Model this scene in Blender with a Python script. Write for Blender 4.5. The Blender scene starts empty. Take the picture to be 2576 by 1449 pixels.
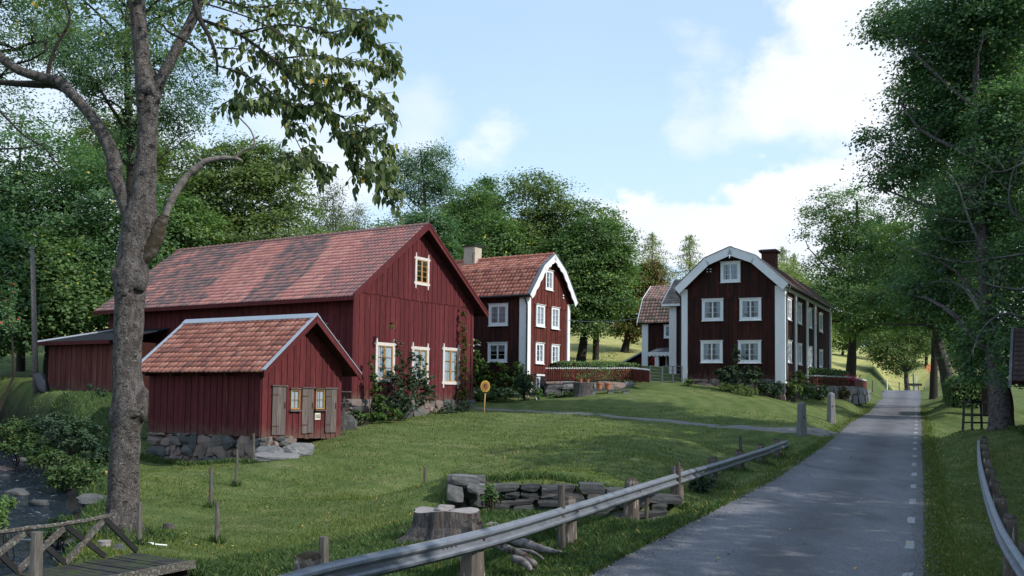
import bpy, math, random
import numpy as np
from mathutils import Vector, Matrix

RNG = random.Random(7)
NR = np.random.default_rng(11)
C = bpy.context.scene.collection

# ------------------------------------------------------------------ camera
FPX = 2450.0; CX = 1288.0; HOR = 1000.0; PITCH = .055; ROLL = .012; EYE = 3.4
PYC = HOR - FPX * math.tan(PITCH)
cf = Vector((0, math.cos(PITCH), math.sin(PITCH)))
_u = Vector((0, -math.sin(PITCH), math.cos(PITCH))); _r = Vector((1, 0, 0))
cr = _r * math.cos(ROLL) + _u * math.sin(ROLL)
cu = _u * math.cos(ROLL) - _r * math.sin(ROLL)
cam = bpy.data.cameras.new('camera'); camo = bpy.data.objects.new('camera', cam); C.objects.link(camo)
camo.matrix_world = Matrix(((cr.x, cu.x, -cf.x, 0), (cr.y, cu.y, -cf.y, 0), (cr.z, cu.z, -cf.z, EYE), (0, 0, 0, 1)))
cam.sensor_width = 36; cam.lens = 36 * FPX / 2576; cam.shift_y = (724.5 - PYC) * -1 / 2576
cam.clip_start = .5; cam.clip_end = 5000
bpy.context.scene.camera = camo

def at(x, y, Y):
    """a point of the place: the sight line through (x, y) of a 2576 x 1449 view, at distance Y ahead"""
    d = cf + cr * ((x - CX) / FPX) + cu * ((PYC - y) / FPX)
    p = d * (Y / d.y)
    return Vector((p.x, p.y, p.z + EYE))

def proj(p):
    v = Vector(p) - Vector((0, 0, EYE)); w = v.dot(cf)
    return CX + FPX * v.dot(cr) / w, PYC - FPX * v.dot(cu) / w

# ------------------------------------------------------------------ light
S_AZ = math.radians(118); S_EL = math.radians(37)      # azimuth from +Y towards +X
sdir = Vector((math.sin(S_AZ) * math.cos(S_EL), math.cos(S_AZ) * math.cos(S_EL), math.sin(S_EL)))
sun = bpy.data.lights.new('sun', 'SUN'); sun.energy = 3.0; sun.angle = math.radians(.55); sun.color = (1, .945, .86)
suno = bpy.data.objects.new('sun', sun); C.objects.link(suno)
suno.rotation_euler = sdir.to_track_quat('Z', 'Y').to_euler()

sc = bpy.context.scene
sc.view_settings.view_transform = 'Standard'; sc.view_settings.look = 'None'
sc.view_settings.exposure = .58; sc.view_settings.gamma = 1; sc.view_settings.use_curve_mapping = False

W = bpy.data.worlds.new('World'); sc.world = W; W.use_nodes = True
nt = W.node_tree; nt.nodes.clear()
def wn(t, **k):
    n = nt.nodes.new(t)
    for a, b in k.items(): setattr(n, a, b)
    return n
def wm(op, a, b=None, clamp=False):
    n = wn('ShaderNodeMath', operation=op); n.use_clamp = clamp
    for i, v in enumerate((a, b)):
        if v is None: continue
        if isinstance(v, (int, float)): n.inputs[i].default_value = v
        else: nt.links.new(v, n.inputs[i])
    return n.outputs[0]
sky = wn('ShaderNodeTexSky', sky_type='NISHITA'); sky.sun_disc = False
sky.sun_elevation = S_EL; sky.sun_rotation = S_AZ; sky.air_density = 1.0; sky.dust_density = .6; sky.ozone_density = 1.4
tc = wn('ShaderNodeTexCoord')
def vnoise(scale, detail, rough=.55, off=(0, 0, 0), squash=1.6):
    mp = wn('ShaderNodeMapping'); mp.inputs['Location'].default_value = off; mp.inputs['Scale'].default_value = (1, 1, squash)
    nt.links.new(tc.outputs['Generated'], mp.inputs[0])
    n = wn('ShaderNodeTexNoise'); n.inputs['Scale'].default_value = scale; n.inputs['Detail'].default_value = detail
    n.inputs['Roughness'].default_value = rough; nt.links.new(mp.outputs[0], n.inputs['Vector'])
    return n
wisp = vnoise(7, 8, .6)
sub = wn('ShaderNodeVectorMath', operation='SUBTRACT'); nt.links.new(wisp.outputs['Color'], sub.inputs[0]); sub.inputs[1].default_value = (.5, .5, .5)
scl = wn('ShaderNodeVectorMath', operation='SCALE'); nt.links.new(sub.outputs[0], scl.inputs[0]); scl.inputs['Scale'].default_value = .16
warp = wn('ShaderNodeVectorMath', operation='ADD'); nt.links.new(tc.outputs['Generated'], warp.inputs[0]); nt.links.new(scl.outputs[0], warp.inputs[1])
# cumulus banks: (view x, view y, radius, softness, weight)
banks = [(2150, 40, .05, .03, 1.0), (2075, 165, .045, .028, .95), (2005, 262, .04, .028, .95), (2150, 275, .05, .03, .95), (1880, 300, .022, .03, .7), (1765, 300, .02, .03, .55), (1790, 130, .014, .025, .4),
         (1590, 570, .045, .014, 1.0), (1700, 590, .042, .014, 1.0), (1830, 600, .040, .014, 1.0), (1960, 570, .045, .014, 1.0), (2080, 560, .055, .02, 1.0), (2230, 560, .06, .03, 1.0),
         (1480, 590, .04, .02, .9), (1020, 320, .025, .04, .45), (1250, 382, .014, .022, .6), (1140, 262, .006, .012, .3), (800, 440, .04, .04, .8), (760, 250, .05, .06, .5),
         (2420, 600, .08, .05, .8), (300, 520, .09, .06, .7), (600, 560, .06, .04, .7), (40, 250, .05, .05, .5), (2600, 350, .09, .05, .8)]
cloud = None
for (bx, by, r, soft, wt) in banks:
    d = (at(bx, by, 1) - Vector((0, 0, EYE))).normalized()
    dist = wn('ShaderNodeVectorMath', operation='DISTANCE'); nt.links.new(warp.outputs[0], dist.inputs[0]); dist.inputs[1].default_value = d
    mr = wn('ShaderNodeMapRange', interpolation_type='SMOOTHSTEP'); nt.links.new(dist.outputs['Value'], mr.inputs[0])
    mr.inputs[1].default_value = r + soft; mr.inputs[2].default_value = r - soft * .3; mr.inputs[3].default_value = 0; mr.inputs[4].default_value = wt
    cloud = mr.outputs[0] if cloud is None else wm('MAXIMUM', cloud, mr.outputs[0])
# scattered cloud in the rest of the sky (behind and beside the camera)
gen = vnoise(2.3, 9, .6, (3.1, 1.7, .4), 2.2)
g2 = wn('ShaderNodeMapRange', interpolation_type='SMOOTHSTEP'); nt.links.new(gen.outputs['Fac'], g2.inputs[0])
g2.inputs[1].default_value = .50; g2.inputs[2].default_value = .66; g2.inputs[4].default_value = .85
sep = wn('ShaderNodeSeparateXYZ'); nt.links.new(tc.outputs['Generated'], sep.inputs[0])
away = wn('ShaderNodeMapRange'); nt.links.new(sep.outputs['Y'], away.inputs[0]); away.inputs[1].default_value = .78; away.inputs[2].default_value = .55
cloud = wm('MAXIMUM', cloud, wm('MULTIPLY', g2.outputs[0], away.outputs[0]))
haze = wn('ShaderNodeMapRange', interpolation_type='SMOOTHSTEP'); nt.links.new(sep.outputs['Z'], haze.inputs[0])
haze.inputs[1].default_value = .42; haze.inputs[2].default_value = .0; haze.inputs[3].default_value = .62; haze.inputs[4].default_value = .92
soft = vnoise(3.0, 4, .5, (.3, 0, 0), 2.5)
hz = wm('MULTIPLY', haze.outputs[0], wm('ADD', wm('MULTIPLY', soft.outputs['Fac'], .5), .72))
skb = wn('ShaderNodeMixRGB'); nt.links.new(hz, skb.inputs[0]); nt.links.new(sky.outputs[0], skb.inputs[1])
air = wn('ShaderNodeMixRGB'); nt.links.new(haze.outputs[0], air.inputs[0]); air.inputs[1].default_value = (2.2, 3.25, 5.15, 1); air.inputs[2].default_value = (3.5, 4.55, 5.35, 1); nt.links.new(air.outputs[0], skb.inputs[2])
shade = vnoise(11, 5, .55, (1, 0, 0), 1.6)
cc = wn('ShaderNodeMixRGB'); nt.links.new(shade.outputs['Fac'], cc.inputs[0]); cc.inputs[1].default_value = (3.8, 4.2, 4.9, 1); cc.inputs[2].default_value = (5.3, 5.35, 5.5, 1)
mixc = wn('ShaderNodeMixRGB'); nt.links.new(cloud, mixc.inputs[0]); nt.links.new(skb.outputs[0], mixc.inputs[1]); nt.links.new(cc.outputs[0], mixc.inputs[2])
bg = wn('ShaderNodeBackground'); bg.inputs[1].default_value = .15; nt.links.new(mixc.outputs[0], bg.inputs[0])
wo = wn('ShaderNodeOutputWorld'); nt.links.new(bg.outputs[0], wo.inputs[0])

# ------------------------------------------------------------------ materials
def ramp(N, L, fac, cols):
    r = N.new('ShaderNodeValToRGB'); e = r.color_ramp.elements
    while len(e) < len(cols): e.new(.5)
    for i, c in enumerate(cols):
        if len(c) == 4: e[i].position = c[3]; c = c[:3]
        else: e[i].position = i / max(1, len(cols) - 1)
        e[i].color = (*c, 1)
    L.new(fac, r.inputs[0]); return r.outputs[0]

def pbr(name, cols, scale=3., stretch=(1, 1, 1), rough=.75, bump=.3, bscale=None, objr=0., attr=0., noise=1., metallic=0., detail=6, spots=None, world=False, spec=.3, top=None, bdist=.02, splash=0):
    """cols ramp driven by noise + per-object random + per-face 'tint'. spots=(color, scale, threshold, softness, stretch).
    top=(color, amount): moss or lichen on faces that look up"""
    m = bpy.data.materials.new(name); m.use_nodes = True; N = m.node_tree.nodes; L = m.node_tree.links
    b = N['Principled BSDF']; b.inputs['Roughness'].default_value = rough; b.inputs['Metallic'].default_value = metallic
    b.inputs['Specular IOR Level'].default_value = spec
    tc = N.new('ShaderNodeTexCoord'); geo = N.new('ShaderNodeNewGeometry'); src = geo.outputs['Position'] if world else tc.outputs['Object']
    def nz(sc, st, det=detail):
        mp = N.new('ShaderNodeMapping'); mp.inputs['Scale'].default_value = st; L.new(src, mp.inputs[0])
        n = N.new('ShaderNodeTexNoise'); n.inputs['Scale'].default_value = sc; n.inputs['Detail'].default_value = det; n.inputs['Roughness'].default_value = .6
        L.new(mp.outputs[0], n.inputs['Vector']); return n
    def M(op, a, b2):
        n = N.new('ShaderNodeMath'); n.operation = op
        for i, v in enumerate((a, b2)):
            if isinstance(v, (int, float)): n.inputs[i].default_value = v
            else: L.new(v, n.inputs[i])
        return n.outputs[0]
    n1 = nz(scale, stretch)
    f = M('MULTIPLY', M('SUBTRACT', n1.outputs['Fac'], .5), noise * 1.6)
    tot = M('ADD', f, .5)
    if objr:
        oi = N.new('ShaderNodeObjectInfo'); tot = M('ADD', tot, M('MULTIPLY', M('SUBTRACT', oi.outputs['Random'], .5), objr))
    if attr:
        a = N.new('ShaderNodeAttribute'); a.attribute_name = 'tint'; tot = M('ADD', tot, M('MULTIPLY', M('SUBTRACT', a.outputs['Fac'], .5), attr))
    col = ramp(N, L, tot, cols)
    def mixin(fac, c):
        nonlocal col
        mx = N.new('ShaderNodeMixRGB'); L.new(fac, mx.inputs[0]); L.new(col, mx.inputs[1]); mx.inputs[2].default_value = (*c, 1); col = mx.outputs[0]
    if spots:
        for (c, ssc, th, so, st) in (spots if isinstance(spots, list) else [spots]):
            s = nz(ssc, st, 7); mr = N.new('ShaderNodeMapRange'); L.new(s.outputs['Fac'], mr.inputs[0]); mr.inputs[1].default_value = th; mr.inputs[2].default_value = th + so
            mixin(mr.outputs[0], c)
    if top:
        sx = N.new('ShaderNodeSeparateXYZ'); L.new(geo.outputs['Normal'], sx.inputs[0])
        mr = N.new('ShaderNodeMapRange'); L.new(M('ADD', sx.outputs['Z'], M('MULTIPLY', M('SUBTRACT', n1.outputs['Fac'], .5), 1.2)), mr.inputs[0])
        mr.inputs[1].default_value = 1.15 - top[1]; mr.inputs[2].default_value = 1.35 - top[1]; mixin(mr.outputs[0], top[0])
    if splash:
        sz = N.new('ShaderNodeSeparateXYZ'); L.new(tc.outputs['Object'], sz.inputs[0]); h = nz(6, (1, 1, .5)); mr = N.new('ShaderNodeMapRange')
        L.new(M('SUBTRACT', sz.outputs['Z'], M('MULTIPLY', M('SUBTRACT', h.outputs['Fac'], .5), 1.3)), mr.inputs[0]); mr.inputs[1].default_value = .42; mr.inputs[2].default_value = -.1; mr.inputs[4].default_value = splash; mixin(mr.outputs[0], (.115, .075, .06))
    L.new(col, b.inputs['Base Color'])
    if bump:
        n2 = nz(bscale or scale * 4, stretch); bp = N.new('ShaderNodeBump'); bp.inputs['Strength'].default_value = bump; bp.inputs['Distance'].default_value = bdist
        L.new(n2.outputs['Fac'], bp.inputs['Height']); L.new(bp.outputs[0], b.inputs['Normal'])
    return m

def leafmat(name, cols, trans=.35, yellow=None, rough=.55):
    m = bpy.data.materials.new(name); m.use_nodes = True; N = m.node_tree.nodes; L = m.node_tree.links
    b = N['Principled BSDF']; b.inputs['Roughness'].default_value = rough; b.inputs['Specular IOR Level'].default_value = .25
    a = N.new('ShaderNodeAttribute'); a.attribute_name = 'tint'
    cc = [(*c, .97 * i / (len(cols) - 1)) for i, c in enumerate(cols)]
    if yellow: cc.append((*yellow, 1.0))
    col = ramp(N, L, a.outputs['Fac'], cc)
    L.new(col, b.inputs['Base Color'])
    t = N.new('ShaderNodeBsdfTranslucent'); br = N.new('ShaderNodeMixRGB'); br.blend_type = 'MULTIPLY'; br.inputs[0].default_value = 1
    L.new(col, br.inputs[1]); br.inputs[2].default_value = (1.25, 1.5, .7, 1); L.new(br.outputs[0], t.inputs[0])
    mx = N.new('ShaderNodeMixShader'); mx.inputs[0].default_value = trans; L.new(b.outputs[0], mx.inputs[1]); L.new(t.outputs[0], mx.inputs[2])
    L.new(mx.outputs[0], N['Material Output'].inputs[0]); return m

M_ = {}
RED = [(.055, .009, .012), (.094, .016, .020), (.138, .027, .030)]
M_['falu'] = pbr('falu_red_boards', splash=.75, cols=RED, scale=5, stretch=(3, 3, .5), rough=.9, bump=.35, bscale=30, objr=.5, noise=.8, spots=[((.045, .012, .011), 3, .58, .12, (4, 4, .5)), ((.19, .062, .048), 2.2, .60, .16, (5, 5, .35))])
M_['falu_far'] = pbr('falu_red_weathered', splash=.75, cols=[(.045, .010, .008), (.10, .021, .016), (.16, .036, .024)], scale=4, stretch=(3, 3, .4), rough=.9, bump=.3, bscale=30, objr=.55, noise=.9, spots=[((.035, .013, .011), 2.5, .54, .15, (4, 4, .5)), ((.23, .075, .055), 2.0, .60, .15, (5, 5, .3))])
M_['falu_dark'] = pbr('shaded_red_boards', splash=.75, cols=[(.016, .005, .004), (.034, .009, .007), (.065, .016, .011)], scale=2.2, stretch=(3, 3, .4), rough=.85, bump=.3, bscale=30, objr=.5, noise=1.1, spots=[((.012, .006, .006), 1.2, .50, .2, (3, 3, .5)), ((.10, .032, .024), 1.6, .62, .12, (5, 5, .4))])  # darker red for walls in shade: the shade is put into the colour
M_['falu_annex'] = pbr('faded_red_boards', splash=.75, cols=[(.08, .02, .018), (.12, .032, .028), (.19, .075, .065)], scale=2.5, stretch=(4, 4, .3), rough=.9, bump=.3, bscale=30, objr=.5, noise=1.0)
M_['core'] = pbr('wall_timber', [(.03, .008, .007), (.04, .01, .008)], 4, rough=.95, bump=0)
M_['dark'] = pbr('dark_backing', [(.012, .008, .007), (.02, .012, .01)], 4, rough=.95, bump=0)  # near-black: paints the dark inside windows and hedges; also cores, fills and beams
M_['white'] = pbr('white_paint', [(.64, .67, .70), (.80, .82, .84)], 3, (1, 1, .3), .6, .15, 20, objr=.3, spots=((.42, .42, .40), 4, .64, .1, (3, 3, .6)))
M_['oldwhite'] = pbr('flaking_white_paint', [(.46, .42, .40), (.70, .67, .64)], 6, (3, 3, .6), .8, .4, 30, objr=.3, spots=((.32, .20, .14), 6, .58, .08, (3, 3, .6)))
M_['ochre'] = pbr('ochre_paint', [(.34, .19, .065), (.48, .30, .11)], 8, (2, 2, .5), .6, .2)
M_['grey_wood'] = pbr('weathered_grey_wood', [(.045, .035, .034), (.11, .090, .085), (.20, .17, .16)], 3, (12, 12, .6), .9, .5, 20, objr=.3, noise=1.2)
M_['post_wood'] = pbr('weathered_post_wood', [(.035, .03, .026), (.10, .09, .08), (.17, .16, .15)], 4, (9, 9, .7), .9, .6, 14, objr=.3, noise=1.2)
M_['deck'] = pbr('damp_deck_boards', [(.014, .012, .013), (.03, .028, .030), (.055, .052, .052)], 5, (1, 1, 1), .85, .5, 20, objr=.5, top=((.035, .05, .015), .22))
M_['lichen_wood'] = pbr('lichened_wood', [(.05, .042, .036), (.10, .09, .08)], 9, (1, 1, 1), .95, .6, 25, spots=((.19, .20, .19), 30, .52, .10, (1, 1, 1)))
M_['tile'] = pbr('clay_pantile', [(.15, .08, .075), (.31, .115, .085), (.43, .175, .125), (.49, .25, .19)], 6, (1, 1, 1), .85, .4, 40, objr=.75, attr=0, noise=.5, spots=((.12, .07, .06), 9, .60, .15, (1, 1, 1)))
M_['tile_s'] = pbr('clay_pantile_mass', [(.15, .08, .075), (.31, .115, .085), (.43, .175, .125), (.49, .25, .19)], 6, (1, 1, 1), .85, .4, 40, attr=.75, noise=.5, spots=((.12, .07, .06), 9, .60, .15, (1, 1, 1)))
M_['btile'] = pbr('aged_pantile', [(.13, .11, .115), (.24, .155, .15), (.46, .19, .17), (.54, .27, .23)], 5, (1, 1, 1), .85, .4, 40, objr=.4, noise=.35)
M_['btile_s'] = pbr('aged_pantile_mass', [(.13, .11, .115), (.24, .155, .15), (.46, .19, .17), (.54, .27, .23)], 5, (1, 1, 1), .85, .4, 40, attr=1.0, noise=.35)
M_['mtile'] = pbr('mossy_pantile', [(.13, .12, .09), (.21, .155, .13), (.30, .18, .15), (.36, .23, .19)], 5, (1, 1, 1), .85, .4, 40, objr=1.0, attr=0, noise=.5)
M_['dtile_s'] = pbr('dark_pantile_mass', [(.045, .032, .03), (.09, .055, .048), (.13, .075, .06)], 5, (1, 1, 1), .85, .4, 40, attr=.9, noise=.5)
M_['gtile'] = pbr('grey_pantile', [(.12, .11, .10), (.19, .165, .15), (.25, .21, .19)], 5, (1, 1, 1), .85, .4, 40, objr=.9, noise=.5)
M_['zinc'] = pbr('galvanised_sheet', [(.34, .38, .45), (.42, .47, .55)], 3, (1, 1, 1), .42, .05, metallic=.3, spec=.5)
M_['rail'] = pbr('galvanised_rail', [(.12, .135, .165), (.19, .21, .245), (.25, .275, .31)], 5, (1, 1, 3), .5, .05, 30, metallic=.35, spec=.4, spots=((.15, .145, .14), 3, .62, .2, (1, 1, 4)))
M_['felt'] = pbr('roof_felt', [(.018, .022, .028), (.03, .035, .042)], 3, rough=1, bump=.1, spec=.05)
M_['black'] = pbr('black_paint', [(.012, .013, .014), (.03, .03, .032)], 6, rough=.5, bump=.1)
M_['iron'] = pbr('rusty_iron', [(.05, .03, .022), (.11, .055, .035)], 10, rough=.85, bump=.3)
M_['steel'] = pbr('grey_steel', [(.10, .115, .135), (.16, .175, .20)], 6, rough=.45, bump=.05, metallic=.4, spec=.5)
M_['stone'] = pbr('field_stone', [(.06, .065, .07), (.12, .12, .12), (.20, .15, .135), (.25, .185, .165)], 2.6, (1, 1, 1), .9, .7, 9, objr=1.1, noise=.5, spots=((.24, .25, .24), 9, .64, .06, (1, 1, 1)), bdist=.04)
M_['bluestone'] = pbr('dark_wall_stone', [(.035, .038, .042), (.075, .078, .082), (.13, .13, .13)], 3, (1, 1, 2), .9, .7, 10, objr=.6, noise=.8, spots=((.25, .27, .27), 8, .64, .06, (1, 1, 1)), top=((.06, .055, .022), .12), bdist=.04)
M_['granite'] = pbr('granite', [(.10, .105, .11), (.17, .17, .175), (.23, .22, .22)], 8, (1, 1, 1), .85, .5, 25, objr=.4, spots=((.34, .34, .33), 7, .64, .08, (1, 1, 1)))
M_['rampost'] = pbr('old_rail_post', [(.055, .045, .040), (.12, .10, .088), (.19, .17, .15)], 3, (4, 4, .6), .9, .6, 12, objr=.3, spots=((.34, .31, .27), 2.2, .60, .04, (6, 6, 1.0)), top=((.07, .055, .02), .35))
M_['moss'] = pbr('moss', [(.030, .025, .015), (.05, .043, .024), (.042, .028, .02), (.13, .13, .12)], 14, rough=1, bump=.8, bscale=30, noise=1.5, spots=((.10, .09, .085), 5, .52, .1, (1, 1, 1)))
M_['plaster'] = pbr('lime_plaster', [(.36, .32, .25), (.50, .46, .38)], 3, (1, 1, 1), .9, .2, spots=((.24, .20, .16), 3, .6, .12, (1, 1, .6)))
M_['cellar'] = pbr('pink_lime_plaster', [(.26, .22, .20), (.42, .37, .33)], 3, (1, 1, 1), .9, .4, spots=((.22, .15, .13), 4, .55, .08, (1, 1, 1)))
M_['brickc'] = pbr('brown_brick', [(.065, .026, .02), (.10, .04, .03)], 8, rough=.9, bump=.4, objr=.6)
M_['bark'] = pbr('grey_bark', [(.045, .038, .036), (.125, .110, .104), (.23, .212, .205)], 3.2, (3, 3, 1.6), .95, 1., 13, noise=1.5, spots=[((.30, .30, .29), 13, .60, .05, (1.2, 1.2, 2.2)), ((.022, .019, .017), 9, .57, .08, (1, 1, 2.0)), ((.06, .052, .02), 1.1, .62, .12, (1, 1, .8))], bdist=.12, detail=10)
M_['barkdark'] = pbr('dark_bark', [(.018, .015, .012), (.04, .033, .028)], 5, (3, 3, .6), .95, .8, 10, noise=1.2)
M_['twig'] = pbr('twig_bark', [(.02, .015, .012), (.05, .04, .032)], 8, (1, 1, 1), .9, .3, 30, spots=((.14, .14, .12), 16, .60, .06, (1, 1, 1)))
M_['deadbranch'] = pbr('lichened_dead_branch', [(.05, .05, .045), (.12, .125, .12)], 6, (1, 1, 1), .95, .5, 18)
M_['deadlimb'] = pbr('barkless_dead_limb', [(.10, .085, .08), (.25, .22, .21)], 6, (2, 2, 2), .9, .9, 14, noise=1.4, spots=((.06, .05, .02), 2.5, .62, .1, (1, 1, 1)))
M_['stumpside'] = pbr('split_grey_stump', [(.03, .025, .023), (.09, .08, .08), (.19, .175, .175)], 3, (7, 7, .6), .95, 1., 8, noise=1.3, spots=((.045, .018, .010), 1.6, .60, .05, (1, 1, 1)), bdist=.05)
M_['stumptop'] = pbr('bleached_stump_top', [(.17, .155, .155), (.33, .31, .31)], 4, (1, 1, 1), .95, .6, 16)
M_['log'] = pbr('bleached_log', [(.05, .04, .036), (.16, .145, .14), (.30, .28, .28)], 4, (1.5, 1.5, 1.5), .95, .7, 14, noise=1.3, spots=((.04, .018, .010), 2.4, .58, .05, (1, 1, 1)))
M_['terracotta'] = pbr('terracotta', [(.36, .12, .06), (.46, .18, .10)], 5, rough=.8, bump=.1)
M_['curtain'] = pbr('curtain', [(.36, .42, .50), (.62, .70, .80)], 3, (14, 14, .4), .9, .0, noise=1.2)
M_['redflower'] = pbr('red_petals', [(.55, .02, .02), (.75, .05, .04)], 9, rough=.6, bump=0)
M_['pinkflower'] = pbr('pink_petals', [(.6, .04, .12), (.7, .12, .2)], 9, rough=.6, bump=0)
M_['paleflower'] = pbr('cream_petals', [(.42, .44, .32), (.60, .58, .46)], 9, rough=.7, bump=0)
M_['signyellow'] = pbr('sign_yellow', [(.50, .33, .035), (.62, .43, .07)], 9, rough=.5, bump=0, spots=((.62, .22, .26), 2.2, .60, .06, (1, 1, 1)))
M_['signorange'] = pbr('sign_orange', [(.34, .15, .055), (.44, .20, .08)], 5, rough=.6, bump=0)
M_['orange'] = pbr('sign_bright_orange', [(.78, .24, .10), (.85, .30, .14)], 5, rough=.5, bump=0)
M_['print'] = pbr('sign_print', [(.03, .03, .04), (.05, .04, .04)], 5, rough=.6, bump=0)
M_['printfaint'] = pbr('sign_faint_print', [(.20, .08, .05), (.22, .09, .06)], 5, rough=.6, bump=0)
M_['enamel'] = pbr('cream_enamel', [(.60, .63, .50), (.68, .70, .57)], 5, rough=.3, bump=0)
M_['blue'] = pbr('blue_paint', [(.05, .16, .30), (.07, .22, .38)], 5, rough=.5, bump=0)
M_['marking'] = pbr('road_paint', [(.22, .23, .24), (.40, .41, .42)], 14, rough=.8, bump=.2, objr=.5, world=True, spots=((.10, .10, .11), 18, .58, .08, (1, 1, 1)))
M_['plasticbag'] = pbr('black_plastic', [(.012, .014, .02), (.02, .022, .03)], 5, rough=.3, bump=.6, bscale=9, spec=.5)
M_['rubber'] = pbr('tyre_rubber', [(.012, .012, .012), (.03, .03, .03)], 5, rough=.7)
M_['scaleaf'] = pbr('fallen_leaf', [(.45, .33, .06), (.55, .45, .10), (.40, .20, .06)], 5, rough=.8, bump=0, objr=.8, attr=.9)

# window glass: mostly clear, reflects the sky at an angle
def glassmat():
    m = bpy.data.materials.new('window_glass'); m.use_nodes = True; N = m.node_tree.nodes; L = m.node_tree.links; N.remove(N['Principled BSDF'])
    t = N.new('ShaderNodeBsdfTransparent'); t.inputs[0].default_value = (.88, .92, .93, 1)
    g = N.new('ShaderNodeBsdfGlossy'); g.inputs['Roughness'].default_value = .03
    fr = N.new('ShaderNodeFresnel'); fr.inputs[0].default_value = 1.6
    tc = N.new('ShaderNodeTexCoord'); nz = N.new('ShaderNodeTexNoise'); nz.inputs['Scale'].default_value = 2.5; L.new(tc.outputs['Object'], nz.inputs['Vector'])
    bp = N.new('ShaderNodeBump'); bp.inputs['Strength'].default_value = .25; bp.inputs['Distance'].default_value = .03; L.new(nz.outputs['Fac'], bp.inputs['Height'])
    L.new(bp.outputs[0], g.inputs['Normal'])
    ad = N.new('ShaderNodeMath'); ad.operation = 'ADD'; L.new(fr.outputs[0], ad.inputs[0]); ad.inputs[1].default_value = .0
    mx = N.new('ShaderNodeMixShader'); L.new(ad.outputs[0], mx.inputs[0]); L.new(t.outputs[0], mx.inputs[1]); L.new(g.outputs[0], mx.inputs[2])
    L.new(mx.outputs[0], N['Material Output'].inputs[0]); return m
M_['glass'] = glassmat()

G1 = [(.020, .042, .012), (.038, .075, .020), (.062, .108, .030)]
M_['leaf_mid'] = leafmat('green_leaf', [(0.056, 0.106, 0.042), (0.108, 0.187, 0.065), (0.186, 0.274, 0.100)], .35, (0.504, 0.503, 0.088))
M_['leaf_light'] = leafmat('light_green_leaf', [(0.076, 0.114, 0.040), (0.126, 0.182, 0.063), (0.194, 0.251, 0.095)], .4, (0.516, 0.396, 0.079))
M_['leaf_dark'] = leafmat('dark_green_leaf', [(0.048, 0.100, 0.058), (0.095, 0.175, 0.087), (0.166, 0.262, 0.125)], .4, (0.469, 0.439, 0.145))
M_['leaf_ash'] = leafmat('ash_leaf', [(0.052, 0.107, 0.073), (0.099, 0.174, 0.103), (0.182, 0.267, 0.146)], .4)
M_['leaf_maple'] = leafmat('turning_maple_leaf', [(0.050, 0.075, 0.021), (0.093, 0.124, 0.032), (0.170, 0.114, 0.039), (0.270, 0.124, 0.052)], .3, (0.480, 0.141, 0.052))
M_['leaf_gold'] = leafmat('pale_conifer_needle', [(0.165, 0.220, 0.080), (0.256, 0.314, 0.113), (0.362, 0.408, 0.161)], .3)
M_['leaf_fg'] = leafmat('broad_leaf', [(0.066, 0.099, 0.039), (0.107, 0.153, 0.054), (0.178, 0.216, 0.083)], .35, (0.480, 0.352, 0.073))
M_['leaf_vine'] = leafmat('vine_leaf', [(0.035, 0.067, 0.019), (0.062, 0.118, 0.029), (0.114, 0.174, 0.049)], .3, (0.352, 0.084, 0.033))
M_['leaf_bush'] = leafmat('bush_leaf', [(0.025, 0.053, 0.031), (0.045, 0.085, 0.047), (0.084, 0.126, 0.067)], .25, (0.060, 0.065, 0.020))
M_['weed'] = leafmat('weed_leaf', [(0.034, 0.069, 0.025), (0.062, 0.113, 0.037), (0.120, 0.174, 0.057)], .3, (0.380, 0.265, 0.082))
M_['blade'] = leafmat('grass_blade', [(0.062, 0.091, 0.023), (0.100, 0.143, 0.033), (0.171, 0.187, 0.056)], .3, (0.446, 0.277, 0.132))
M_['birch'] = leafmat('birch_leaf', [(0.080, 0.095, 0.055), (0.130, 0.142, 0.082), (0.180, 0.190, 0.110)], .35)
# ------------------------------------------------------------------ mesh helpers
def link(o, parent=None):
    C.objects.link(o)
    if parent is not None: o.parent = parent
    return o

def tagp(o, label=None, cat=None, group=None, kind=None):
    if label: o['label'] = label
    if cat: o['category'] = cat
    if group: o['group'] = group
    if kind: o['kind'] = kind
    return o

def thing(name, label, cat, loc=(0, 0, 0), rz=0., group=None):
    o = bpy.data.objects.new(name, None); o.empty_display_size = .2; link(o)
    o.location = loc; o.rotation_euler = (0, 0, rz)
    return tagp(o, label, cat, group)

def mesh_from(name, V, F, mat, smooth=False, tint=None):
    me = bpy.data.meshes.new(name); me.from_pydata([tuple(v) for v in V], [], F); me.materials.append(mat)
    if smooth: me.polygons.foreach_set('use_smooth', [True] * len(me.polygons))
    if tint is not None:
        a = me.attributes.new('tint', 'FLOAT', 'FACE'); a.data.foreach_set('value', np.asarray(tint, dtype=np.float32))
    me.update(); return me

def np_mesh(name, V, F, mat, tint=None, smooth=False):
    """V (n,3), F (m,k) arrays"""
    me = bpy.data.meshes.new(name); n, k = F.shape
    me.vertices.add(len(V)); me.vertices.foreach_set('co', np.ascontiguousarray(V, dtype=np.float32).ravel())
    me.loops.add(n * k); me.loops.foreach_set('vertex_index', np.ascontiguousarray(F, dtype=np.int32).ravel())
    me.polygons.add(n); me.polygons.foreach_set('loop_start', np.arange(0, n * k, k, dtype=np.int32))
    try: me.polygons.foreach_set('loop_total', np.full(n, k, dtype=np.int32))
    except Exception: pass
    if smooth: me.polygons.foreach_set('use_smooth', np.ones(n, dtype=bool))
    me.materials.append(mat)
    if tint is not None:
        a = me.attributes.new('tint', 'FLOAT', 'FACE'); a.data.foreach_set('value', np.asarray(tint, dtype=np.float32))
    me.update(calc_edges=True); me.validate(); return me

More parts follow.
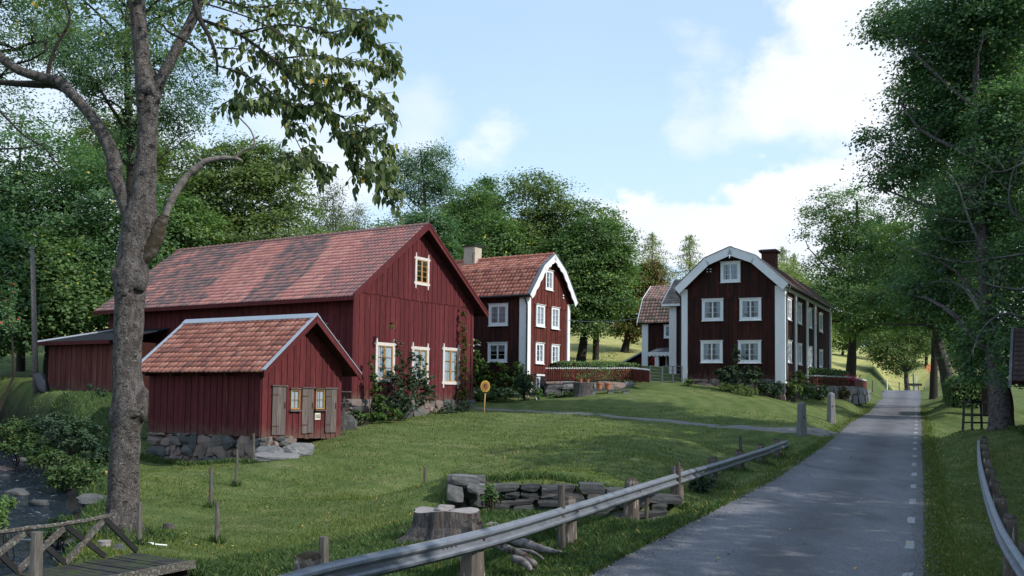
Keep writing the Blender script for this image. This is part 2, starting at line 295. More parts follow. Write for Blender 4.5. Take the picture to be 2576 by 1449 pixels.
def obj(name, me, parent=None, loc=None):
    o = bpy.data.objects.new(name, me); link(o, parent)
    if loc is not None: o.location = loc
    return o

class MB:
    def __init__(s): s.v = []; s.f = []; s.t = []
    def add(s, v, f, t=.5):
        k = len(s.v); s.v += [tuple(p) for p in v]; s.f += [tuple(i + k for i in q) for q in f]; s.t += [t] * len(f); return s
    def box(s, x0, x1, y0, y1, z0, z1, t=.5):
        return s.hexa([(x0, y0, z0), (x1, y0, z0), (x1, y1, z0), (x0, y1, z0)], [(x0, y0, z1), (x1, y0, z1), (x1, y1, z1), (x0, y1, z1)], t)
    def hexa(s, lo, hi, t=.5):
        return s.add(list(lo) + list(hi), [(3, 2, 1, 0), (4, 5, 6, 7), (0, 1, 5, 4), (1, 2, 6, 5), (2, 3, 7, 6), (3, 0, 4, 7)], t)
    def frame_box(s, o, xd, nd, x0, x1, d0, d1, z0, z1, z0b=None, z1b=None, t=.5):
        """box on a wall: along xd from x0 to x1, along nd from d0 to d1; z may differ at the two ends"""
        z0b = z0 if z0b is None else z0b; z1b = z1 if z1b is None else z1b
        P = lambda x, d, z: (o[0] + xd[0] * x + nd[0] * d, o[1] + xd[1] * x + nd[1] * d, o[2] + z)
        return s.hexa([P(x0, d0, z0), P(x1, d0, z0b), P(x1, d1, z0b), P(x0, d1, z0)], [P(x0, d0, z1), P(x1, d0, z1b), P(x1, d1, z1b), P(x0, d1, z1)], t)
    def beam(s, a, b, w, h, up=(0, 0, 1), t=.5):
        a = Vector(a); b = Vector(b); d = (b - a).normalized(); u = Vector(up); x = d.cross(u)
        if x.length < 1e-4: x = d.cross(Vector((0, 1, 0)))
        x.normalize(); u = x.cross(d).normalized(); x *= w / 2; u *= h / 2
        return s.hexa([a - x - u, a + x - u, b + x - u, b - x - u], [a - x + u, a + x + u, b + x + u, b - x + u], t)
    def tube(s, pts, rad, n=8, cap=True, jit=0., rng=None, t=.5):
        pts = [Vector(p) for p in pts]; k = len(s.v); m = len(pts)
        if isinstance(rad, (int, float)): rad = [rad] * m
        ref = Vector((0, 0, 1))
        if abs((pts[-1] - pts[0]).normalized().dot(ref)) > .8: ref = Vector((0, 1, 0))
        for i, p in enumerate(pts):
            d = (pts[min(i + 1, m - 1)] - pts[max(i - 1, 0)]).normalized()
            x = d.cross(ref)
            if x.length < 1e-3: x = d.cross(Vector((1, 0, 0)))
            x.normalize(); y = d.cross(x).normalized()
            for j in range(n):
                a = 2 * math.pi * j / n; r = rad[i] * (1 + (rng.uniform(-jit, jit) if rng else 0))
                s.v.append(tuple(p + x * math.cos(a) * r + y * math.sin(a) * r))
        q = 0
        for i in range(m - 1):
            for j in range(n):
                a = k + i * n + j; b = k + i * n + (j + 1) % n
                s.f.append((a, b, b + n, a + n)); q += 1
        if cap:
            s.f.append(tuple(k + j for j in range(n))[::-1]); s.f.append(tuple(k + (m - 1) * n + j for j in range(n))); q += 2
        s.t += [t] * q; return s
    def lathe(s, c, prof, n=12, sx=1., sy=1., t=.5):
        k = len(s.v)
        for (r, z) in prof:
            for j in range(n):
                a = 2 * math.pi * j / n; s.v.append((c[0] + math.cos(a) * r * sx, c[1] + math.sin(a) * r * sy, c[2] + z))
        for i in range(len(prof) - 1):
            for j in range(n):
                a = k + i * n + j; b = k + i * n + (j + 1) % n; s.f.append((a, b, b + n, a + n)); s.t.append(t)
        s.f.append(tuple(k + (len(prof) - 1) * n + j for j in range(n))); s.f.append(tuple(k + j for j in range(n))[::-1]); s.t += [t, t]
        return s
    def build(s, name, mat, parent=None, smooth=False, tint=False):
        return obj(name, mesh_from(name, s.v, s.f, mat, smooth, s.t if tint else None), parent)

def smoothpath(pts, k=4):
    """Catmull-Rom through tuples of any length"""
    P = [np.array(p, float) for p in pts]; out = []
    for i in range(len(P) - 1):
        a = P[max(i - 1, 0)]; b = P[i]; c = P[i + 1]; d = P[min(i + 2, len(P) - 1)]
        for j in range(k):
            t = j / k
            out.append(.5 * (2 * b + (c - a) * t + (2 * a - 5 * b + 4 * c - d) * t * t + (3 * b - a - 3 * c + d) * t ** 3))
    out.append(P[-1]); return out

# ------------------------------------------------------------------ the lie of the land
E = EYE
def road_z(Y):
    Y = np.asarray(Y, float)
    return np.where(Y < 108, E - 3.4 + .0437 * Y, E - 3.4 + .0437 * 108 - .03 * (Y - 108))
RY = np.array([-20., 0, 9, 15.3, 27.7, 39.1, 51.7, 62.6, 86.8, 108, 130])
RL = np.array([-11.5, -5.0, -1.4, 1.2, 7.5, 12.6, 17.9, 22.9, 32.9, 41.2, 51.5])
RR = np.array([-8.3, .13, 3.9, 6.53, 11.75, 16.5, 21.8, 26.3, 36.5, 45.3, 56.0])
def road_lr(Y): return np.interp(Y, RY, RL), np.interp(Y, RY, RR)

CP = []   # control points (x, y, z)
def cp(x, y, Y, dz=0): p = at(x, y, Y); CP.append((p.x, p.y, p.z + dz))
for a in [(655, 1157, 35), (375, 1163, 37.5), (520, 1165, 36.3), (855, 1094, 38.6), (740, 1150, 34.4), (640, 1175, 33.5), (855, 1075, 41.5), (885, 1062, 43.6), (960, 1058, 45), (1050, 1050, 47.2),
          (1185, 1026, 52), (1218, 1038, 48), (1300, 1035, 50), (1600, 1055, 46), (1850, 1070, 45), (2000, 1082, 43.5),
          (1345, 1003, 55.2), (1185, 1003, 56), (1385, 1001, 55.8), (1480, 994, 54.6), (1560, 987, 55.5), (1640, 967, 58), (1720, 966, 59),
          (1722, 974, 58.5), (1850, 992, 56), (1960, 1008, 55), (1800, 978, 57), (1900, 1003, 55), (2050, 1013, 60), (2140, 1013, 66), (2185, 1008, 71),
          (2015, 1097, 42.5), (2091, 1059, 51), (1400, 1110, 36), (1000, 1150, 33), (1400, 1180, 26.5), (900, 1250, 27), (1600, 1150, 31), (1750, 1112, 37), (1150, 1090, 40),
          (1150, 1196, 24.0), (1400, 1213, 23.3), (1600, 1236, 22.9), (1250, 1203, 24.6), (1500, 1200, 25.5), (1130, 1277, 22.4), (1350, 1292, 21.6), (1560, 1326, 21.3),
          (1120, 1350, 18), (1000, 1400, 17), (700, 1400, 18.5), (546, 1378, 20), (527, 1282, 25), (594, 1218, 30), (637, 1155, 33), (353, 1370, 19), (310, 1332, 20), (240, 1330, 20.5),
          (700, 1300, 24), (815, 1415, 15.5), (600, 1455, 16.5), (490, 1425, 15.3), (400, 1396, 16.5), (1066, 1272, 28),
          (1225, 1500, 14.6), (1456, 1388, 18.25), (1612, 1325, 21.9), (1725, 1272, 25.5), (1807, 1231, 29.2), (1877, 1194, 32.8), (1926, 1170, 36.5), (1963, 1152, 40.1),
          (1350, 1420, 16.5), (1480, 1345, 19.2), (1600, 1290, 23.5), (1720, 1225, 28), (900, 1500, 12.2),
          (2455, 1078, 40), (2510, 1086, 37.5), (2380, 996, 72), (2410, 1012, 60), (2560, 1075, 36),
          (120, 985, 50), (270, 990, 47), (0, 990, 45), (60, 1000, 43), (92, 972, 50), (30, 932, 62), (200, 1075, 40), (150, 1130, 37.5), (240, 1190, 31), (260, 1240, 26.5), (200, 1330, 22), (30, 1110, 40), (100, 1160, 37), (370, 1130, 38.5)]: cp(*a)
CP += [(-4.3, 13.3, E - 3.05), (-3.5, 14.7, E - 3.05), (-3.8, 12, E - 3.15), (-4.8, 11, E - 3.2), (-24, 30, E - 1.5), (-17, 22, E - 1.6), (-16, 13, E - 1.2), (-16, 38, E - 2.6), (-26, 42, E - .8), (-30, 18, E + .5), (-7, 5, E - 2.9), (-2, 8, E - 3.1), (-14, 4, E - 1.5),
       (-20, 52, E + .4), (-12, 60, E + .3), (-30, 70, E + 2.2), (-60, 90, E + 7), (-60, 40, E + 3), (0, 68, E + 1.2), (-10, 76, E + 1.6), (8, 80, E + 3.0), (9, 108, E + 7.2), (24, 96, E + 4.2), (15, 66, E + 1.9), (12, 72, E + 2.4),
       (28, 84, E + 1.5), (38, 120, E + 4.6), (58, 150, E + 6.0), (75, 150, E + 4.5), (50, 180, E + 9.5), (0, 150, E + 13), (-60, 150, E + 16), (90, 110, E + 3), (60, 80, E + 1), (35, 45, E - 1.2), (45, 20, E - 3.5), (13.5, 13, E - 3.9), (16.5, 20, E - 3.6), (20, 28, E - 2.6), (24, 12, E - 4.8), (10, 4, E - 3.8), (24, 35, E - 1.5), (60, 40, E - 1), (130, 60, E + 2), (-130, 60, E + 8), (30, -30, E - 5), (-40, -30, E - 1), (110, 190, E + 10), (0, 230, E + 16), (-110, 190, E + 18), (-130, -20, E + 2), (130, -20, E - 3)]
for Y in (20, 30, 42, 55, 68, 80, 95, 110):
    l, r = road_lr(Y); z = float(road_z(Y)); CP.append((l - .9, Y, z - (.12 if Y < 40 else .0)))
    CP.append((r + 1.2, Y, z + .02))
    if Y > 45: CP.append((r + 6, Y, z + .15))
CPA = np.array(CP)
def _tps_fit(P, z, lam=.015):
    n = len(P); d = np.linalg.norm(P[:, None] - P[None], axis=2); K = np.where(d > 0, d * d * np.log(d + 1e-9), 0) + lam * np.eye(n) * d.mean()
    A = np.zeros((n + 3, n + 3)); A[:n, :n] = K; A[:n, n] = 1; A[:n, n + 1:] = P; A[n, :n] = 1; A[n + 1:, :n] = P.T
    return np.linalg.solve(A, np.concatenate([z, [0, 0, 0]]))
TW = _tps_fit(CPA[:, :2], CPA[:, 2])
STREAM = np.array([(-30, 52, 2.6, -2.9), (-23, 43, 2.4, -3.05), (-19.0, 36.5, 2.2, -3.15), (-15.3, 29, 2.2, -3.2), (-12.2, 22.5, 2.1, -3.3), (-10.4, 18, 2.0, -3.4), (-8.6, 13, 1.9, -3.5), (-5.5, 8.5, 2.0, -3.7), (0, 4, 2.2, -3.9), (8, 1, 2.4, -4.0), (16, 6, 2.2, -4.6), (26, 2, 2.4, -5.2)], float)
SP = np.array([p for p in smoothpath([tuple(s) for s in STREAM], 8)])
def stream_d(x, y):
    d = np.full(x.shape, 1e9); w = np.zeros(x.shape); z = np.zeros(x.shape)
    for i in range(len(SP) - 1):
        a = SP[i]; b = SP[i + 1]; ab = b[:2] - a[:2]; L2 = ab @ ab
        t = np.clip(((x - a[0]) * ab[0] + (y - a[1]) * ab[1]) / L2, 0, 1)
        dd = np.hypot(x - a[0] - t * ab[0], y - a[1] - t * ab[1]); m = dd < d
        d = np.where(m, dd, d); w = np.where(m, a[2] + (b[2] - a[2]) * t, w); z = np.where(m, a[3] + (b[3] - a[3]) * t, z)
    return d, w, z
_q = at(344, 1391, 15.46); BR = (_q.x, _q.y); BRZ = _q.z; BD = (-.46, -.888)
_a = at(1128, 1275, 23.2); _b = at(1640, 1320, 23.6); WA = (_a.x, _a.y); WLEN = math.hypot(_b.x - _a.x, _b.y - _a.y); WD = ((_b.x - _a.x) / WLEN, (_b.y - _a.y) / WLEN)
WB0 = at(1128, 1292, 23.2).z; WB1 = at(1640, 1338, 23.6).z; WT0 = at(1128, 1196, 23.2).z; WT1 = at(1640, 1238, 23.6).z
def H(x, y):
    x = np.asarray(x, float); y = np.asarray(y, float); sh = np.broadcast(x, y).shape
    x = np.broadcast_to(x, sh).ravel(); y = np.broadcast_to(y, sh).ravel(); out = np.empty(len(x))
    for k in range(0, len(x), 20000):
        xa = np.clip(x[k:k + 20000], -125, 125); ya = np.clip(y[k:k + 20000], -28, 225)
        d = np.hypot(xa[:, None] - CPA[None, :, 0], ya[:, None] - CPA[None, :, 1])
        z = np.where(d > 0, d * d * np.log(d + 1e-9), 0) @ TW[:len(CPA)] + TW[len(CPA)] + TW[len(CPA) + 1] * xa + TW[len(CPA) + 2] * ya
        xs = x[k:k + 20000]; ys = y[k:k + 20000]
        z = np.clip(z, -3, 40)
        z += .035 * np.sin(xs * 1.3 + ys * .7) * np.sin(ys * 1.1 - xs * .4) + .02 * np.sin(xs * 3.1) * np.sin(ys * 2.7)
        # the dry stone wall holds the lawn up: level behind it, ditch floor in front
        t = ((xs - WA[0]) * WD[0] + (ys - WA[1]) * WD[1]); sg = (xs - WA[0]) * WD[1] - (ys - WA[1]) * WD[0]
        f = t / WLEN; inn_ = (t > -.1) & (t < WLEN + .6)
        zbw = WB0 + (WB1 - WB0) * np.clip(f, 0, 1.1); ztw = WT0 + (WT1 - WT0) * np.clip(f, 0, 1.1)
        z = np.where(inn_ & (sg > .05) & (sg < 2.6), np.minimum(z, zbw + .02 + np.maximum(0, sg - 1.0) * .35), z)
        z = np.where(inn_ & (sg <= .05) & (sg > -2.2), np.maximum(np.minimum(z, ztw + .06 - sg * .02), ztw - .10), z)
        # stream cut
        sd, sw, sz = stream_d(xs, ys); bed = E + sz - .35
        t = np.clip((sd - sw * .55) / (sw * .45 + 1.0), 0, 1); t = t * t * (3 - 2 * t)
        bank = bed + (z - bed) * t
        z = np.where((sd < sw + 1.1) & (z > bed), bank, z)
        # room under the foot bridge
        u = (xs - BR[0]) * BD[0] + (ys - BR[1]) * BD[1]; v = (xs - BR[0]) * BD[1] - (ys - BR[1]) * BD[0]
        z = np.where((u > .25) & (v > -1.9) & (v < .9), np.minimum(z, BRZ - .45), z)
        # road bench
        l, r = road_lr(ys); zr = road_z(ys) - .035
        off = np.maximum(l - xs, xs - r); t = np.clip(off / 1.6, 0, 1); t = t * t * (3 - 2 * t)
        z = np.where((off < 1.6) & (ys < 135), zr + (z - zr) * t, z)
        out[k:k + 20000] = z
    return out.reshape(sh)
def hz1(x, y): return float(H(np.array([x]), np.array([y]))[0])
def onground(x, y, Y):
    """point of the ground seen near (x, y): plan position from the sight line, height from the land"""
    p = at(x, y, Y); return Vector((p.x, p.y, hz1(p.x, p.y)))

# where the grass is long, dry or bare
def inpoly(x, y, P):
    c = np.zeros(x.shape, bool); n = len(P)
    for i in range(n):
        x0, y0 = P[i]; x1, y1 = P[(i + 1) % n]
        m = ((y0 > y) != (y1 > y)) & (x < (x1 - x0) * (y - y0) / (y1 - y0 + 1e-12) + x0); c ^= m
    return c
DITCH = [(-6, 8), (-5.6, 15.5), (-4.9, 18.2), (-3.9, 19.2), (-2.4, 20.3), (-1.6, 22.4), (2.8, 22.0), (5.5, 23.2), (9.0, 30), (11.6, 39.8), (12.4, 39), (9.7, 31), (6.8, 24), (4.2, 20), (1.8, 16), (-.2, 13), (-3, 8)]
def zones(x, y):
    n = .5 * np.sin(x * 1.7 + 2 * np.sin(y * .9)) + .5 * np.sin(y * 2.1 + x * .8)
    xx = x + n * .25; yy = y + n * .3
    sd, sw, sz = stream_d(x, y)
    rough = inpoly(xx, yy, DITCH).astype(float)
    leftbank = (x < np.interp(y, [8, 18, 22, 30, 36, 40, 44, 50], [-6.5, -8.2, -9.0, -12.0, -14.0, -16.2, -17.5, -19.5])) & (y < 46) & (sd < 6.5 + n)
    rough = np.maximum(rough, leftbank)
    l, r = road_lr(y); rd = inpoly(xx, yy, [(8.3, 8), (9.0, 14), (11.5, 20), (14.2, 26), (17.5, 33), (19.0, 38), (60, 40), (60, -5), (6, -5)])
    rough = np.maximum(rough, rd)
    dry = 1 / (1 + np.exp(-(y - 76 - np.abs(x - 2) * .15) / 2.0)) * (y < 400)
    dry *= (x < l - 4) | (y > 128)
    stream = np.clip((sw + .7 - sd) / .8, 0, 1)
    return rough, dry, stream

def pts_ground(n, x0, x1, y0, y1, rng):
    x = rng.uniform(x0, x1, n); y = rng.uniform(y0, y1, n); return x, y

# ------------------------------------------------------------------ ground sheet
def axis(dense0, dense1, step, lo, hi, g=1.16):
    a = list(np.arange(dense0, dense1 + 1e-6, step)); s = step; v = a[0]; L = []
    while v > lo: s *= g; v -= s; L.append(v)
    s = step; v = a[-1]; R = []
    while v < hi: s *= g; v += s; R.append(v)
    return np.array(L[::-1] + a + R)
gx = axis(-24, 24, .26, -2500, 2500, 1.12); gy = axis(6, 62, .27, -1500, 3500, 1.10)
GX, GY = np.meshgrid(gx, gy); GZ = H(GX, GY)
far = np.clip((np.hypot(GX, GY - 60) - 170) / 600, 0, 1); GZ = GZ * (1 - far) + far * (14 + 5 * np.sin(GX / 260) * np.cos(GY / 310))
nx = len(gx); ny = len(gy)
idx = np.arange(nx * ny).reshape(ny, nx); GF = np.stack([idx[:-1, :-1].ravel(), idx[:-1, 1:].ravel(), idx[1:, 1:].ravel(), idx[1:, :-1].ravel()], 1)

def groundmat():
    m = bpy.data.materials.new('meadow_ground'); m.use_nodes = True; N = m.node_tree.nodes; L = m.node_tree.links
    b = N['Principled BSDF']; b.inputs['Roughness'].default_value = .95; b.inputs['Specular IOR Level'].default_value = .1
    geo = N.new('ShaderNodeNewGeometry')
    def nz(sc, det, st=(1, 1, 1), rot=0, rough=.6):
        mp = N.new('ShaderNodeMapping'); mp.inputs['Scale'].default_value = st; mp.inputs['Rotation'].default_value = (0, 0, rot); L.new(geo.outputs['Position'], mp.inputs[0])
        n = N.new('ShaderNodeTexNoise'); n.inputs['Scale'].default_value = sc; n.inputs['Detail'].default_value = det; n.inputs['Roughness'].default_value = rough
        L.new(mp.outputs[0], n.inputs['Vector']); return n.outputs['Fac']
    def M(op, a, b2, c=None):
        n = N.new('ShaderNodeMath'); n.operation = op
        for i, v in enumerate((a, b2, c)):
            if v is None: continue
            if isinstance(v, (int, float)): n.inputs[i].default_value = v
            else: L.new(v, n.inputs[i])
        return n.outputs[0]
    def mix(f, a, c):
        x = N.new('ShaderNodeMixRGB'); L.new(f, x.inputs[0]); L.new(a, x.inputs[1])
        if isinstance(c, tuple): x.inputs[2].default_value = (*c, 1)
        else: L.new(c, x.inputs[2])
        return x.outputs[0]
    def mr(v, a, b2):
        n = N.new('ShaderNodeMapRange'); L.new(v, n.inputs[0]); n.inputs[1].default_value = a; n.inputs[2].default_value = b2; return n.outputs[0]
    # mown stripes that sweep round the lawn
    vm = N.new('ShaderNodeVectorMath'); vm.operation = 'DISTANCE'; wp = N.new('ShaderNodeVectorMath'); wp.operation = 'MULTIPLY'; L.new(geo.outputs['Position'], wp.inputs[0]); wp.inputs[1].default_value = (1, 1, 0)
    L.new(wp.outputs[0], vm.inputs[0]); vm.inputs[1].default_value = (6, 52, 0)
    st = M('SINE', M('ADD', M('MULTIPLY', vm.outputs['Value'], 5.2), M('MULTIPLY', nz(.5, 3), 9.0)), 0)
    big = nz(.35, 4); fine = nz(14, 6, rough=.7); mid = nz(2.2, 5)
    f = M('ADD', M('MULTIPLY', big, .45), M('MULTIPLY', mid, .4)); f = M('ADD', f, M('MULTIPLY', fine, .32)); f = M('ADD', f, M('MULTIPLY', st, .045)); f = M('SUBTRACT', f, .09)
    lawn = ramp(N, L, f, [(.054, .084, .027, .30), (.083, .119, .037, .45), (.125, .156, .055, .58), (.195, .19, .088, .72)])
    worn = mr(M('ADD', M('MULTIPLY', nz(.55, 5, (1, 2.2, 1), .5), .75), M('MULTIPLY', fine, .3)), .60, .70)
    lawn = mix(M('MULTIPLY', worn, .75), lawn, (.19, .175, .10))
    at_ = N.new('ShaderNodeAttribute'); at_.attribute_name = 'zone'; sp = N.new('ShaderNodeSeparateXYZ'); L.new(at_.outputs['Vector'], sp.inputs[0])
    rough = ramp(N, L, M('ADD', M('MULTIPLY', mid, .6), M('MULTIPLY', fine, .4)), [(.025, .036, .014, .30), (.045, .068, .024, .5), (.070, .10, .034, .7)])
    col = mix(sp.outputs['X'], lawn, rough)
    dry = ramp(N, L, M('ADD', M('MULTIPLY', big, .6), M('MULTIPLY', nz(1.5, 5, (1, 3, 1)), .4)), [(.20, .23, .07, .35), (.36, .35, .13, .5), (.46, .42, .19, .68)])
    col = mix(sp.outputs['Y'], col, dry)
    bed = ramp(N, L, mid, [(.018, .016, .014, .3), (.05, .045, .04, .7)])
    col = mix(sp.outputs['Z'], col, bed)
    L.new(col, b.inputs['Base Color'])
    bp = N.new('ShaderNodeBump'); bp.inputs['Strength'].default_value = .9; bp.inputs['Distance'].default_value = .06
    L.new(M('ADD', M('MULTIPLY', nz(22, 5, rough=.7), .7), M('MULTIPLY', nz(5, 4), 1.0)), bp.inputs['Height']); L.new(bp.outputs[0], b.inputs['Normal'])
    return m
M_['ground'] = groundmat()
gme = np_mesh('ground', np.stack([GX.ravel(), GY.ravel(), GZ.ravel()], 1), GF, M_['ground'], smooth=True)
zr_, zd_, zs_ = zones(GX.ravel(), GY.ravel())
a = gme.attributes.new('zone', 'FLOAT_VECTOR', 'POINT'); a.data.foreach_set('vector', np.stack([zr_, zd_, zs_], 1).astype(np.float32).ravel())
tagp(obj('ground', gme), 'grass covered ground sloping from the houses down to the stream', kind='structure')

# ------------------------------------------------------------------ road, path, markings
def roadmat():
    m = pbr('worn_asphalt', [(.105, .109, .128), (.15, .154, .176), (.20, .203, .224)], .55, (1, 1, 1), .85, .55, 55, noise=.9, world=True, spots=[((.30, .30, .31), 34, .58, .05, (1, 1, 1)), ((.035, .035, .04), 30, .58, .05, (1, 1, 1)), ((.085, .086, .094), .9, .54, .2, (1, .35, 1))], bdist=.015)
    N = m.node_tree.nodes; L = m.node_tree.links; b = N['Principled BSDF']; col = b.inputs['Base Color'].links[0].from_socket
    a = N.new('ShaderNodeAttribute'); a.attribute_name = 'wear'; nz = N.new('ShaderNodeTexNoise'); nz.inputs['Scale'].default_value = .8; nz.inputs['Detail'].default_value = 5; g = N.new('ShaderNodeNewGeometry'); L.new(g.outputs['Position'], nz.inputs['Vector'])
    mu = N.new('ShaderNodeMath'); mu.operation = 'MULTIPLY'; L.new(a.outputs['Fac'], mu.inputs[0]); L.new(nz.outputs['Fac'], mu.inputs[1])
    x = N.new('ShaderNodeMixRGB'); L.new(mu.outputs[0], x.inputs[0]); L.new(col, x.inputs[1]); x.inputs[2].default_value = (.06, .061, .068, 1); L.new(x.outputs[0], b.inputs['Base Color'])
    return m
M_['road'] = roadmat()
M_['gravel'] = pbr('path_gravel', [(.14, .135, .135), (.22, .21, .21)], 6, rough=.95, bump=.6, bscale=40, world=True, spots=((.07, .10, .035), 1.6, .56, .1, (1, 1, 1)))
def strip(name, rows, mat, n=6, dz=.0, kind='structure', label=None, parent=None):
    """rows of (left point, right point); sheet with n cells across"""
    V = []; F = []
    for (a, b) in rows:
        for j in range(n + 1): t = j / n; V.append((a[0] + (b[0] - a[0]) * t, a[1] + (b[1] - a[1]) * t, a[2] + (b[2] - a[2]) * t + dz))
    for i in range(len(rows) - 1):
        for j in range(n): k = i * (n + 1) + j; F.append((k, k + 1, k + n + 2, k + n + 1))
    o = obj(name, mesh_from(name, V, F, mat, True), parent)
    return tagp(o, label, kind=kind) if kind else o
rows = []
for Y in list(np.arange(-12, 9, .6)) + list(np.arange(9, 60, .2)) + list(np.arange(60, 128, 1.2)):
    l, r = road_lr(Y); z = float(road_z(Y)); j = .07 * math.sin(Y * 2.3) + .05 * math.sin(Y * 5.7 + 1) + RNG.uniform(-.09, .09); q = .03 * math.sin(Y * 3.3) + RNG.uniform(-.04, .04)
    rows.append(((float(l) - j, Y, z), (float(r) + q, Y, z)))
road = strip('road', rows, M_['road'], 10, 0, label='narrow grey asphalt road rising past the houses')
_w = [.9, .35, .1, .15, .7, 1., .9, .25, .1, .3, .9]; a = road.data.attributes.new('wear', 'FLOAT', 'POINT'); a.data.foreach_set('value', np.array(_w * len(rows), dtype=np.float32))
seg = []
Yc = 12.15; i = 0
while Yc < 70:
    y0 = Yc; y1 = Yc + .80; q = []
    wl = .16
    _, r0 = road_lr(y0); _, r1 = road_lr(y1)
    a0 = Vector((float(r0) - .26 - wl, y0, float(road_z(y0)) + .006)); a1 = Vector((float(r0) - .26, y0, float(road_z(y0)) + .006))
    b0 = Vector((float(r1) - .26 - wl, y1, float(road_z(y1)) + .006)); b1 = Vector((float(r1) - .26, y1, float(road_z(y1)) + .006))
    V = []; F = []
    rr = random.Random(i); nseg = 4
    for k in range(nseg + 1):
        t = k / nseg; V += [a0.lerp(b0, t) + Vector((rr.uniform(-.012, .012), rr.uniform(-.02, .02), 0)), a1.lerp(b1, t) + Vector((rr.uniform(-.012, .012), 0, 0))]
    for k in range(nseg): F.append((2 * k, 2 * k + 1, 2 * k + 3, 2 * k + 2))
    obj('edge_dash', mesh_from('edge_dash', V, F, M_['marking']), road); Yc += 2.74; i += 1
# foot path over the lawn, widening into a gravelly mouth at the road
path_px = [(1150, 1020, 53.5, .25), (1190, 1026, 51.8, .28), (1260, 1030, 50.6, .28), (1340, 1036, 49.4, .28), (1480, 1046, 47.6, .30), (1620, 1055, 46.2, .32), (1760, 1062, 45.2, .34), (1880, 1070, 44.4, .38), (1960, 1077, 43.9, .55), (2030, 1080, 43.6, .9), (2090, 1078, 43.8, 1.6), (2125, 1074, 44.2, 2.6)]
pp = smoothpath([(at(x, y, Y).x, at(x, y, Y).y, w) for (x, y, Y, w) in path_px], 6); rows = []
for i, p in enumerate(pp):
    d = pp[min(i + 1, len(pp) - 1)] - pp[max(i - 1, 0)]; n = np.array([-d[1], d[0]]) / np.hypot(d[0], d[1]); w = p[2] * (1 + .12 * math.sin(i * 1.7))
    A = p[:2] + n * w; B = p[:2] - n * w
    rows.append(((A[0], A[1], hz1(*A)), (B[0], B[1], hz1(*B))))
# drape the inner vertices too
V = []; F = []; n = 4
for (a, b) in rows:
    for j in range(n + 1):
        t = j / n; x = a[0] + (b[0] - a[0]) * t; y = a[1] + (b[1] - a[1]) * t; V.append((x, y, hz1(x, y) + .03 - .04 * (j in (0, n))))
for i in range(len(rows) - 1):
    for j in range(n): k = i * (n + 1) + j; F.append((k, k + 1, k + n + 2, k + n + 1))
tagp(obj('path', mesh_from('path', V, F, M_['gravel'], True)), 'narrow grey gravel footpath crossing the lawn to the road', kind='structure')

# ------------------------------------------------------------------ stream
def watermat():
    m = bpy.data.materials.new('stream_water'); m.use_nodes = True; N = m.node_tree.nodes; L = m.node_tree.links
    b = N['Principled BSDF']; b.inputs['Roughness'].default_value = .2; b.inputs['Specular IOR Level'].default_value = .28
    geo = N.new('ShaderNodeNewGeometry')
    def nz(sc, det, st):
        mp = N.new('ShaderNodeMapping'); mp.inputs['Scale'].default_value = st; L.new(geo.outputs['Position'], mp.inputs[0])
        n = N.new('ShaderNodeTexNoise'); n.inputs['Scale'].default_value = sc; n.inputs['Detail'].default_value = det; n.inputs['Roughness'].default_value = .65; n.inputs['Distortion'].default_value = .8
        L.new(mp.outputs[0], n.inputs['Vector']); return n.outputs['Fac']
    foam = nz(2.6, 9, (1, .7, 1)); mr = N.new('ShaderNodeMapRange'); L.new(foam, mr.inputs[0]); mr.inputs[1].default_value = .62; mr.inputs[2].default_value = .70
    mx = N.new('ShaderNodeMixRGB'); L.new(mr.outputs[0], mx.inputs[0]); mx.inputs[1].default_value = (.004, .009, .018, 1); mx.inputs[2].default_value = (.45, .52, .62, 1)
    L.new(mx.outputs[0], b.inputs['Base Color'])
    r2 = N.new('ShaderNodeMapRange'); L.new(mr.outputs[0], r2.inputs[0]); r2.inputs[3].default_value = .10; r2.inputs[4].default_value = .7; L.new(r2.outputs[0], b.inputs['Roughness'])
    bp = N.new('ShaderNodeBump'); bp.inputs['Strength'].default_value = 1; bp.inputs['Distance'].default_value = .12; L.new(nz(3.2, 6, (1, 1, 1)), bp.inputs['Height']); L.new(bp.outputs[0], b.inputs['Normal'])
    return m
M_['water'] = watermat()
V = []; F = []; n = 8
for i, p in enumerate(SP):
    d = SP[min(i + 1, len(SP) - 1)] - SP[max(i - 1, 0)]; nn = np.array([-d[1], d[0]]) / np.hypot(d[0], d[1])
    for j in range(n + 1):
        t = (j / n - .5) * 2; q = p[:2] + nn * t * (p[2] + .5); V.append((q[0], q[1], E + p[3] + .05 * math.sin(i * 1.3 + j * 2.1)))
for i in range(len(SP) - 1):
    for j in range(n): k = i * (n + 1) + j; F.append((k, k + 1, k + n + 2, k + n + 1))
tagp(obj('stream', mesh_from('stream', V, F, M_['water'], True)), 'dark rushing stream with white riffles left of the tree', kind='structure')
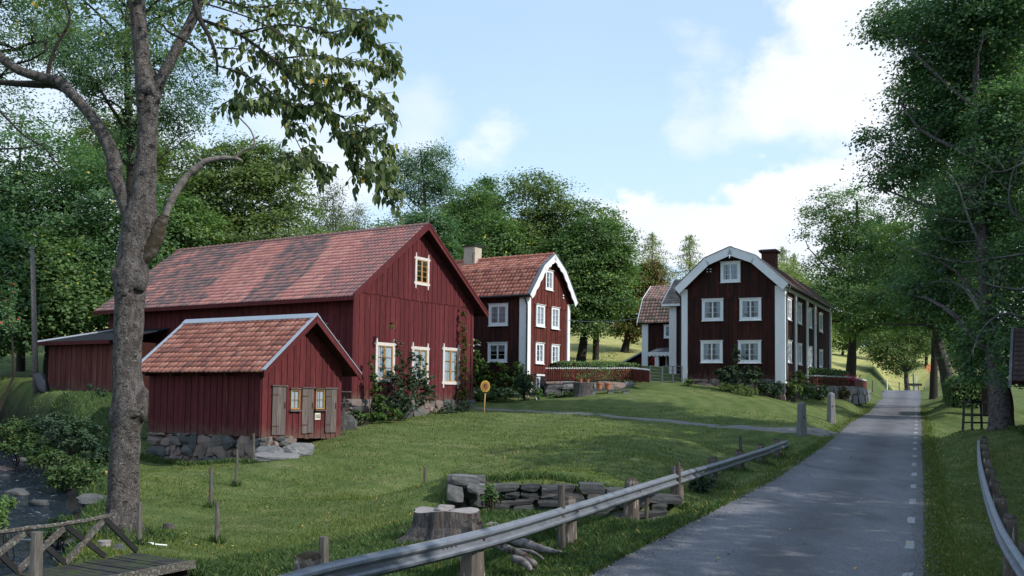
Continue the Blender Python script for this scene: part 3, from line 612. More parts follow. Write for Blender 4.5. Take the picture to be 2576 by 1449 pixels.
# ------------------------------------------------------------------ building kit (all in a building's own frame)
def planks(parent, o, xd, nd, W_, top, bot, holes, bw, mat, seed, proud=.0, skipx=None, name='plank'):
    """upright wall boards, every other one lapped over its neighbours; one object each"""
    r = random.Random(seed); i = 0
    brk = sorted({0., W_} | {c for h in holes for c in (h[0], h[1]) if .03 < c < W_ - .03}); edges = [0.]
    for a, b in zip(brk[:-1], brk[1:]):
        if b - a < .02: continue
        n = max(1, round((b - a) / bw)); ws = [r.uniform(.8, 1.25) for _ in range(n)]; t = sum(ws); acc = a
        for w in ws: acc += (b - a) * w / t; edges.append(acc)
    for x, xe in zip(edges[:-1], edges[1:]):
        d = proud + (.024 if i % 2 else .045) + r.uniform(-.003, .003); g = .006 if i % 2 == 0 else -.014
        if any(abs(h[k] - e) < .02 for h in holes for k in (0, 1) for e in (x, xe)): g = .003
        a = x + g; b = xe - g; m = (a + b) / 2
        hs = sorted([(h[2], h[3]) for h in holes if h[0] <= m <= h[1]]); lo = bot(m) + r.uniform(-.02, .02); z = lo; ta, tb = top(a), top(b)
        for (z0, z1) in hs:
            if z0 > z + .02: MB().frame_box(o, xd, nd, a, b, 0, d, z, z0).build(name, mat, parent)
            z = z1
        if min(ta, tb) > z + .02: MB().frame_box(o, xd, nd, a, b, 0, d, z, ta, None, tb).build(name, mat, parent)
        i += 1

def gable_fn(pts):
    xs = [p[0] for p in pts]; zs = [p[1] for p in pts]
    return lambda x: float(np.interp(x, xs, zs))

_pane = {}
def window(parent, o, xd, nd, xc, z0, w, h, cols=2, rows=3, cas=.12, cmat='white', smat='white', ears=False, cur=.6, style='full', d0=.05, split=True, pots=0, seed=0, lintel=True, name='window', bar=.045):
    """casing, sash bars, panes, curtain and a panel painted as the dark room behind. xc centre, z0 lowest edge of the glazing, w x h glazing"""
    r = random.Random(seed * 7 + 3); x0 = xc - w / 2; x1 = xc + w / 2; z1 = z0 + h
    c = MB(); dd = d0 + .045
    c.frame_box(o, xd, nd, x0 - cas, x0, 0, dd, z0 - cas, z1 + cas); c.frame_box(o, xd, nd, x1, x1 + cas, 0, dd, z0 - cas, z1 + cas)
    c.frame_box(o, xd, nd, x0, x1, 0, dd - .003, z1, z1 + cas); c.frame_box(o, xd, nd, x0, x1, 0, dd - .003, z0 - cas, z0)
    if ears:
        for xx in (x0 - cas, x1):
            for zz, s in ((z1 + cas, 1), (z0 - cas, -1)):
                a = xx + cas * .18; b = xx + cas * .82
                c.frame_box(o, xd, nd, a, b, 0, dd, min(zz, zz + s * .09), max(zz, zz + s * .09))
                c.frame_box(o, xd, nd, a + cas * .08, b - cas * .08, 0, dd, min(zz + s * .09, zz + s * .19), max(zz + s * .09, zz + s * .19))
        for zz in (z0 - cas * .75, z1 + cas * .15):
            c.frame_box(o, xd, nd, x0 - cas - .07, x0 - cas, 0, dd, zz, zz + cas * .6); c.frame_box(o, xd, nd, x1 + cas, x1 + cas + .07, 0, dd, zz, zz + cas * .6)
    fr = c.build(name, M_[cmat], parent)
    if lintel:
        l = MB(); l.frame_box(o, xd, nd, x0 - cas - .04, x1 + cas + .04, 0, dd + .05, z1 + cas + .001, z1 + cas + .03); l.frame_box(o, xd, nd, x0 - cas - .03, x1 + cas + .03, 0, dd + .05, z0 - cas - .035, z0 - cas - .001)
        l.build('sill', M_[cmat if cmat != 'oldwhite' else 'oldwhite'], fr)
    s = MB(); b_ = bar; mu = bar * .5; ds = d0 + .018
    halves = [(x0, xc - .012), (xc + .012, x1)] if split else [(x0, x1)]
    panes = []; cc = cols // len(halves)
    for (a, b) in halves:
        s.frame_box(o, xd, nd, a, a + b_, 0, ds, z0, z1); s.frame_box(o, xd, nd, b - b_, b, 0, ds, z0, z1)
        s.frame_box(o, xd, nd, a + b_, b - b_, 0, ds - .002, z0, z0 + b_); s.frame_box(o, xd, nd, a + b_, b - b_, 0, ds - .002, z1 - b_, z1)
        W2 = b - a - 2 * b_; H2 = h - 2 * b_
        for k in range(1, rows): zz = z0 + b_ + H2 * k / rows; s.frame_box(o, xd, nd, a + b_, b - b_, d0 - .02, ds - .006, zz - mu / 2, zz + mu / 2)
        for k in range(1, cc): xx = a + b_ + W2 * k / cc; s.frame_box(o, xd, nd, xx - mu / 2, xx + mu / 2, d0 - .02, ds - .009, z0 + b_, z1 - b_)
        for i in range(cc):
            for k in range(rows): panes.append((a + b_ + W2 * i / cc, a + b_ + W2 * (i + 1) / cc, z0 + b_ + H2 * k / rows, z0 + b_ + H2 * (k + 1) / rows))
    if split: s.frame_box(o, xd, nd, xc - .012, xc + .012, 0, ds + .012, z0, z1)
    s.build('sash', M_[smat], fr)
    Q = lambda x, z: (o[0] + xd[0] * x + nd[0] * (d0 - .006), o[1] + xd[1] * x + nd[1] * (d0 - .006), o[2] + z)
    fl = Vector((xd[0], xd[1], 0)).cross(Vector((0, 0, 1))).dot(Vector((nd[0], nd[1], 0))) > 0
    for p in panes:
        q = [Q(p[0], p[2]), Q(p[1], p[2]), Q(p[1], p[3]), Q(p[0], p[3])]; MB().add(q if fl else q[::-1], [(0, 1, 2, 3)]).build('pane', M_['glass'], fr)
    MB().frame_box(o, xd, nd, x0, x1, .002, .006, z0, z1).build('room_shade', M_['dark'], fr)  # thin dark panel stands in for the unlit interior behind the glass
    if cur:
        q = MB(); n = 10
        segs = [(x0 + .02, x0 + w * .30), (x1 - w * .30, x1 - .02)] if style == 'sides' else [(x0 + .02, x1 - .02)]
        zz0 = z0 + (.03 if style != 'top' else h * .55)
        if style == 'mid': segs = [(x0 + .02, xc - .03), (xc + .05, x1 - .02)]
        for (a, b) in segs:
            V = []; F = []
            for k in range(n + 1):
                x = a + (b - a) * k / n; dz = .012 + .008 * math.sin(k * 2.1 + seed) + .003 * r.uniform(-1, 1)
                for z in (zz0, z1 - .03): V.append((o[0] + xd[0] * x + nd[0] * dz, o[1] + xd[1] * x + nd[1] * dz, o[2] + z))
            for k in range(n): F.append((2 * k, 2 * k + 2, 2 * k + 3, 2 * k + 1))
            q.add(V, F)
        q.build('curtain', M_['curtain'], fr)
    if pots:
        for k in range(pots):
            x = x0 + w * (k + .5) / pots; z = z0 + .05; P = (o[0] + xd[0] * x + nd[0] * .035, o[1] + xd[1] * x + nd[1] * .035, o[2] + z)
            lf = np.random.default_rng(seed * 10 + k); n = 70
            pts = np.array(P) + lf.normal(0, 1, (n, 3)) * np.array([w * .10, w * .10, .05]) + np.array([0, 0, .14])
            # keep the plant between curtain and pane
            nv = np.array([nd[0], nd[1], 0]); pts -= ((pts - np.array(P)) @ nv)[:, None] * nv; pts += nv * lf.uniform(-.015, .0, n)[:, None]
            leaf_obj('flowering_plant', pts, lf.normal(0, 1, (n, 3)), .05, 'leaf_bush', fr, lf, kind=None)
            pts2 = pts[:9] + np.array([0, 0, .05]); leaf_obj('blossom', pts2, lf.normal(0, 1, (9, 3)), .04, 'redflower', fr, lf, kind=None)
    return fr

def leaf_arrays(P, Nn, size, rng, aspect=.6, fold=.12, droop=None):
    n = len(P); Nn = Nn / (np.linalg.norm(Nn, axis=1, keepdims=True) + 1e-9)
    T = rng.normal(0, 1, (n, 3)) if droop is None else droop + rng.normal(0, .35, (n, 3))
    T -= (T * Nn).sum(1, keepdims=True) * Nn; T /= (np.linalg.norm(T, axis=1, keepdims=True) + 1e-9); B = np.cross(Nn, T)
    s = (np.ones(n) * size)[:, None] * rng.uniform(.7, 1.25, (n, 1)) * .5
    V = np.stack([P - T * s, P + B * s * aspect + Nn * s * fold - T * s * .1, P + T * s, P - B * s * aspect + Nn * s * fold - T * s * .1], 1)
    return V
def leaf_mesh(name, P, Nn, size, mat, rng, tint=None, aspect=.6, droop=None, fold=.12):
    V = leaf_arrays(P, Nn, size, rng, aspect, fold, droop); n = len(P); F = np.arange(4 * n).reshape(n, 4)
    if tint is None: tint = rng.uniform(0, 1, n)
    return np_mesh(name, V.reshape(-1, 3), F, M_[mat], tint)
def leaf_obj(name, P, Nn, size, mat, parent, rng, tint=None, kind='stuff', aspect=.6, droop=None):
    o = obj(name, leaf_mesh(name, P, Nn, size, mat, rng, tint, aspect, droop), parent)
    if kind: o['kind'] = kind
    return o

def tile_proto(w, l, amp=.028, th=.016, n=6):
    """one S-shaped roof tile; x across, y up the slope, z off the roof"""
    V = []; F = []; xs = np.linspace(-.02, w + .012, n + 1)
    for x in xs:
        t = x / w; z = amp * (.5 + .5 * math.cos(2 * math.pi * (t - .28))) ** 1.3
        V += [(x, 0, z + th + .012), (x, l * 1.1, z + .0), (x, 0, z - .002)]
    for i in range(n):
        a = 3 * i; b = a + 3; F += [(a, b, b + 1, a + 1), (a + 2, b + 2, b, a)]
    return V, F

def tile_slope(parent, o, ax, up, length, slope, tw, tl, mat, mats, seed, nparts=290, score=None, tintf=None, name='roof_tile'):
    """o eave corner, ax unit vector along the eave, up unit vector up the slope. The nparts tiles with the best score
    (nearest the viewer) are single objects that share one mesh, the rest are joined"""
    o = Vector(o); ax = Vector(ax).normalized(); up = Vector(up).normalized(); nn = ax.cross(up).normalized()
    if nn.z < 0: nn = -nn
    nc = max(1, round(length / tw)); nr = max(1, round(slope / tl)); tw = length / nc; tl = slope / nr
    V, F = tile_proto(tw, tl); V = np.array(V)
    R = np.array([[ax.x, up.x, nn.x], [ax.y, up.y, nn.y], [ax.z, up.z, nn.z]])
    r = random.Random(seed); cells = [(i, j) for j in range(nr) for i in range(nc)]
    cells.sort(key=(lambda c: score((c[0] + .5) / nc, (c[1] + .5) / nr)) if score else (lambda c: 0)); me = mesh_from(name, V.tolist(), F, M_[mat], True)
    big = []; ft = []
    for q, (i, j) in enumerate(cells):
        p = o + ax * (i * tw + (.004 * r.uniform(-1, 1))) + up * (j * tl + .012 * r.uniform(-1, 1)) + nn * r.uniform(0, .006)
        rot = r.uniform(-.018, .018)
        if q < nparts:
            b = bpy.data.objects.new(name, me); C.objects.link(b); b.parent = parent
            mt = Matrix(((ax.x, up.x, nn.x, p.x), (ax.y, up.y, nn.y, p.y), (ax.z, up.z, nn.z, p.z), (0, 0, 0, 1))) @ Matrix.Rotation(rot, 4, 'Z'); b.matrix_local = mt
        else:
            big.append(V @ R.T + np.array(p)); t = r.uniform(0, 1) * .62
            ft += [t + (.38 * tintf((i + .5) / nc, (j + .5) / nr, r) if tintf else .19)] * len(F)
    if big:
        m = len(V); VV = np.concatenate(big); FF = np.concatenate([np.array(F) + m * k for k in range(len(big))])
        b = obj(name + 's', np_mesh(name, VV, FF, M_[mats], ft, smooth=True), parent); b['kind'] = 'stuff'
    return nc, nr

def slab(parent, name, a, b, c, d, th, mat):
    """thick sheet from four corners, thickness downwards along its normal"""
    a, b, c, d = map(Vector, (a, b, c, d)); n = (b - a).cross(d - a).normalized()
    if n.z < 0: n = -n
    return MB().hexa([p - n * th for p in (a, b, c, d)], [a, b, c, d]).build(name, M_[mat], parent)

def stone_mesh(seed, flat=1., g=3, cuts=9):
    """unit boulder: rounded block cut by random planes"""
    r = random.Random(seed); V = []; F = []; idx = {}; pl = []
    for _ in range(cuts):
        n = Vector((r.gauss(0, 1), r.gauss(0, 1), r.gauss(0, 1))).normalized(); pl.append((n, r.uniform(.62, .92)))
    def vid(k):
        if k not in idx:
            p = Vector(k) / g * 2 - Vector((1, 1, 1)); L = (abs(p.x) ** 5 + abs(p.y) ** 5 + abs(p.z) ** 5) ** .2; p = p / L
            for n, d in pl:
                e = p.dot(n) - d
                if e > 0: p = p - n * e
            p = p * (1 + r.uniform(-.04, .04)); idx[k] = len(V); V.append((p.x * .54, p.y * .54, p.z * .54))
        return idx[k]
    for ax in range(3):
        for s in (0, g):
            for i in range(g):
                for j in range(g):
                    q = []
                    for (u, v) in ((i, j), (i + 1, j), (i + 1, j + 1), (i, j + 1)):
                        c = [0, 0, 0]; c[ax] = s; c[(ax + 1) % 3] = u; c[(ax + 2) % 3] = v; q.append(vid(tuple(c)))
                    F.append(tuple(q if s else q[::-1]))
    return V, F
_stones = {}
def stone_me(mat, k, blocky=False):
    key = (mat, k, blocky)
    if key not in _stones:
        V, F = stone_mesh(k + (50 if blocky else 0), 1, 2 if blocky else 2, 5 if blocky else 7)
        if blocky: V = [tuple(math.copysign(min(.52, abs(c * 1.9) ** .5 * .5), c) for c in v) for v in V]
        _stones[key] = mesh_from('stone', V, F, M_[mat], False)
    return _stones[key]
def stones(parent, o, xd, nd, L_, z0, z1, row, mat, seed, depth=.35, blocky=False, back=True, name='stone', asp=(1.0, 2.0), slope=None):
    """irregular courses of stones filling a wall face; every stone an object"""
    r = random.Random(seed); z = 0; o = Vector(o); ang = math.atan2(xd[1], xd[0])
    hmax = max(z1(x) - z0(x) for x in np.linspace(0, L_, 9)); z = 0.; q = 0
    while z < hmax - .03:
        h = row * r.uniform(.7, 1.4); x = -r.uniform(0, row * .5)
        while x < L_:
            w = h * r.uniform(*asp) * (1 if r.random() > .2 else .55); xc = min(max(x + w / 2, w * .3), L_ - w * .3); base = z0(min(max(xc, 0), L_)); top = z1(min(max(xc, 0), L_))
            hh = h * (r.uniform(.85, 1.15) if r.random() > .25 else 1.45); zc = base + z + h / 2 + r.uniform(-.02, .02)
            if base + z < top - .04:
                if zc + hh / 2 > top: hh = max(.08, (top - (zc - hh / 2))); zc = top - hh / 2
                b = bpy.data.objects.new(name, stone_me(mat, r.randrange(12), blocky)); C.objects.link(b); b.parent = parent
                b.location = (o.x + xd[0] * xc + nd[0] * r.uniform(-.02, .04), o.y + xd[1] * xc + nd[1] * r.uniform(-.02, .04), o.z + zc)
                b.rotation_euler = (r.uniform(-.05, .05), r.uniform(-.14, .14) * (1 if not blocky else .3) + (math.pi if r.random() < .5 else 0) * (not blocky), ang + r.uniform(-.04, .04))
                b.scale = (w * 1.10, depth * r.uniform(.9, 1.1), hh * 1.12); q += 1
            x += w * .98
        z += h * .96
    return q

gdir = Vector((.533, .846, 0)); RZ = math.atan2(.846, .533)
def frame(px, py, Y): return at(px, py, Y)


# ------------------------------------------------------------------ the big barn
bp0 = at(884, 1004, 44); barn = thing('barn', 'large red board barn with long tiled roof and three tall white-framed windows', 'barn', bp0, RZ)
bW = 9.5; bL = 17.6
ze = at(885, 728, 44).z - bp0.z                                     # wall plate height
zr = 8.55; GX0 = (0, 0, 0)
top = gable_fn([(0, ze + .12), (bW / 2, zr - .12), (bW, ze + .12)])
wallc = MB(); wallc.box(.0, bW, .0, bL, -.25, ze)
wallc.add([(0, 0, ze), (bW, 0, ze), (bW / 2, 0, zr - .1), (0, bL, ze), (bW, bL, ze), (bW / 2, bL, zr - .1)], [(0, 1, 2), (5, 4, 3), (0, 2, 5, 3), (1, 4, 5, 2)])
wall = wallc.build('wall', M_['core'], barn)
wz0 = [.78, .78, .78]; bwin = [(2.05, .80, 1.02, 1.62), (4.75, .80, .98, 1.62), (7.55, .80, .98, 1.62)]
def bwin_z(px, pyb, pyt, x):  # glazing from pixels on the gable plane
    P = bp0 + gdir * x; Y = P.y; return at(px, pyb, Y).z - bp0.z, at(px, pyt, Y).z - bp0.z
def gx_from_px(px, origin=None, y=950):
    o = origin or bp0; lo, hi = -3, 30
    for _ in range(40):
        m = (lo + hi) / 2; P = o + gdir * m
        if proj((P.x, P.y, EYE))[0] < px: lo = m
        else: hi = m
    return (lo + hi) / 2
holes = []; wins = []
for (xl, xr_, yt, yb) in [(945, 983, 870, 953), (1036, 1069, 880, 955), (1114, 1147, 882, 960)]:
    a = gx_from_px(xl); b = gx_from_px(xr_); z0, z1 = bwin_z((xl + xr_) / 2, yb, yt, (a + b) / 2); wins.append(((a + b) / 2, z0, b - a, z1 - z0)); holes.append((a, b, z0, z1))
a = gx_from_px(1040); b = gx_from_px(1067); z0, z1 = bwin_z(1053, 711, 655, (a + b) / 2); loft = ((a + b) / 2, z0, b - a, z1 - z0); lh = (a, b, z0, z1)
zsL = at(874 + 30, 733, 44.3).z - bp0.z + .0; zsR = zsL
seam = lambda x: zsL
planks(wall, (0, 0, 0), (1, 0), (0, -1), bW, lambda x: zsL, lambda x: 0, holes, .19, M_['falu'], 1)
planks(wall, (0, 0, 0), (1, 0), (0, -1), bW, top, lambda x: zsL - .04, [lh], .19, M_['falu'], 2, proud=.03)
planks(wall, (0, 0, 0), (0, 1), (-1, 0), bL, lambda x: ze, lambda x: 0, [], .2, M_['falu'], 3)
MB().frame_box((0, 0, 0), (1, 0), (0, -1), 0, .16, 0, .075, 0, zsL - .05).frame_box((0, 0, 0), (0, 1), (-1, 0), -.07, .14, 0, .075, 0, ze - .02).build('corner_board', M_['falu'], barn)
MB().frame_box((0, 0, 0), (1, 0), (0, -1), bW - .16, bW + .04, 0, .075, 0, zsL - .05).build('corner_board', M_['falu'], barn)
for k, (xc, z0, w, h) in enumerate(wins): window(barn, (0, 0, 0), (1, 0), (0, -1), xc, z0, w, h, 2, 3, .15, 'oldwhite', 'ochre', ears=True, style='mid', seed=k, lintel=False)
window(barn, (0, 0, 0), (1, 0), (0, -1), loft[0], loft[1], loft[2], loft[3], 2, 4, .14, 'oldwhite', 'ochre', ears=True, cur=0, seed=5, lintel=False)
# roof: eave overhang .55 at the side, rake .6 at the gable
oe = .62; og = .55; pit = math.atan2(zr - ze, bW / 2); ez = ze + .06 - oe * math.tan(pit)
roof = slab(barn, 'roof', (-oe, -og, ez), (bW / 2, -og, zr + .06), (bW / 2, bL + og, zr + .06), (-oe, bL + og, ez), .06, 'core')
slab(roof, 'roof_deck', (bW + oe, -og, ez), (bW / 2, -og, zr + .06), (bW / 2, bL + og, zr + .06), (bW + oe, bL + og, ez), .06, 'core')
upv = Vector((math.cos(pit), 0, math.sin(pit))); sl = (bW / 2 + oe) / math.cos(pit)
def btint(u, v, r):
    # weathering in broad upright bands along the roof, patchy towards the far end
    s = u; d = .5 * math.sin(v * 5 + u * 9) * .035
    band = 1.0
    if .26 + d + .05 * v < s < .40 + d + .07 * v: band = .15
    elif s > .56 + d + .06 * v: band = .12 + .5 * (math.sin(s * 31 + v * 9) * math.sin(v * 13 + s * 7) > .45)
    elif .40 < s < .56: band = .85
    if r.random() < .03: band = 1.4 if r.random() < .5 else .2
    return band * 1.55 - .25
tile_slope(roof, (-oe, -og, ez + .02), (0, 1, 0), upv, bL + 2 * og, sl, .235, .315, 'btile', 'btile_s', 5, 290, lambda u, v: u * 18 - v * .3, btint)
tile_slope(roof, (bW + oe, -og, ez + .02), (0, 1, 0), (-upv.x, 0, upv.z), bL + 2 * og, sl, .47, .63, 'btile', 'btile_s', 6, 0, None, btint)
nr = 52; cap = MB()
for i in range(nr):
    y0 = -og + (bL + 2 * og) * i / nr; y1 = y0 + (bL + 2 * og) / nr * 1.08; t = i * .31
    cap.tube([(bW / 2, y0, zr + .085 + .012), (bW / 2, y1, zr + .085)], [.115, .10], 8, True)
c_ = cap.build('ridge_tiles', M_['btile'], roof); c_['kind'] = 'stuff'
# barge boards and eave board
for s in (1, -1):
    x0 = -oe - .03 if s > 0 else bW + oe + .03; xm = bW / 2
    m = MB(); y = -og - .06
    m.hexa([(x0, y, ez - .16), (xm, y, zr - .16), (xm, y + .05, zr - .16), (x0, y + .05, ez - .16)], [(x0, y, ez + .07), (xm, y, zr + .13), (xm, y + .05, zr + .13), (x0, y + .05, ez + .07)])
    m.hexa([(x0, y - .03, ez + .02), (xm, y - .03, zr + .08), (xm, y, zr + .08), (x0, y, ez + .02)], [(x0, y - .03, ez + .12), (xm, y - .03, zr + .18), (xm, y + .10, zr + .18), (x0, y + .10, ez + .12)])
    m.build('barge_board', M_['falu'], barn)
MB().box(-oe - .035, -oe, -og - .01, bL + og, ez - .15, ez + .01).build('eave_board', M_['falu'], barn)
MB().box(bW / 2 - .03, bW / 2 + .03, -og - .02, -og + .04, zr + .1, zr + .38).build('finial', M_['steel'], barn)
f_ = MB().box(.05, bW - .02, .02, .5, -1.3, -.01).box(.02, .5, .02, bL - .02, -1.6, -.01).build('foundation', M_['dark'], barn)
stones(f_, (0, 0, 0), (1, 0), (0, -1), bW, lambda x: -1.05 + .05 * x, lambda x: .0, .48, 'stone', 21, depth=.3, asp=(1.2, 2.3), blocky=True)
stones(f_, (0, 0, 0), (0, 1), (-1, 0), bL, lambda x: -.95 + 0 * x, lambda x: .0, .42, 'stone', 22, depth=.3, asp=(1.0, 1.9))
for dz in (.0, .28, .6): MB().box(bW + .03, bW + .07, -.10, -.02, ze * .52 + dz, ze * .52 + dz + .09).build('insulator', M_['white'], barn)

# ------------------------------------------------------------------ annex behind the barn
ap0 = at(272, 982, 48.5)
annex = thing('annex', 'low red board shed with dark felt roof beyond the big tree trunk', 'shed', ap0, RZ)
P_l = at(121, 985, 50)
aL = 4.6
for _ in range(1):
    lo, hi = 0, 20
    for _k in range(40):
        m = (lo + hi) / 2; P = ap0 + Vector((-.846, .533, 0)) * m
        if proj(P)[0] > 121: lo = m
        else: hi = m
    aL = lo
az = at(272, 858, 48.5).z - ap0.z; aw = MB().box(0, 3.6, -.7, aL, -.3, az).build('wall', M_['core'], annex)
planks(aw, (0, -.7, 0), (0, 1), (-1, 0), aL + .7, lambda x: az, lambda x: -.05, [], .21, M_['falu_annex'], 31)
planks(aw, (0, aL, 0), (1, 0), (0, 1), 3.6, lambda x: az + .3 * x, lambda x: -.05, [], .21, M_['falu_annex'], 32)
slab(annex, 'roof', (-.5, -.7, az + .0), (3.9, -.7, az + 1.05), (3.9, aL - 1.6, az + 1.05), (-.5, aL + .75, az + .0), .05, 'felt')
MB().box(-.56, -.5, -.7, aL + .75, az - .16, az + .03).build('eave_board', M_['falu'], annex)
MB().beam((-.5, aL + .78, az + .02), (3.9, aL - 1.57, az + 1.07), .06, .10).build('roof_edging', M_['zinc'], annex)

# ------------------------------------------------------------------ the privy (small tiled shed)
sp0 = at(655, 1099, 35); shed = thing('outhouse', 'small red tiled outhouse with three grey doors and two little windows', 'outhouse', sp0, RZ)
sW = 4.18; sL = 6.2; se = at(655, 915, 35).z - sp0.z; srz = at(779, 800, 36.4).z - sp0.z
Z = lambda py, x: at(760, py, (sp0 + gdir * x).y).z - sp0.z
top = gable_fn([(0, se + .05), (sW / 2, srz - .12), (sW, se + .05)])
m = MB(); m.box(0, sW, 0, sL, -.1, se); m.add([(0, 0, se), (sW, 0, se), (sW / 2, 0, srz - .1), (0, sL, se), (sW, sL, se), (sW / 2, sL, srz - .1)], [(0, 1, 2), (5, 4, 3), (0, 2, 5, 3), (1, 4, 5, 2)])
swall = m.build('wall', M_['core'], shed)
sx = lambda px: gx_from_px(px, sp0)
doors = [(682, 716, 972, 1095), (757, 785, 977, 1090), (816, 843, 978, 1089)]
swins = [(728, 751, 981, 1029), (791, 813, 981, 1028)]
holes = []; wl = []
for (xl, xr_, yt, yb) in swins:
    a = sx(xl); b = sx(xr_); P = sp0 + gdir * (a + b) / 2; z0 = at((xl + xr_) / 2, yb, P.y).z - sp0.z; z1 = at((xl + xr_) / 2, yt, P.y).z - sp0.z
    wl.append(((a + b) / 2, z0, b - a, z1 - z0)); holes.append((a, b, z0, z1))
planks(swall, (0, 0, 0), (1, 0), (0, -1), sW, top, lambda x: -.03 - .04 * x, holes, .15, M_['falu'], 41)
planks(swall, (0, 0, 0), (0, 1), (-1, 0), sL, lambda x: se, lambda x: .0, [], .17, M_['falu'], 42)
for k, (xl, xr_, yt, yb) in enumerate(doors):
    a = sx(xl); b = sx(xr_); P = sp0 + gdir * (a + b) / 2; z0 = at((xl + xr_) / 2, yb, P.y).z - sp0.z; z1 = at((xl + xr_) / 2, yt, P.y).z - sp0.z
    w = b - a; d = MB(); d.frame_box((0, 0, 0), (1, 0), (0, -1), a + .02, b - .02, 0, .062, z0 + .02, z1 - .02); dr = d.build('door', M_['dark'], shed)
    r = random.Random(k); x = a; n = 3 if k == 0 else 2
    for i in range(n):
        x1 = a + w * (i + 1) / n; MB().frame_box((0, 0, 0), (1, 0), (0, -1), x + .004, x1 - .004, .06, .085 + .006 * (i % 2), z0 + r.uniform(0, .02), z1).build('door_board', M_['grey_wood'], dr); x = x1
    MB().frame_box((0, 0, 0), (1, 0), (0, -1), a - .05, b + .05, .02, .13, z1 + .002, z1 + .045).build('lintel', M_['grey_wood'], dr)
    h = MB()
    for zz in (z0 + (z1 - z0) * .18, z0 + (z1 - z0) * .82): MB().frame_box((0, 0, 0), (1, 0), (0, -1), a - .03, a + w * .45, .09, .102, zz, zz + .035).build('hinge', M_['iron'], dr)
    MB().frame_box((0, 0, 0), (1, 0), (0, -1), b - .09, b - .05, .09, .12, z0 + (z1 - z0) * .55, z0 + (z1 - z0) * .68).build('handle', M_['iron'], dr)
for k, (xc, z0, w, h) in enumerate(wl):
    f = window(shed, (0, 0, 0), (1, 0), (0, -1), xc, z0 + .01, w * .90, h - .02, 2, 2, .022, 'ochre', 'ochre', style='full', seed=60 + k, lintel=False, bar=.018, split=False)
    MB().frame_box((0, 0, 0), (1, 0), (0, -1), xc - w * .62, xc + w * .62, .03, .14, z0 - .09, z0 - .035).frame_box((0, 0, 0), (1, 0), (0, -1), xc - w * .6, xc + w * .6, .03, .14, z0 + h + .04, z0 + h + .075).build('sill', M_['grey_wood'], f)
# enamel plate with the letters DASS
a = sx(791); b = sx(804.5); P = sp0 + gdir * (a + b) / 2; z0 = at(798, 1055.5, P.y).z - sp0.z; z1 = at(798, 1039, P.y).z - sp0.z
plate = MB().frame_box((0, 0, 0), (1, 0), (0, -1), a, b, .05, .058, z0, z1).build('sign_plate', M_['enamel'], shed)
cu_ = bpy.data.curves.new('letters', 'FONT'); cu_.body = 'DASS'; cu_.extrude = .002; cu_.offset = .018; cu_.align_x = 'CENTER'; cu_.align_y = 'CENTER'; cu_.size = 1
tmp = bpy.data.objects.new('letters', cu_); C.objects.link(tmp); bpy.context.view_layer.update()
dg = bpy.context.evaluated_depsgraph_get(); tm = bpy.data.meshes.new_from_object(tmp.evaluated_get(dg)); bpy.data.objects.remove(tmp)
tm.materials.clear(); tm.materials.append(M_['print']); xs = [v.co.x for v in tm.vertices]; ys = [v.co.y for v in tm.vertices]
fx = (b - a) * .84 / (max(xs) - min(xs)); fy = (z1 - z0) * .64 / (max(ys) - min(ys)); mx_ = (max(xs) + min(xs)) / 2; my_ = (max(ys) + min(ys)) / 2
for v in tm.vertices: v.co = Vector(((v.co.x - mx_) * fx + (a + b) / 2, -.0605 - v.co.z, (v.co.y - my_) * fy + (z0 + z1) / 2))
obj('letters', tm, plate)
oe = .46; og = .58; pit = math.atan2(srz - se, sW / 2); ez = se + .08 - oe * math.tan(pit); upv = Vector((math.cos(pit), 0, math.sin(pit))); sl = (sW / 2 + oe) / math.cos(pit)
sroof = slab(shed, 'roof', (-oe, -og, ez), (sW / 2, -og, srz + .08), (sW / 2, sL + .5, srz + .08), (-oe, sL + .5, ez), .05, 'core')
slab(sroof, 'roof_deck', (sW + oe, -og, ez), (sW / 2, -og, srz + .08), (sW / 2, sL + .5, srz + .08), (sW + oe, sL + .5, ez), .05, 'core')
tile_slope(sroof, (-oe - .04, -og + .05, ez + .0), (0, 1, 0), upv, sL + .5 + og - .1, sl, .262, .305, 'tile', 'tile_s', 7, 300)
tile_slope(sroof, (sW + oe, -og + .05, ez + .02), (0, 1, 0), (-upv.x, 0, upv.z), sL + .5 + og - .1, sl, .262, .31, 'tile', 'tile_s', 8, 0)
for s in (1, -1):
    x0 = -oe - .03 if s > 0 else sW + oe + .03; xm = sW / 2; y = -og - .05
    m = MB(); m.hexa([(x0, y, ez - .20), (xm, y, srz - .16), (xm, y + .045, srz - .16), (x0, y + .045, ez - .20)], [(x0, y, ez + .03), (xm, y, srz + .09), (xm, y + .045, srz + .09), (x0, y + .045, ez + .03)])
    m.build('barge_board', M_['falu'], shed)
    for yy in ((y - .02, y + .14), (sL + .42, sL + .58)):
        m = MB(); m.hexa([(x0, yy[0], ez + .06), (xm, yy[0], srz + .12), (xm, yy[1], srz + .12), (x0, yy[1], ez + .06)], [(x0, yy[0], ez + .10), (xm, yy[0], srz + .16), (xm, yy[1], srz + .16), (x0, yy[1], ez + .10)])
        m.build('roof_edging', M_['zinc'], shed)
m = MB(); q = .20
m.hexa([(sW / 2 - q, -og - .07, srz + .17 - q * math.tan(pit)), (sW / 2, -og - .07, srz + .17), (sW / 2, sL + .58, srz + .17), (sW / 2 - q, sL + .58, srz + .17 - q * math.tan(pit))], [(sW / 2 - q, -og - .07, srz + .19 - q * math.tan(pit)), (sW / 2, -og - .07, srz + .195), (sW / 2, sL + .58, srz + .195), (sW / 2 - q, sL + .58, srz + .19 - q * math.tan(pit))])
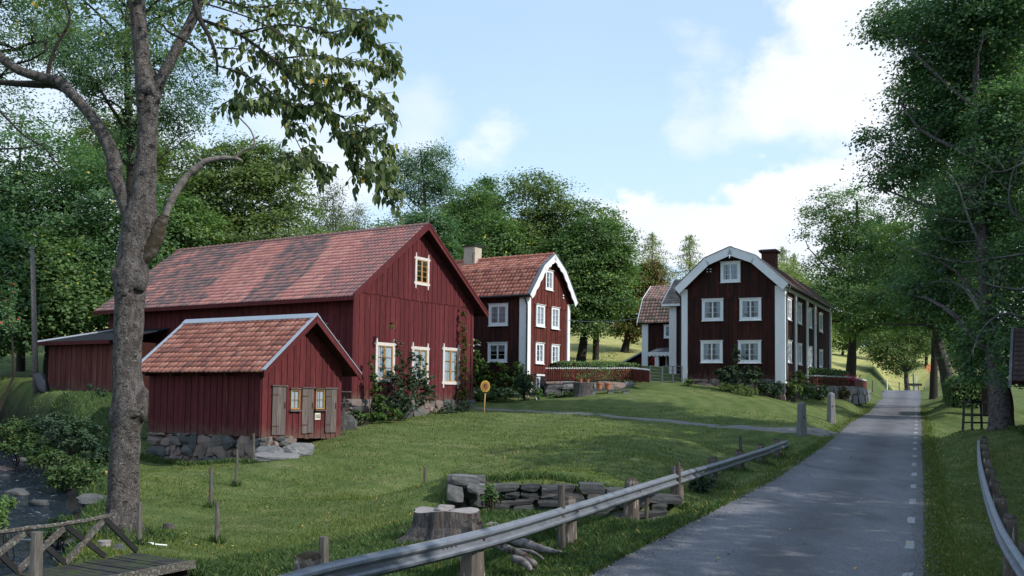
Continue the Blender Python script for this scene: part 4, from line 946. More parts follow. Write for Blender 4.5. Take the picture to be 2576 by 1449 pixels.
m.hexa([(sW / 2 + q, -og - .07, srz + .17 - q * math.tan(pit)), (sW / 2, -og - .07, srz + .17), (sW / 2, sL + .58, srz + .17), (sW / 2 + q, sL + .58, srz + .17 - q * math.tan(pit))], [(sW / 2 + q, -og - .07, srz + .19 - q * math.tan(pit)), (sW / 2, -og - .07, srz + .195), (sW / 2, sL + .58, srz + .195), (sW / 2 + q, sL + .58, srz + .19 - q * math.tan(pit))])
m.build('ridge_capping', M_['zinc'], shed)
for i in range(5): MB().box(-oe + .02, 0, -.1 + i * 1.5, .0 + i * 1.5, ez - .02 - .1, ez + .02).build('rafter_end', M_['core'], shed)
for u in (.22, .5):
    x = sW / 2 + (sW / 2 + oe) * u; z = srz + .14 - (x - sW / 2) * math.tan(pit); MB().tube([(x, -og, z), (x, -og, z + .16)], .018, 6).lathe((x, -og, z + .12), [(.03, 0), (.045, .03), (.02, .08)], 8).build('insulator', M_['black'], shed)
f_ = MB().box(.25, sW - .1, .22, .6, -.8, -.02).box(.25, .7, .1, sL - .2, -1.1, -.02).build('foundation', M_['dark'], shed)
stones(f_, (.12, 0, 0), (0, 1), (-1, 0), sL - .05, lambda x: -.95 - .03 * x, lambda x: .02, .33, 'stone', 43, depth=.42, asp=(.8, 2.2))
stones(f_, (0, .12, 0), (1, 0), (0, -1), 1.7, lambda x: -.75 + .35 * x, lambda x: .0, .28, 'stone', 44, depth=.4, asp=(1.0, 1.9))
# ------------------------------------------------------------------ houses with a broken (gambrel) roof
def gambrel(root, W_, L0, L1, prof, mat_core='core', th=.09):
    """prof: [(x, z)] five points over the whole width at the outside of the roof; returns the roof panels"""
    out = []
    for i in range(4):
        (xa, za), (xb, zb) = prof[i], prof[i + 1]
        out.append(slab(root, 'roof' if i == 0 else 'roof_panel', (xa, L0, za), (xb, L0, zb), (xb, L1, zb), (xa, L1, za), th, mat_core))
    return out

def barge(root, prof, y, w, mat, wavy=0., y2=None, off=.0):
    """white board along the gable edge of the roof, with a sheet-metal drip on top"""
    y2 = y + .05 if y2 is None else y2
    for i in range(4):
        (xa, za), (xb, zb) = prof[i], prof[i + 1]; n = 7 if wavy else 1; m = MB()
        L = math.hypot(xb - xa, zb - za); nx_, nz_ = -(zb - za) / L, (xb - xa) / L
        if nz_ < 0: nx_, nz_ = -nx_, -nz_
        pt = lambda t, d: (xa + (xb - xa) * t - nx_ * d, za + (zb - za) * t - nz_ * d)
        V = []; F = []
        for k in range(n * 4 + 1 if wavy else 2):
            t = k / (n * 4 if wavy else 1); dd = w + wavy * abs(math.sin(t * math.pi * n / 2)); a = pt(t, -off); b = pt(t, dd)
            V += [(a[0], y, a[1]), (b[0], y, b[1]), (b[0], y2, b[1]), (a[0], y2, a[1])]
        for k in range(len(V) // 4 - 1):
            q = 4 * k
            for j in range(4): F.append((q + j, q + (j + 1) % 4, q + 4 + (j + 1) % 4, q + 4 + j))
        F += [(0, 3, 2, 1), (len(V) - 4, len(V) - 3, len(V) - 2, len(V) - 1)]
        m.add(V, F).build('barge_board', M_[mat], root)
        a = pt(0, -off - .015); b = pt(1, -off - .015); c = pt(1, -off - .05); d = pt(0, -off - .05)
        MB().hexa([(a[0], y - .03, a[1]), (b[0], y - .03, b[1]), (b[0], y2 + .16, b[1]), (a[0], y2 + .16, a[1])], [(d[0], y - .03, d[1]), (c[0], y - .03, c[1]), (c[0], y2 + .16, c[1]), (d[0], y2 + .16, d[1])]).build('roof_edging', M_['steel' if mat == 'white' else 'zinc'], root)

def gut(root, pts, r=.045, name='downpipe', mat='black', n=8):
    MB().tube([tuple(p) for p in smoothpath(pts, 3)] if len(pts) > 3 else pts, r, n).build(name, M_[mat], root, True)

# centre house -----------------------------------------------------------------
cp0 = at(1322, 1001, 56); house = thing('house', 'red two-storey house with white corner boards, orange-red gambrel roof and pale chimney behind the barn', 'house', cp0, RZ)
cW = 5.03; cL = 12.5; ce = at(1322, 741, 56).z - cp0.z
cPz = (cp0 + gdir * cW / 2).y; cap_z = at(1387, 641, cPz - .2).z - cp0.z; ckn = at(1362, 671, cPz - 1.0).z - cp0.z
oe = .33; prof = [(-oe, ce - .05), (1.22, ckn), (cW / 2, cap_z), (cW - 1.22, ckn), (cW + oe, ce - .05)]
inn = [(0, ce), (1.22 + .08, ckn - .14), (cW / 2, cap_z - .14), (cW - 1.22 - .08, ckn - .14), (cW, ce)]
m = MB(); m.box(0, cW, 0, cL, .62, ce); V = [(x, 0, z) for x, z in inn] + [(x, cL, z) for x, z in inn]; m.add(V, [(0, 4, 3, 2, 1), (5, 6, 7, 8, 9)] + [(i, i + 1, i + 6, i + 5) for i in range(4)])
cwall = m.build('wall', M_['core'], house); top = gable_fn(inn)
gx_c = lambda px: gx_from_px(px, cp0)
def on_gable(o, px, x): Y = (o + gdir * x).y; return lambda py: at(px, py, Y).z - o.z
def gwin(o, xl, xr_, yt, yb):
    a = gx_from_px(xl, o); b = gx_from_px(xr_, o); f = on_gable(o, (xl + xr_) / 2, (a + b) / 2); return (a, b, f(yb), f(yt))
V4 = lambda cx_, cy_: ((1750 + cx_ / 2.07) / 1.59, (950 + cy_ / 2.07) / 1.59)
def cro(x0, x1, y0, y1): a = V4(x0, y0); b = V4(x1, y1); return (a[0], b[0], a[1], b[1])
CW = []
for q in [(808, 862, 575, 722), (935, 983, 597, 742), (806, 858, 890, 1028), (937, 985, 905, 1030), (884, 928, 290, 420)]: CW.append(gwin(cp0, *cro(*q)))
seamz = on_gable(cp0, V4(900, 575)[0], 2.5)(V4(900, 575)[1])
fz = on_gable(cp0, V4(800, 1130)[0], .5)(V4(800, 1130)[1])
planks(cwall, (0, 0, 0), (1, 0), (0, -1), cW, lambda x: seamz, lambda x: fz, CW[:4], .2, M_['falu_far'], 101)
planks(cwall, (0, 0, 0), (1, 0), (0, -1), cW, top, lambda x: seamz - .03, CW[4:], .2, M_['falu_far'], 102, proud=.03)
ldir = Vector((-.846, .533, 0))
def lx_px(px, o):
    lo, hi = -2, 30
    for _ in range(40):
        m = (lo + hi) / 2
        if proj(o + ldir * m)[0] > px: lo = m
        else: hi = m
    return lo
SW = []
for (x0, x1, y0, y1) in [(440, 562, 572, 710), (436, 560, 892, 1012)]:
    xl, xr_, yt, yb = cro(x0, x1, y0, y1); a = lx_px(xr_, cp0); b = lx_px(xl, cp0); Y = (cp0 + ldir * (a + b) / 2).y
    SW.append((a, b, at((xl + xr_) / 2, yb, Y).z - cp0.z, at((xl + xr_) / 2, yt, Y).z - cp0.z))
SW.append((SW[0][0] + 3.6, SW[0][1] + 3.6, SW[0][2], SW[0][3]))
planks(cwall, (0, 0, 0), (0, 1), (-1, 0), cL, lambda x: ce - .02, lambda x: fz - .1, SW, .27, M_['falu_dark'], 103)  # side facing away from the sun: its shade is painted by darker boards
for k, (a, b, z0, z1) in enumerate(CW): window(house, (0, 0, 0), (1, 0), (0, -1), (a + b) / 2, z0, b - a, z1 - z0, 2, 3, .12, bar=.032, d0=.06, style='mid' if k < 2 else 'sides', seed=110 + k)
for k, (a, b, z0, z1) in enumerate(SW): window(house, (0, 0, 0), (0, 1), (-1, 0), (a + b) / 2, z0, b - a, z1 - z0, 2, 3, .15, bar=.032, d0=.06, style='full' if k != 1 else 'top', seed=120 + k, pots=2 if k == 1 else 0)
# corner boards
w = .33
for (x0, x1) in ((-.03, w), (cW - w * .9, cW + .02)):
    MB().frame_box((0, 0, 0), (1, 0), (0, -1), x0, x1, .0, .10, fz - .05, (ce - .15)).build('corner_board', M_['white'], house)
MB().frame_box((0, 0, 0), (0, 1), (-1, 0), -.10, .42, .0, .10, fz - .05, ce - .10).build('corner_board', M_['white'], house)
rp = gambrel(house, cW, -.38, cL + .3, prof)
roof = rp[0]
for i in (0, 1):
    (xa, za), (xb, zb) = prof[i], prof[i + 1]; L = math.hypot(xb - xa, zb - za); up = ((xb - xa) / L, 0, (zb - za) / L)
    tile_slope(rp[i], (xa, -.34, za + .01), (0, 1, 0), up, cL + .6, L + (.05 if i else .1), .25, .33, 'tile', 'tile_s', 130 + i, 150, lambda u, v: u, lambda u, v, r: .55 if r.random() > .12 else -.1)
for i in (2, 3):
    (xa, za), (xb, zb) = prof[i], prof[i + 1]; L = math.hypot(xb - xa, zb - za); up = ((xa - xb) / L, 0, (za - zb) / L)
    tile_slope(rp[i], (xb, -.34, zb + .01), (0, 1, 0), up, cL + .6, L, .5, .5, 'tile', 'tile_s', 133 + i, 0)
cap = MB()
for i in range(34): y0 = -.36 + (cL + .6) * i / 34; cap.tube([(cW / 2, y0, cap_z + .045), (cW / 2, y0 + .42, cap_z + .03)], [.12, .10], 8)
cap.build('ridge_tiles', M_['tile'], rp[1])['kind'] = 'stuff'
barge(house, prof, -.46, .30, 'white', wavy=.07, off=.03)
MB().box(-oe - .03, -oe + .0, -.4, cL + .3, ce - .17, ce - .07).build('eave_board', M_['falu_dark'], house)
MB().tube([(-oe - .09, -.35, ce - .07), (-oe - .09, cL + .3, ce - .07)], .06, 8).build('gutter', M_['black'], house)
gut(house, [(-oe - .09, -.12, ce - .1), (-oe - .07, -.12, ce - .25), (-.17, -.12 + .0, ce - .55), (-.17, -.14, ce - .8), (-.17, -.14, 2.5), (-.17, -.14, .6)], .05)
# chimney
P = at(1184, 632, 0.01 + (cp0 + gdir * 2.5 + ldir * 6.3).y); q = P - cp0
lx = q.dot(gdir); ly = q.dot(ldir); lx = cW / 2 - .1
lo, hi = 0, 14
for _ in range(40):
    m_ = (lo + hi) / 2
    if proj(cp0 + gdir * lx + ldir * m_)[0] > 1184: lo = m_
    else: hi = m_
ly = lo; Yc = (cp0 + gdir * lx + ldir * ly).y; ct = at(1184, 620, Yc).z - cp0.z
ch = MB().box(lx - .38, lx + .38, ly - .42, ly + .42, cap_z - .5, ct - .06).build('chimney', M_['plaster'], house)
MB().box(lx - .46, lx + .46, ly - .50, ly + .50, ct - .06, ct + .03).build('chimney_cap', M_['black'], ch)
MB().tube([(lx - .75, ly - .5, cap_z - .25), (lx - .75, ly - .5, cap_z + .35), (lx - .6, ly - .5, cap_z + .45), (lx - .45, ly - .5, cap_z + .35)], .02, 5).build('roof_ladder_hook', M_['iron'], ch)
# cellar wall with its low door
fnd = MB().box(.02, cW - .02, .04, cL - .02, -.7, fz - .02).build('foundation', M_['cellar'], house)
a, b, z0, z1 = gwin(cp0, *cro(838, 882, 1148, 1320)); d = MB().frame_box((0, 0, 0), (1, 0), (0, -1), a, b, -.03, .02, -.2, z1).build('cellar_door', M_['black'], house)
for k in range(6): zz = -.2 + (z1 + .2) * k / 6; MB().frame_box((0, 0, 0), (1, 0), (0, -1), a + .01, b - .01, .02, .035, zz + .012, zz + (z1 + .2) / 6 - .012).build('door_board', M_['black'], d)
MB().frame_box((0, 0, 0), (1, 0), (0, -1), a - .35, b + .05, .0, .06, z1 + .01, z1 + .11).build('lintel', M_['white'], house)
a2, b2, z02, z12 = gwin(cp0, *cro(818, 832, 1160, 1262)); window(house, (0, 0, 0), (1, 0), (0, -1), (a2 + b2) / 2, z02, max(.3, b2 - a2), z12 - z02, 1, 3, .05, d0=.03, split=False, cur=0, seed=140, lintel=False)
stones(fnd, (b + .04, -.02, 0), (1, 0), (0, -1), max(.4, 2.1 - b), lambda x: -.3, lambda x: fz - .05, .22, 'stone', 141, depth=.2, asp=(.8, 1.3))
# wall lamp
P = at(1186 + 60, 872, 57.5); ly = lx_px(1246 - 35, cp0); Y = (cp0 + ldir * ly).y; zz = at(1212, 868, Y).z - cp0.z
lm = MB().tube([(0, ly, zz + .2), (-.25, ly, zz + .28), (-.45, ly, zz + .14)], .018, 6).build('wall_lamp', M_['black'], house)
MB().lathe((-.45, ly, zz - .06), [(.24, .0), (.16, .07), (.05, .12), (.04, .2)], 14).build('lamp_shade', M_['steel'], lm, True)
for s in (0, .16): MB().frame_box((0, 0, 0), (1, 0), (0, -1), cW - .95, cW - .82, .05, .12, ce + .15 + s, ce + .22 + s).build('insulator', M_['white'], house)

# right-hand house --------------------------------------------------------------
hdir = Vector((.891, -.454, 0)); kdir = Vector((.454, .891, 0)); RH = math.atan2(-.454, .891)
rL0 = at(1718, 955, 59.6); rhouse = thing('house', 'dark red gambrel house with wide white corner boards facing the lawn beside the road', 'house', rL0, RH)
def hx_px(px, o, d):
    lo, hi = -3, 30
    for _ in range(40):
        m = (lo + hi) / 2
        if proj(o + d * m)[0] < px: lo = m
        else: hi = m
    return lo
rW = hx_px(1971, rL0, hdir); rL = hx_px(2088, rL0 + hdir * rW, kdir)
def hz_(px, py, o, d, x): return at(px, py, (o + d * x).y).z - o.z
re = hz_(1718, 728, rL0, hdir, 0); rap = hz_(1838, 627, rL0, hdir, rW / 2); rkn = hz_(1776, 655, rL0, hdir, 1.4)
oe = .36; kx = 1.52; rprof = [(-oe, re - .0), (kx, rkn), (rW / 2, rap), (rW - kx, rkn), (rW + oe, re + .0)]
inn = [(0, re + .1), (kx + .05, rkn - .15), (rW / 2, rap - .15), (rW - kx - .05, rkn - .15), (rW, re + .1)]
m = MB(); m.box(0, rW, 0, rL, -.3, re + .1); V = [(x, 0, z) for x, z in inn] + [(x, rL, z) for x, z in inn]; m.add(V, [(0, 4, 3, 2, 1), (5, 6, 7, 8, 9)] + [(i, i + 1, i + 6, i + 5) for i in range(4)])
rwall = m.build('wall', M_['core'], rhouse); top = gable_fn(inn)
V5 = lambda cx_, cy_: ((2500 + cx_ / 2.07) / 1.59, (950 + cy_ / 2.07) / 1.59)
RWn = []
for (x0, x1, y0, y1) in [(660, 795, 530, 668), (973, 1110, 525, 664), (650, 790, 875, 1015), (960, 1108, 875, 1018), (815, 938, 222, 350)]:
    a_ = V5(x0, y0); b_ = V5(x1, y1); a = hx_px(a_[0], rL0, hdir); b = hx_px(b_[0], rL0, hdir)
    RWn.append((a, b, hz_(a_[0], b_[1], rL0, hdir, (a + b) / 2), hz_(a_[0], a_[1], rL0, hdir, (a + b) / 2)))
rseam = hz_(V5(700, 505)[0], V5(700, 505)[1], rL0, hdir, 2)
planks(rwall, (0, 0, 0), (1, 0), (0, -1), rW, lambda x: rseam, lambda x: .05, RWn[:4], .24, M_['falu_dark'], 201)
planks(rwall, (0, 0, 0), (1, 0), (0, -1), rW, top, lambda x: rseam - .03, RWn[4:], .24, M_['falu_dark'], 202, proud=.03)
for k, (a, b, z0, z1) in enumerate(RWn): window(rhouse, (0, 0, 0), (1, 0), (0, -1), (a + b) / 2, z0, b - a, z1 - z0, 2, 3, .15, bar=.03, d0=.06, style='sides' if k < 4 else 'full', seed=210 + k, pots=2 if k < 4 else 0)
rR0 = rL0 + hdir * rW; sidew = []
cols = [(1330, 1368), (1420, 1455), (1512, 1540), (1597, 1630)]
for k, (x0, x1) in enumerate(cols):
    a = hx_px(V5(x0 + 7, 0)[0], rR0, kdir); b = hx_px(V5(x1 - 5, 0)[0], rR0, kdir)
    w = min(b - a, 1.15); c = (a + b) / 2
    z_up = [hz_(1990, V5(0, y)[1], rR0, kdir, c) for y in ((525 + k * 38, 700 + k * 33))]
    zb1 = RWn[0][2] + .02; zt1 = RWn[0][3] + .05; zb0 = RWn[2][2]; zt0 = RWn[2][3] + .03
    sidew += [(c - w / 2, c + w / 2, zb1, zt1), (c - w / 2, c + w / 2, zb0, zt0)]
planks(rwall, (rW, 0, 0), (0, 1), (1, 0), rL, lambda x: re + .05, lambda x: .05, sidew, .26, M_['falu_dark'], 203)
for k, (a, b, z0, z1) in enumerate(sidew): window(rhouse, (rW, 0, 0), (0, 1), (1, 0), (a + b) / 2, z0, b - a, z1 - z0, 2, 3, .13, bar=.03, d0=.06, style='sides', seed=230 + k)
for px in (1405, 1500, 1567):
    c = hx_px(V5(px, 0)[0], rR0, kdir); MB().frame_box((rW, 0, 0), (0, 1), (1, 0), c - .2, c + .2, 0, .13, .0, re - .15).build('pilaster', M_['white'], rhouse)
MB().frame_box((rW, 0, 0), (0, 1), (1, 0), rL - .35, rL + .02, 0, .13, .0, re - .15).build('pilaster', M_['white'], rhouse)
MB().frame_box((rW, 0, 0), (0, 1), (1, 0), .0, rL, 0, .10, re - .24, re - .02).build('frieze_board', M_['white'], rhouse)
a = hx_px(V5(478, 0)[0], rL0, hdir); b = hx_px(V5(517, 0)[0], rL0, hdir)
MB().frame_box((0, 0, 0), (1, 0), (0, -1), -.06, b + .02, 0, .13, -.22, re - .02).build('corner_board', M_['white'], rhouse)
a = hx_px(V5(1247, 0)[0], rL0, hdir); MB().frame_box((0, 0, 0), (1, 0), (0, -1), a, rW + .13, 0, .13, -.2, re - .02).build('corner_board', M_['white'], rhouse)
MB().frame_box((rW, 0, 0), (0, 1), (1, 0), .002, .36, 0, .13, -.2, re - .05).build('corner_board', M_['white'], rhouse)
rp = gambrel(rhouse, rW, -.45, rL + .35, rprof)
for i in range(4):
    (xa, za), (xb, zb) = rprof[i], rprof[i + 1]; L = math.hypot(xb - xa, zb - za); s = 1 if i < 2 else -1
    o = (xa, -.42, za + .01) if s > 0 else (xb, -.42, zb + .01); up = (s * (xb - xa) / L, 0, s * (zb - za) / L)
    tile_slope(rp[i], o, (0, 1, 0), up, rL + .75, L, .28, .36, 'dtile_s', 'dtile_s', 240 + i, 0)
cap = MB(); cap.tube([(rW / 2, -.4, rap + .03), (rW / 2, rL + .3, rap + .03)], .12, 8); cap.build('ridge_cap', M_['dtile_s'], rp[1])
barge(rhouse, rprof, -.56, .42, 'white', off=.06)
for i in range(4):
    (xa, za), (xb, zb) = rprof[i], rprof[i + 1]
    MB().hexa([(xa, -.45, za - .14), (xb, -.45, zb - .14), (xb, .0, zb - .14), (xa, .0, za - .14)], [(xa, -.45, za - .095), (xb, -.45, zb - .095), (xb, .0, zb - .095), (xa, .0, za - .095)]).build('soffit', M_['white'], rhouse)
MB().tube([(rW + oe + .07, -.4, re - .05), (rW + oe + .07, rL + .35, re - .05)], .065, 8).build('gutter', M_['black'], rhouse)
gut(rhouse, [(rW + oe + .07, -.2, re - .1), (rW + oe + .02, -.2, re - .25), (rW + .24, -.12, re - .5), (rW + .19, .1, re - .8), (rW + .19, .1, 3), (rW + .19, .1, -.1)], .05, mat='steel')
gut(rhouse, [(-oe - .05, -.2, re - .08), (-oe + .02, -.2, re - .25), (-.14, -.12, re - .5), (-.12, -.10, re - .8), (-.12, -.1, 3), (-.12, -.1, -.1)], .045)
MB().lathe((rW / 2, -.6, rap - .62), [(.02, 0), (.035, .1), (.02, .2)], 6).build('gable_pendant', M_['white'], rhouse)
# chimney
cxl = rW - kx - .35
lo, hi = 0, 18
for _ in range(40):
    m_ = (lo + hi) / 2
    if proj(rL0 + hdir * cxl + kdir * m_)[0] < 1937: lo = m_
    else: hi = m_
ly = lo; Yc = (rL0 + hdir * cxl + kdir * ly).y; ct = at(1937, 630, Yc).z - rL0.z
cb = MB()
nrow = 22; hh = (ct - .18 - (rkn - .3)) / nrow
for k in range(nrow): e_ = .012 * (k % 2); z = rkn - .3 + k * hh; cb.box(cxl - .44 + e_, cxl + .44 - e_, ly - .44 + e_, ly + .44 - e_, z, z + hh - .008)
ch = cb.build('chimney', M_['brickc'], rhouse); ch['kind'] = 'stuff'
MB().box(cxl - .55, cxl + .55, ly - .55, ly + .55, ct - .18, ct - .08).build('chimney_collar', M_['brickc'], ch); MB().hexa([(cxl - .62, ly - .62, ct - .08), (cxl + .62, ly - .62, ct - .08), (cxl + .62, ly + .62, ct - .08), (cxl - .62, ly + .62, ct - .08)], [(cxl - .5, ly - .5, ct + .01), (cxl + .5, ly - .5, ct + .01), (cxl + .5, ly + .5, ct + .01), (cxl - .5, ly + .5, ct + .01)]).build('chimney_cap', M_['black'], ch)
f_ = MB().box(.03, rW - .03, .05, rL - .05, -1.5, .03).build('foundation', M_['dark'], rhouse)
stones(f_, (0, .03, 0), (1, 0), (0, -1), rW, lambda x: -.35 - .14 * x, lambda x: .04, .38, 'stone', 250, depth=.3, asp=(1.1, 2.2), blocky=True)
for s in (0, .2): 
    for t in (0, .16): MB().frame_box((0, 0, 0), (1, 0), (0, -1), 1.5 + s, 1.58 + s, .06, .12, rkn - .75 + t, rkn - .69 + t).build('insulator', M_['white'], rhouse)
# low wing on its left
wx0 = -1.75; wy0 = 3.0; wy1 = 7.6; we = hz_(1690, 757, rL0, hdir, 0) * 1.04; wr = we + 1.75
ww = MB().box(wx0, 0, wy0, wy1, -.4, we).add([(wx0, wy0, we), (wx0, (wy0 + wy1) / 2, wr - .1), (wx0, wy1, we), (0, wy0, we), (0, (wy0 + wy1) / 2, wr - .1), (0, wy1, we)], [(0, 2, 1), (3, 4, 5), (0, 1, 4, 3), (1, 2, 5, 4)]).build('wing_wall', M_['core'], rhouse)
planks(ww, (wx0, wy0, 0), (1, 0), (0, -1), -wx0, lambda x: we, lambda x: 0, [], .24, M_['falu_dark'], 260)
planks(ww, (wx0, wy1, 0), (0, -1), (-1, 0), wy1 - wy0, gable_fn([(0, we), (2.3, wr - .1), (4.6, we)]), lambda x: 0, [], .26, M_['falu_dark'], 261)
MB().frame_box((wx0, wy0, 0), (1, 0), (0, -1), -.06, .42, 0, .12, -.2, we - .1).build('corner_board', M_['white'], rhouse)
ws = slab(rhouse, 'wing_roof', (wx0 - .45, wy0 - .4, we - .1), (.1, wy0 - .4, we - .1), (.1, (wy0 + wy1) / 2, wr + .05), (wx0 - .45, (wy0 + wy1) / 2, wr + .05), .06, 'core')
slab(ws, 'roof_panel', (wx0 - .45, wy1 + .4, we - .1), (.1, wy1 + .4, we - .1), (.1, (wy0 + wy1) / 2, wr + .05), (wx0 - .45, (wy0 + wy1) / 2, wr + .05), .06, 'core')
dy = (wy1 - wy0) / 2 + .4; dz = wr + .15 - we; L = math.hypot(dy, dz)
tile_slope(ws, (wx0 - .42, wy0 - .42, we - .09), (1, 0, 0), (0, dy / L, dz / L), -wx0 + .45, L, .26, .34, 'gtile', 'gtile', 262, 200)
m = MB(); m.hexa([(wx0 - .5, wy0 - .42, we - .22), (wx0 - .45, wy0 - .42, we - .22), (wx0 - .45, (wy0 + wy1) / 2, wr - .08), (wx0 - .5, (wy0 + wy1) / 2, wr - .08)], [(wx0 - .5, wy0 - .42, we - .02), (wx0 - .45, wy0 - .42, we - .02), (wx0 - .45, (wy0 + wy1) / 2, wr + .14), (wx0 - .5, (wy0 + wy1) / 2, wr + .14)])
m.build('barge_board', M_['white'], rhouse)
MB().box(wx0 - .45, .0, wy0 - .46, wy0 - .42, we - .22, we - .07).build('eave_board', M_['white'], rhouse)

# far house with the porch --------------------------------------------------------
fp0 = at(1618, 957, 73); fhouse = thing('house', 'red house with mottled mossy roof and scalloped white porch behind the dark house', 'house', fp0, RH)
fW = 6.4; fD = 5.6
fe = at(1618, 811, 73).z - fp0.z; fk = at(1640, 751, 73.6).z - fp0.z; fr_ = at(1665, 720, 75.2).z - fp0.z
m = MB(); m.box(0, fW, 0, fD, -.4, fe); inn = [(0, fe), (.95, fk - .1), (fD / 2, fr_ - .1), (fD - .95, fk - .1), (fD, fe)]
V = [(0, y, z) for y, z in inn] + [(fW, y, z) for y, z in inn]; m.add(V, [(0, 1, 2, 3, 4), (9, 8, 7, 6, 5)]); fwall = m.build('wall', M_['core'], fhouse)
wa = hx_px(1675, fp0, hdir); wb = hx_px(1694, fp0, hdir); wz0_ = hz_(1680, 846, fp0, hdir, wa); wz1_ = hz_(1680, 822, fp0, hdir, wa)
da = hx_px(1661, fp0, hdir); fh = [(wa, wb, wz0_, wz1_)]
planks(fwall, (0, 0, 0), (1, 0), (0, -1), fW, lambda x: fe, lambda x: 0, fh, .24, M_['falu_dark'], 301)
planks(fwall, (0, fD, 0), (0, -1), (-1, 0), fD, gable_fn(inn), lambda x: 0, [], .26, M_['falu_dark'], 302)
window(fhouse, (0, 0, 0), (1, 0), (0, -1), (wa + wb) / 2, wz0_, wb - wa, wz1_ - wz0_, 2, 3, .13, bar=.03, d0=.06, style='full', seed=303)
MB().frame_box((0, 0, 0), (1, 0), (0, -1), -.08, .40, 0, .12, .0, fe - .05).build('corner_board', M_['white'], fhouse)
pr = [(-.35, fe - .1), (.95, fk), (fD / 2, fr_), (fD - .95, fk), (fD + .35, fe - .1)]
for i in range(4):
    (ya, za), (yb, zb) = pr[i], pr[i + 1]; L = math.hypot(yb - ya, zb - za)
    s = slab(fhouse, 'roof' if i == 0 else 'roof_panel', (-.35, ya, za), (fW + .3, ya, za), (fW + .3, yb, zb), (-.35, yb, zb), .06, 'core')
    if i < 2: tile_slope(s, (-.32, ya - .02, za + .01), (1, 0, 0), (0, (yb - ya) / L, (zb - za) / L), fW + .6, L + .05, .25, .31, 'mtile', 'mtile', 310 + i, 300)
    MB().hexa([(-.42, ya, za - .16), (-.36, ya, za - .16), (-.36, yb, zb - .16), (-.42, yb, zb - .16)], [(-.42, ya, za + .06), (-.36, ya, za + .06), (-.36, yb, zb + .06), (-.42, yb, zb + .06)]).build('barge_board', M_['white'], fhouse)
# porch roof, posts, door
pa = hx_px(1644, fp0, hdir) ; pb = hx_px(1740, fp0, hdir); pz0 = hz_(1670, 893, fp0, hdir, 2) ; pz1 = hz_(1670, 874, fp0, hdir, 2)
por = slab(fhouse, 'porch_roof', (pa, -1.3, pz0 + .12), (pb, -1.3, pz0 + .12), (pb - .1, 0, pz1), (pa + .35, 0, pz1), .06, 'steel')
V = []; F = []; n = 40
for k in range(n + 1):
    x = pa + (pb - pa) * k / n; zz = pz0 - .06 - .10 * abs(math.sin(k * math.pi / 4)); V += [(x, -1.33, pz0 + .16), (x, -1.33, zz), (x, -1.28, zz), (x, -1.28, pz0 + .16)]
for k in range(n):
    q = 4 * k
    for j in range(4): F.append((q + j, q + (j + 1) % 4, q + 4 + (j + 1) % 4, q + 4 + j))
MB().add(V, F).build('valance', M_['white'], por)
MB().frame_box((0, 0, 0), (1, 0), (0, -1), da - .02, da + .28, 1.0, 1.25, -.2, pz0 - .02).build('porch_post', M_['white'], fhouse)
dd = MB().frame_box((0, 0, 0), (1, 0), (0, -1), da + .55, da + 1.45, .02, .08, .0, 1.95).build('door', M_['grey_wood'], fhouse)
MB().frame_box((0, 0, 0), (1, 0), (0, -1), da + .43, da + .55, .0, .1, .0, 2.4).frame_box((0, 0, 0), (1, 0), (0, -1), da + 1.45, da + 1.57, .0, .1, .0, 2.4).frame_box((0, 0, 0), (1, 0), (0, -1), da + .55, da + 1.45, .0, .098, 1.96, 2.05).frame_box((0, 0, 0), (1, 0), (0, -1), da + .55, da + 1.45, .0, .098, 2.3, 2.4).build('door_frame', M_['white'], dd)
# red heart wreath of flowers on the wall by the porch
r = np.random.default_rng(5); t = r.uniform(0, 6.28, 160); wx = hx_px(1651, fp0, hdir); wz = hz_(1651, 908, fp0, hdir, wx)
P = np.stack([wx + .27 * np.cos(t) + r.normal(0, .05, 160), np.full(160, -.14) + r.normal(0, .03, 160), wz + .27 * np.sin(t) + r.normal(0, .05, 160)], 1)
wr_ = obj('flower_basket', leaf_mesh('flower_basket', P + np.array([0, 0, 0]), r.normal(0, 1, (160, 3)), .13, 'redflower', r))
wr_.matrix_world = Matrix.Translation(fp0) @ Matrix.Rotation(RH, 4, 'Z'); tagp(wr_, 'ring of red flowers hanging on the red wall beside the white porch', 'flowers')
# lean-to roof at its left
lp = thing('woodshed', 'low brown lean-to with grey edge, left of the white corner post of the porch house', 'shed', fp0, RH)
m = MB(); m.box(-2.1, -.1, .5, 3.5, -.4, 1.0); m.add([(-2.1, .5, 1.0), (-.1, .5, 1.0), (-.1, .5, 2.0), (-2.1, 3.5, 1.0), (-.1, 3.5, 1.0), (-.1, 3.5, 2.0)], [(0, 1, 2), (5, 4, 3), (0, 2, 5, 3)]); m.build('wall', M_['falu_dark'], lp)
slab(lp, 'roof', (-2.6, .2, .95), (-.12, .2, 2.2), (-.12, 3.8, 2.2), (-2.6, 3.8, .95), .06, 'felt'); MB().hexa([(-2.6, .14, .86), (-.12, .14, 2.11), (-.12, .2, 2.11), (-2.6, .2, .86)], [(-2.6, .14, .98), (-.12, .14, 2.23), (-.12, .2, 2.23), (-2.6, .2, .98)]).build('roof_edging', M_['zinc'], lp)

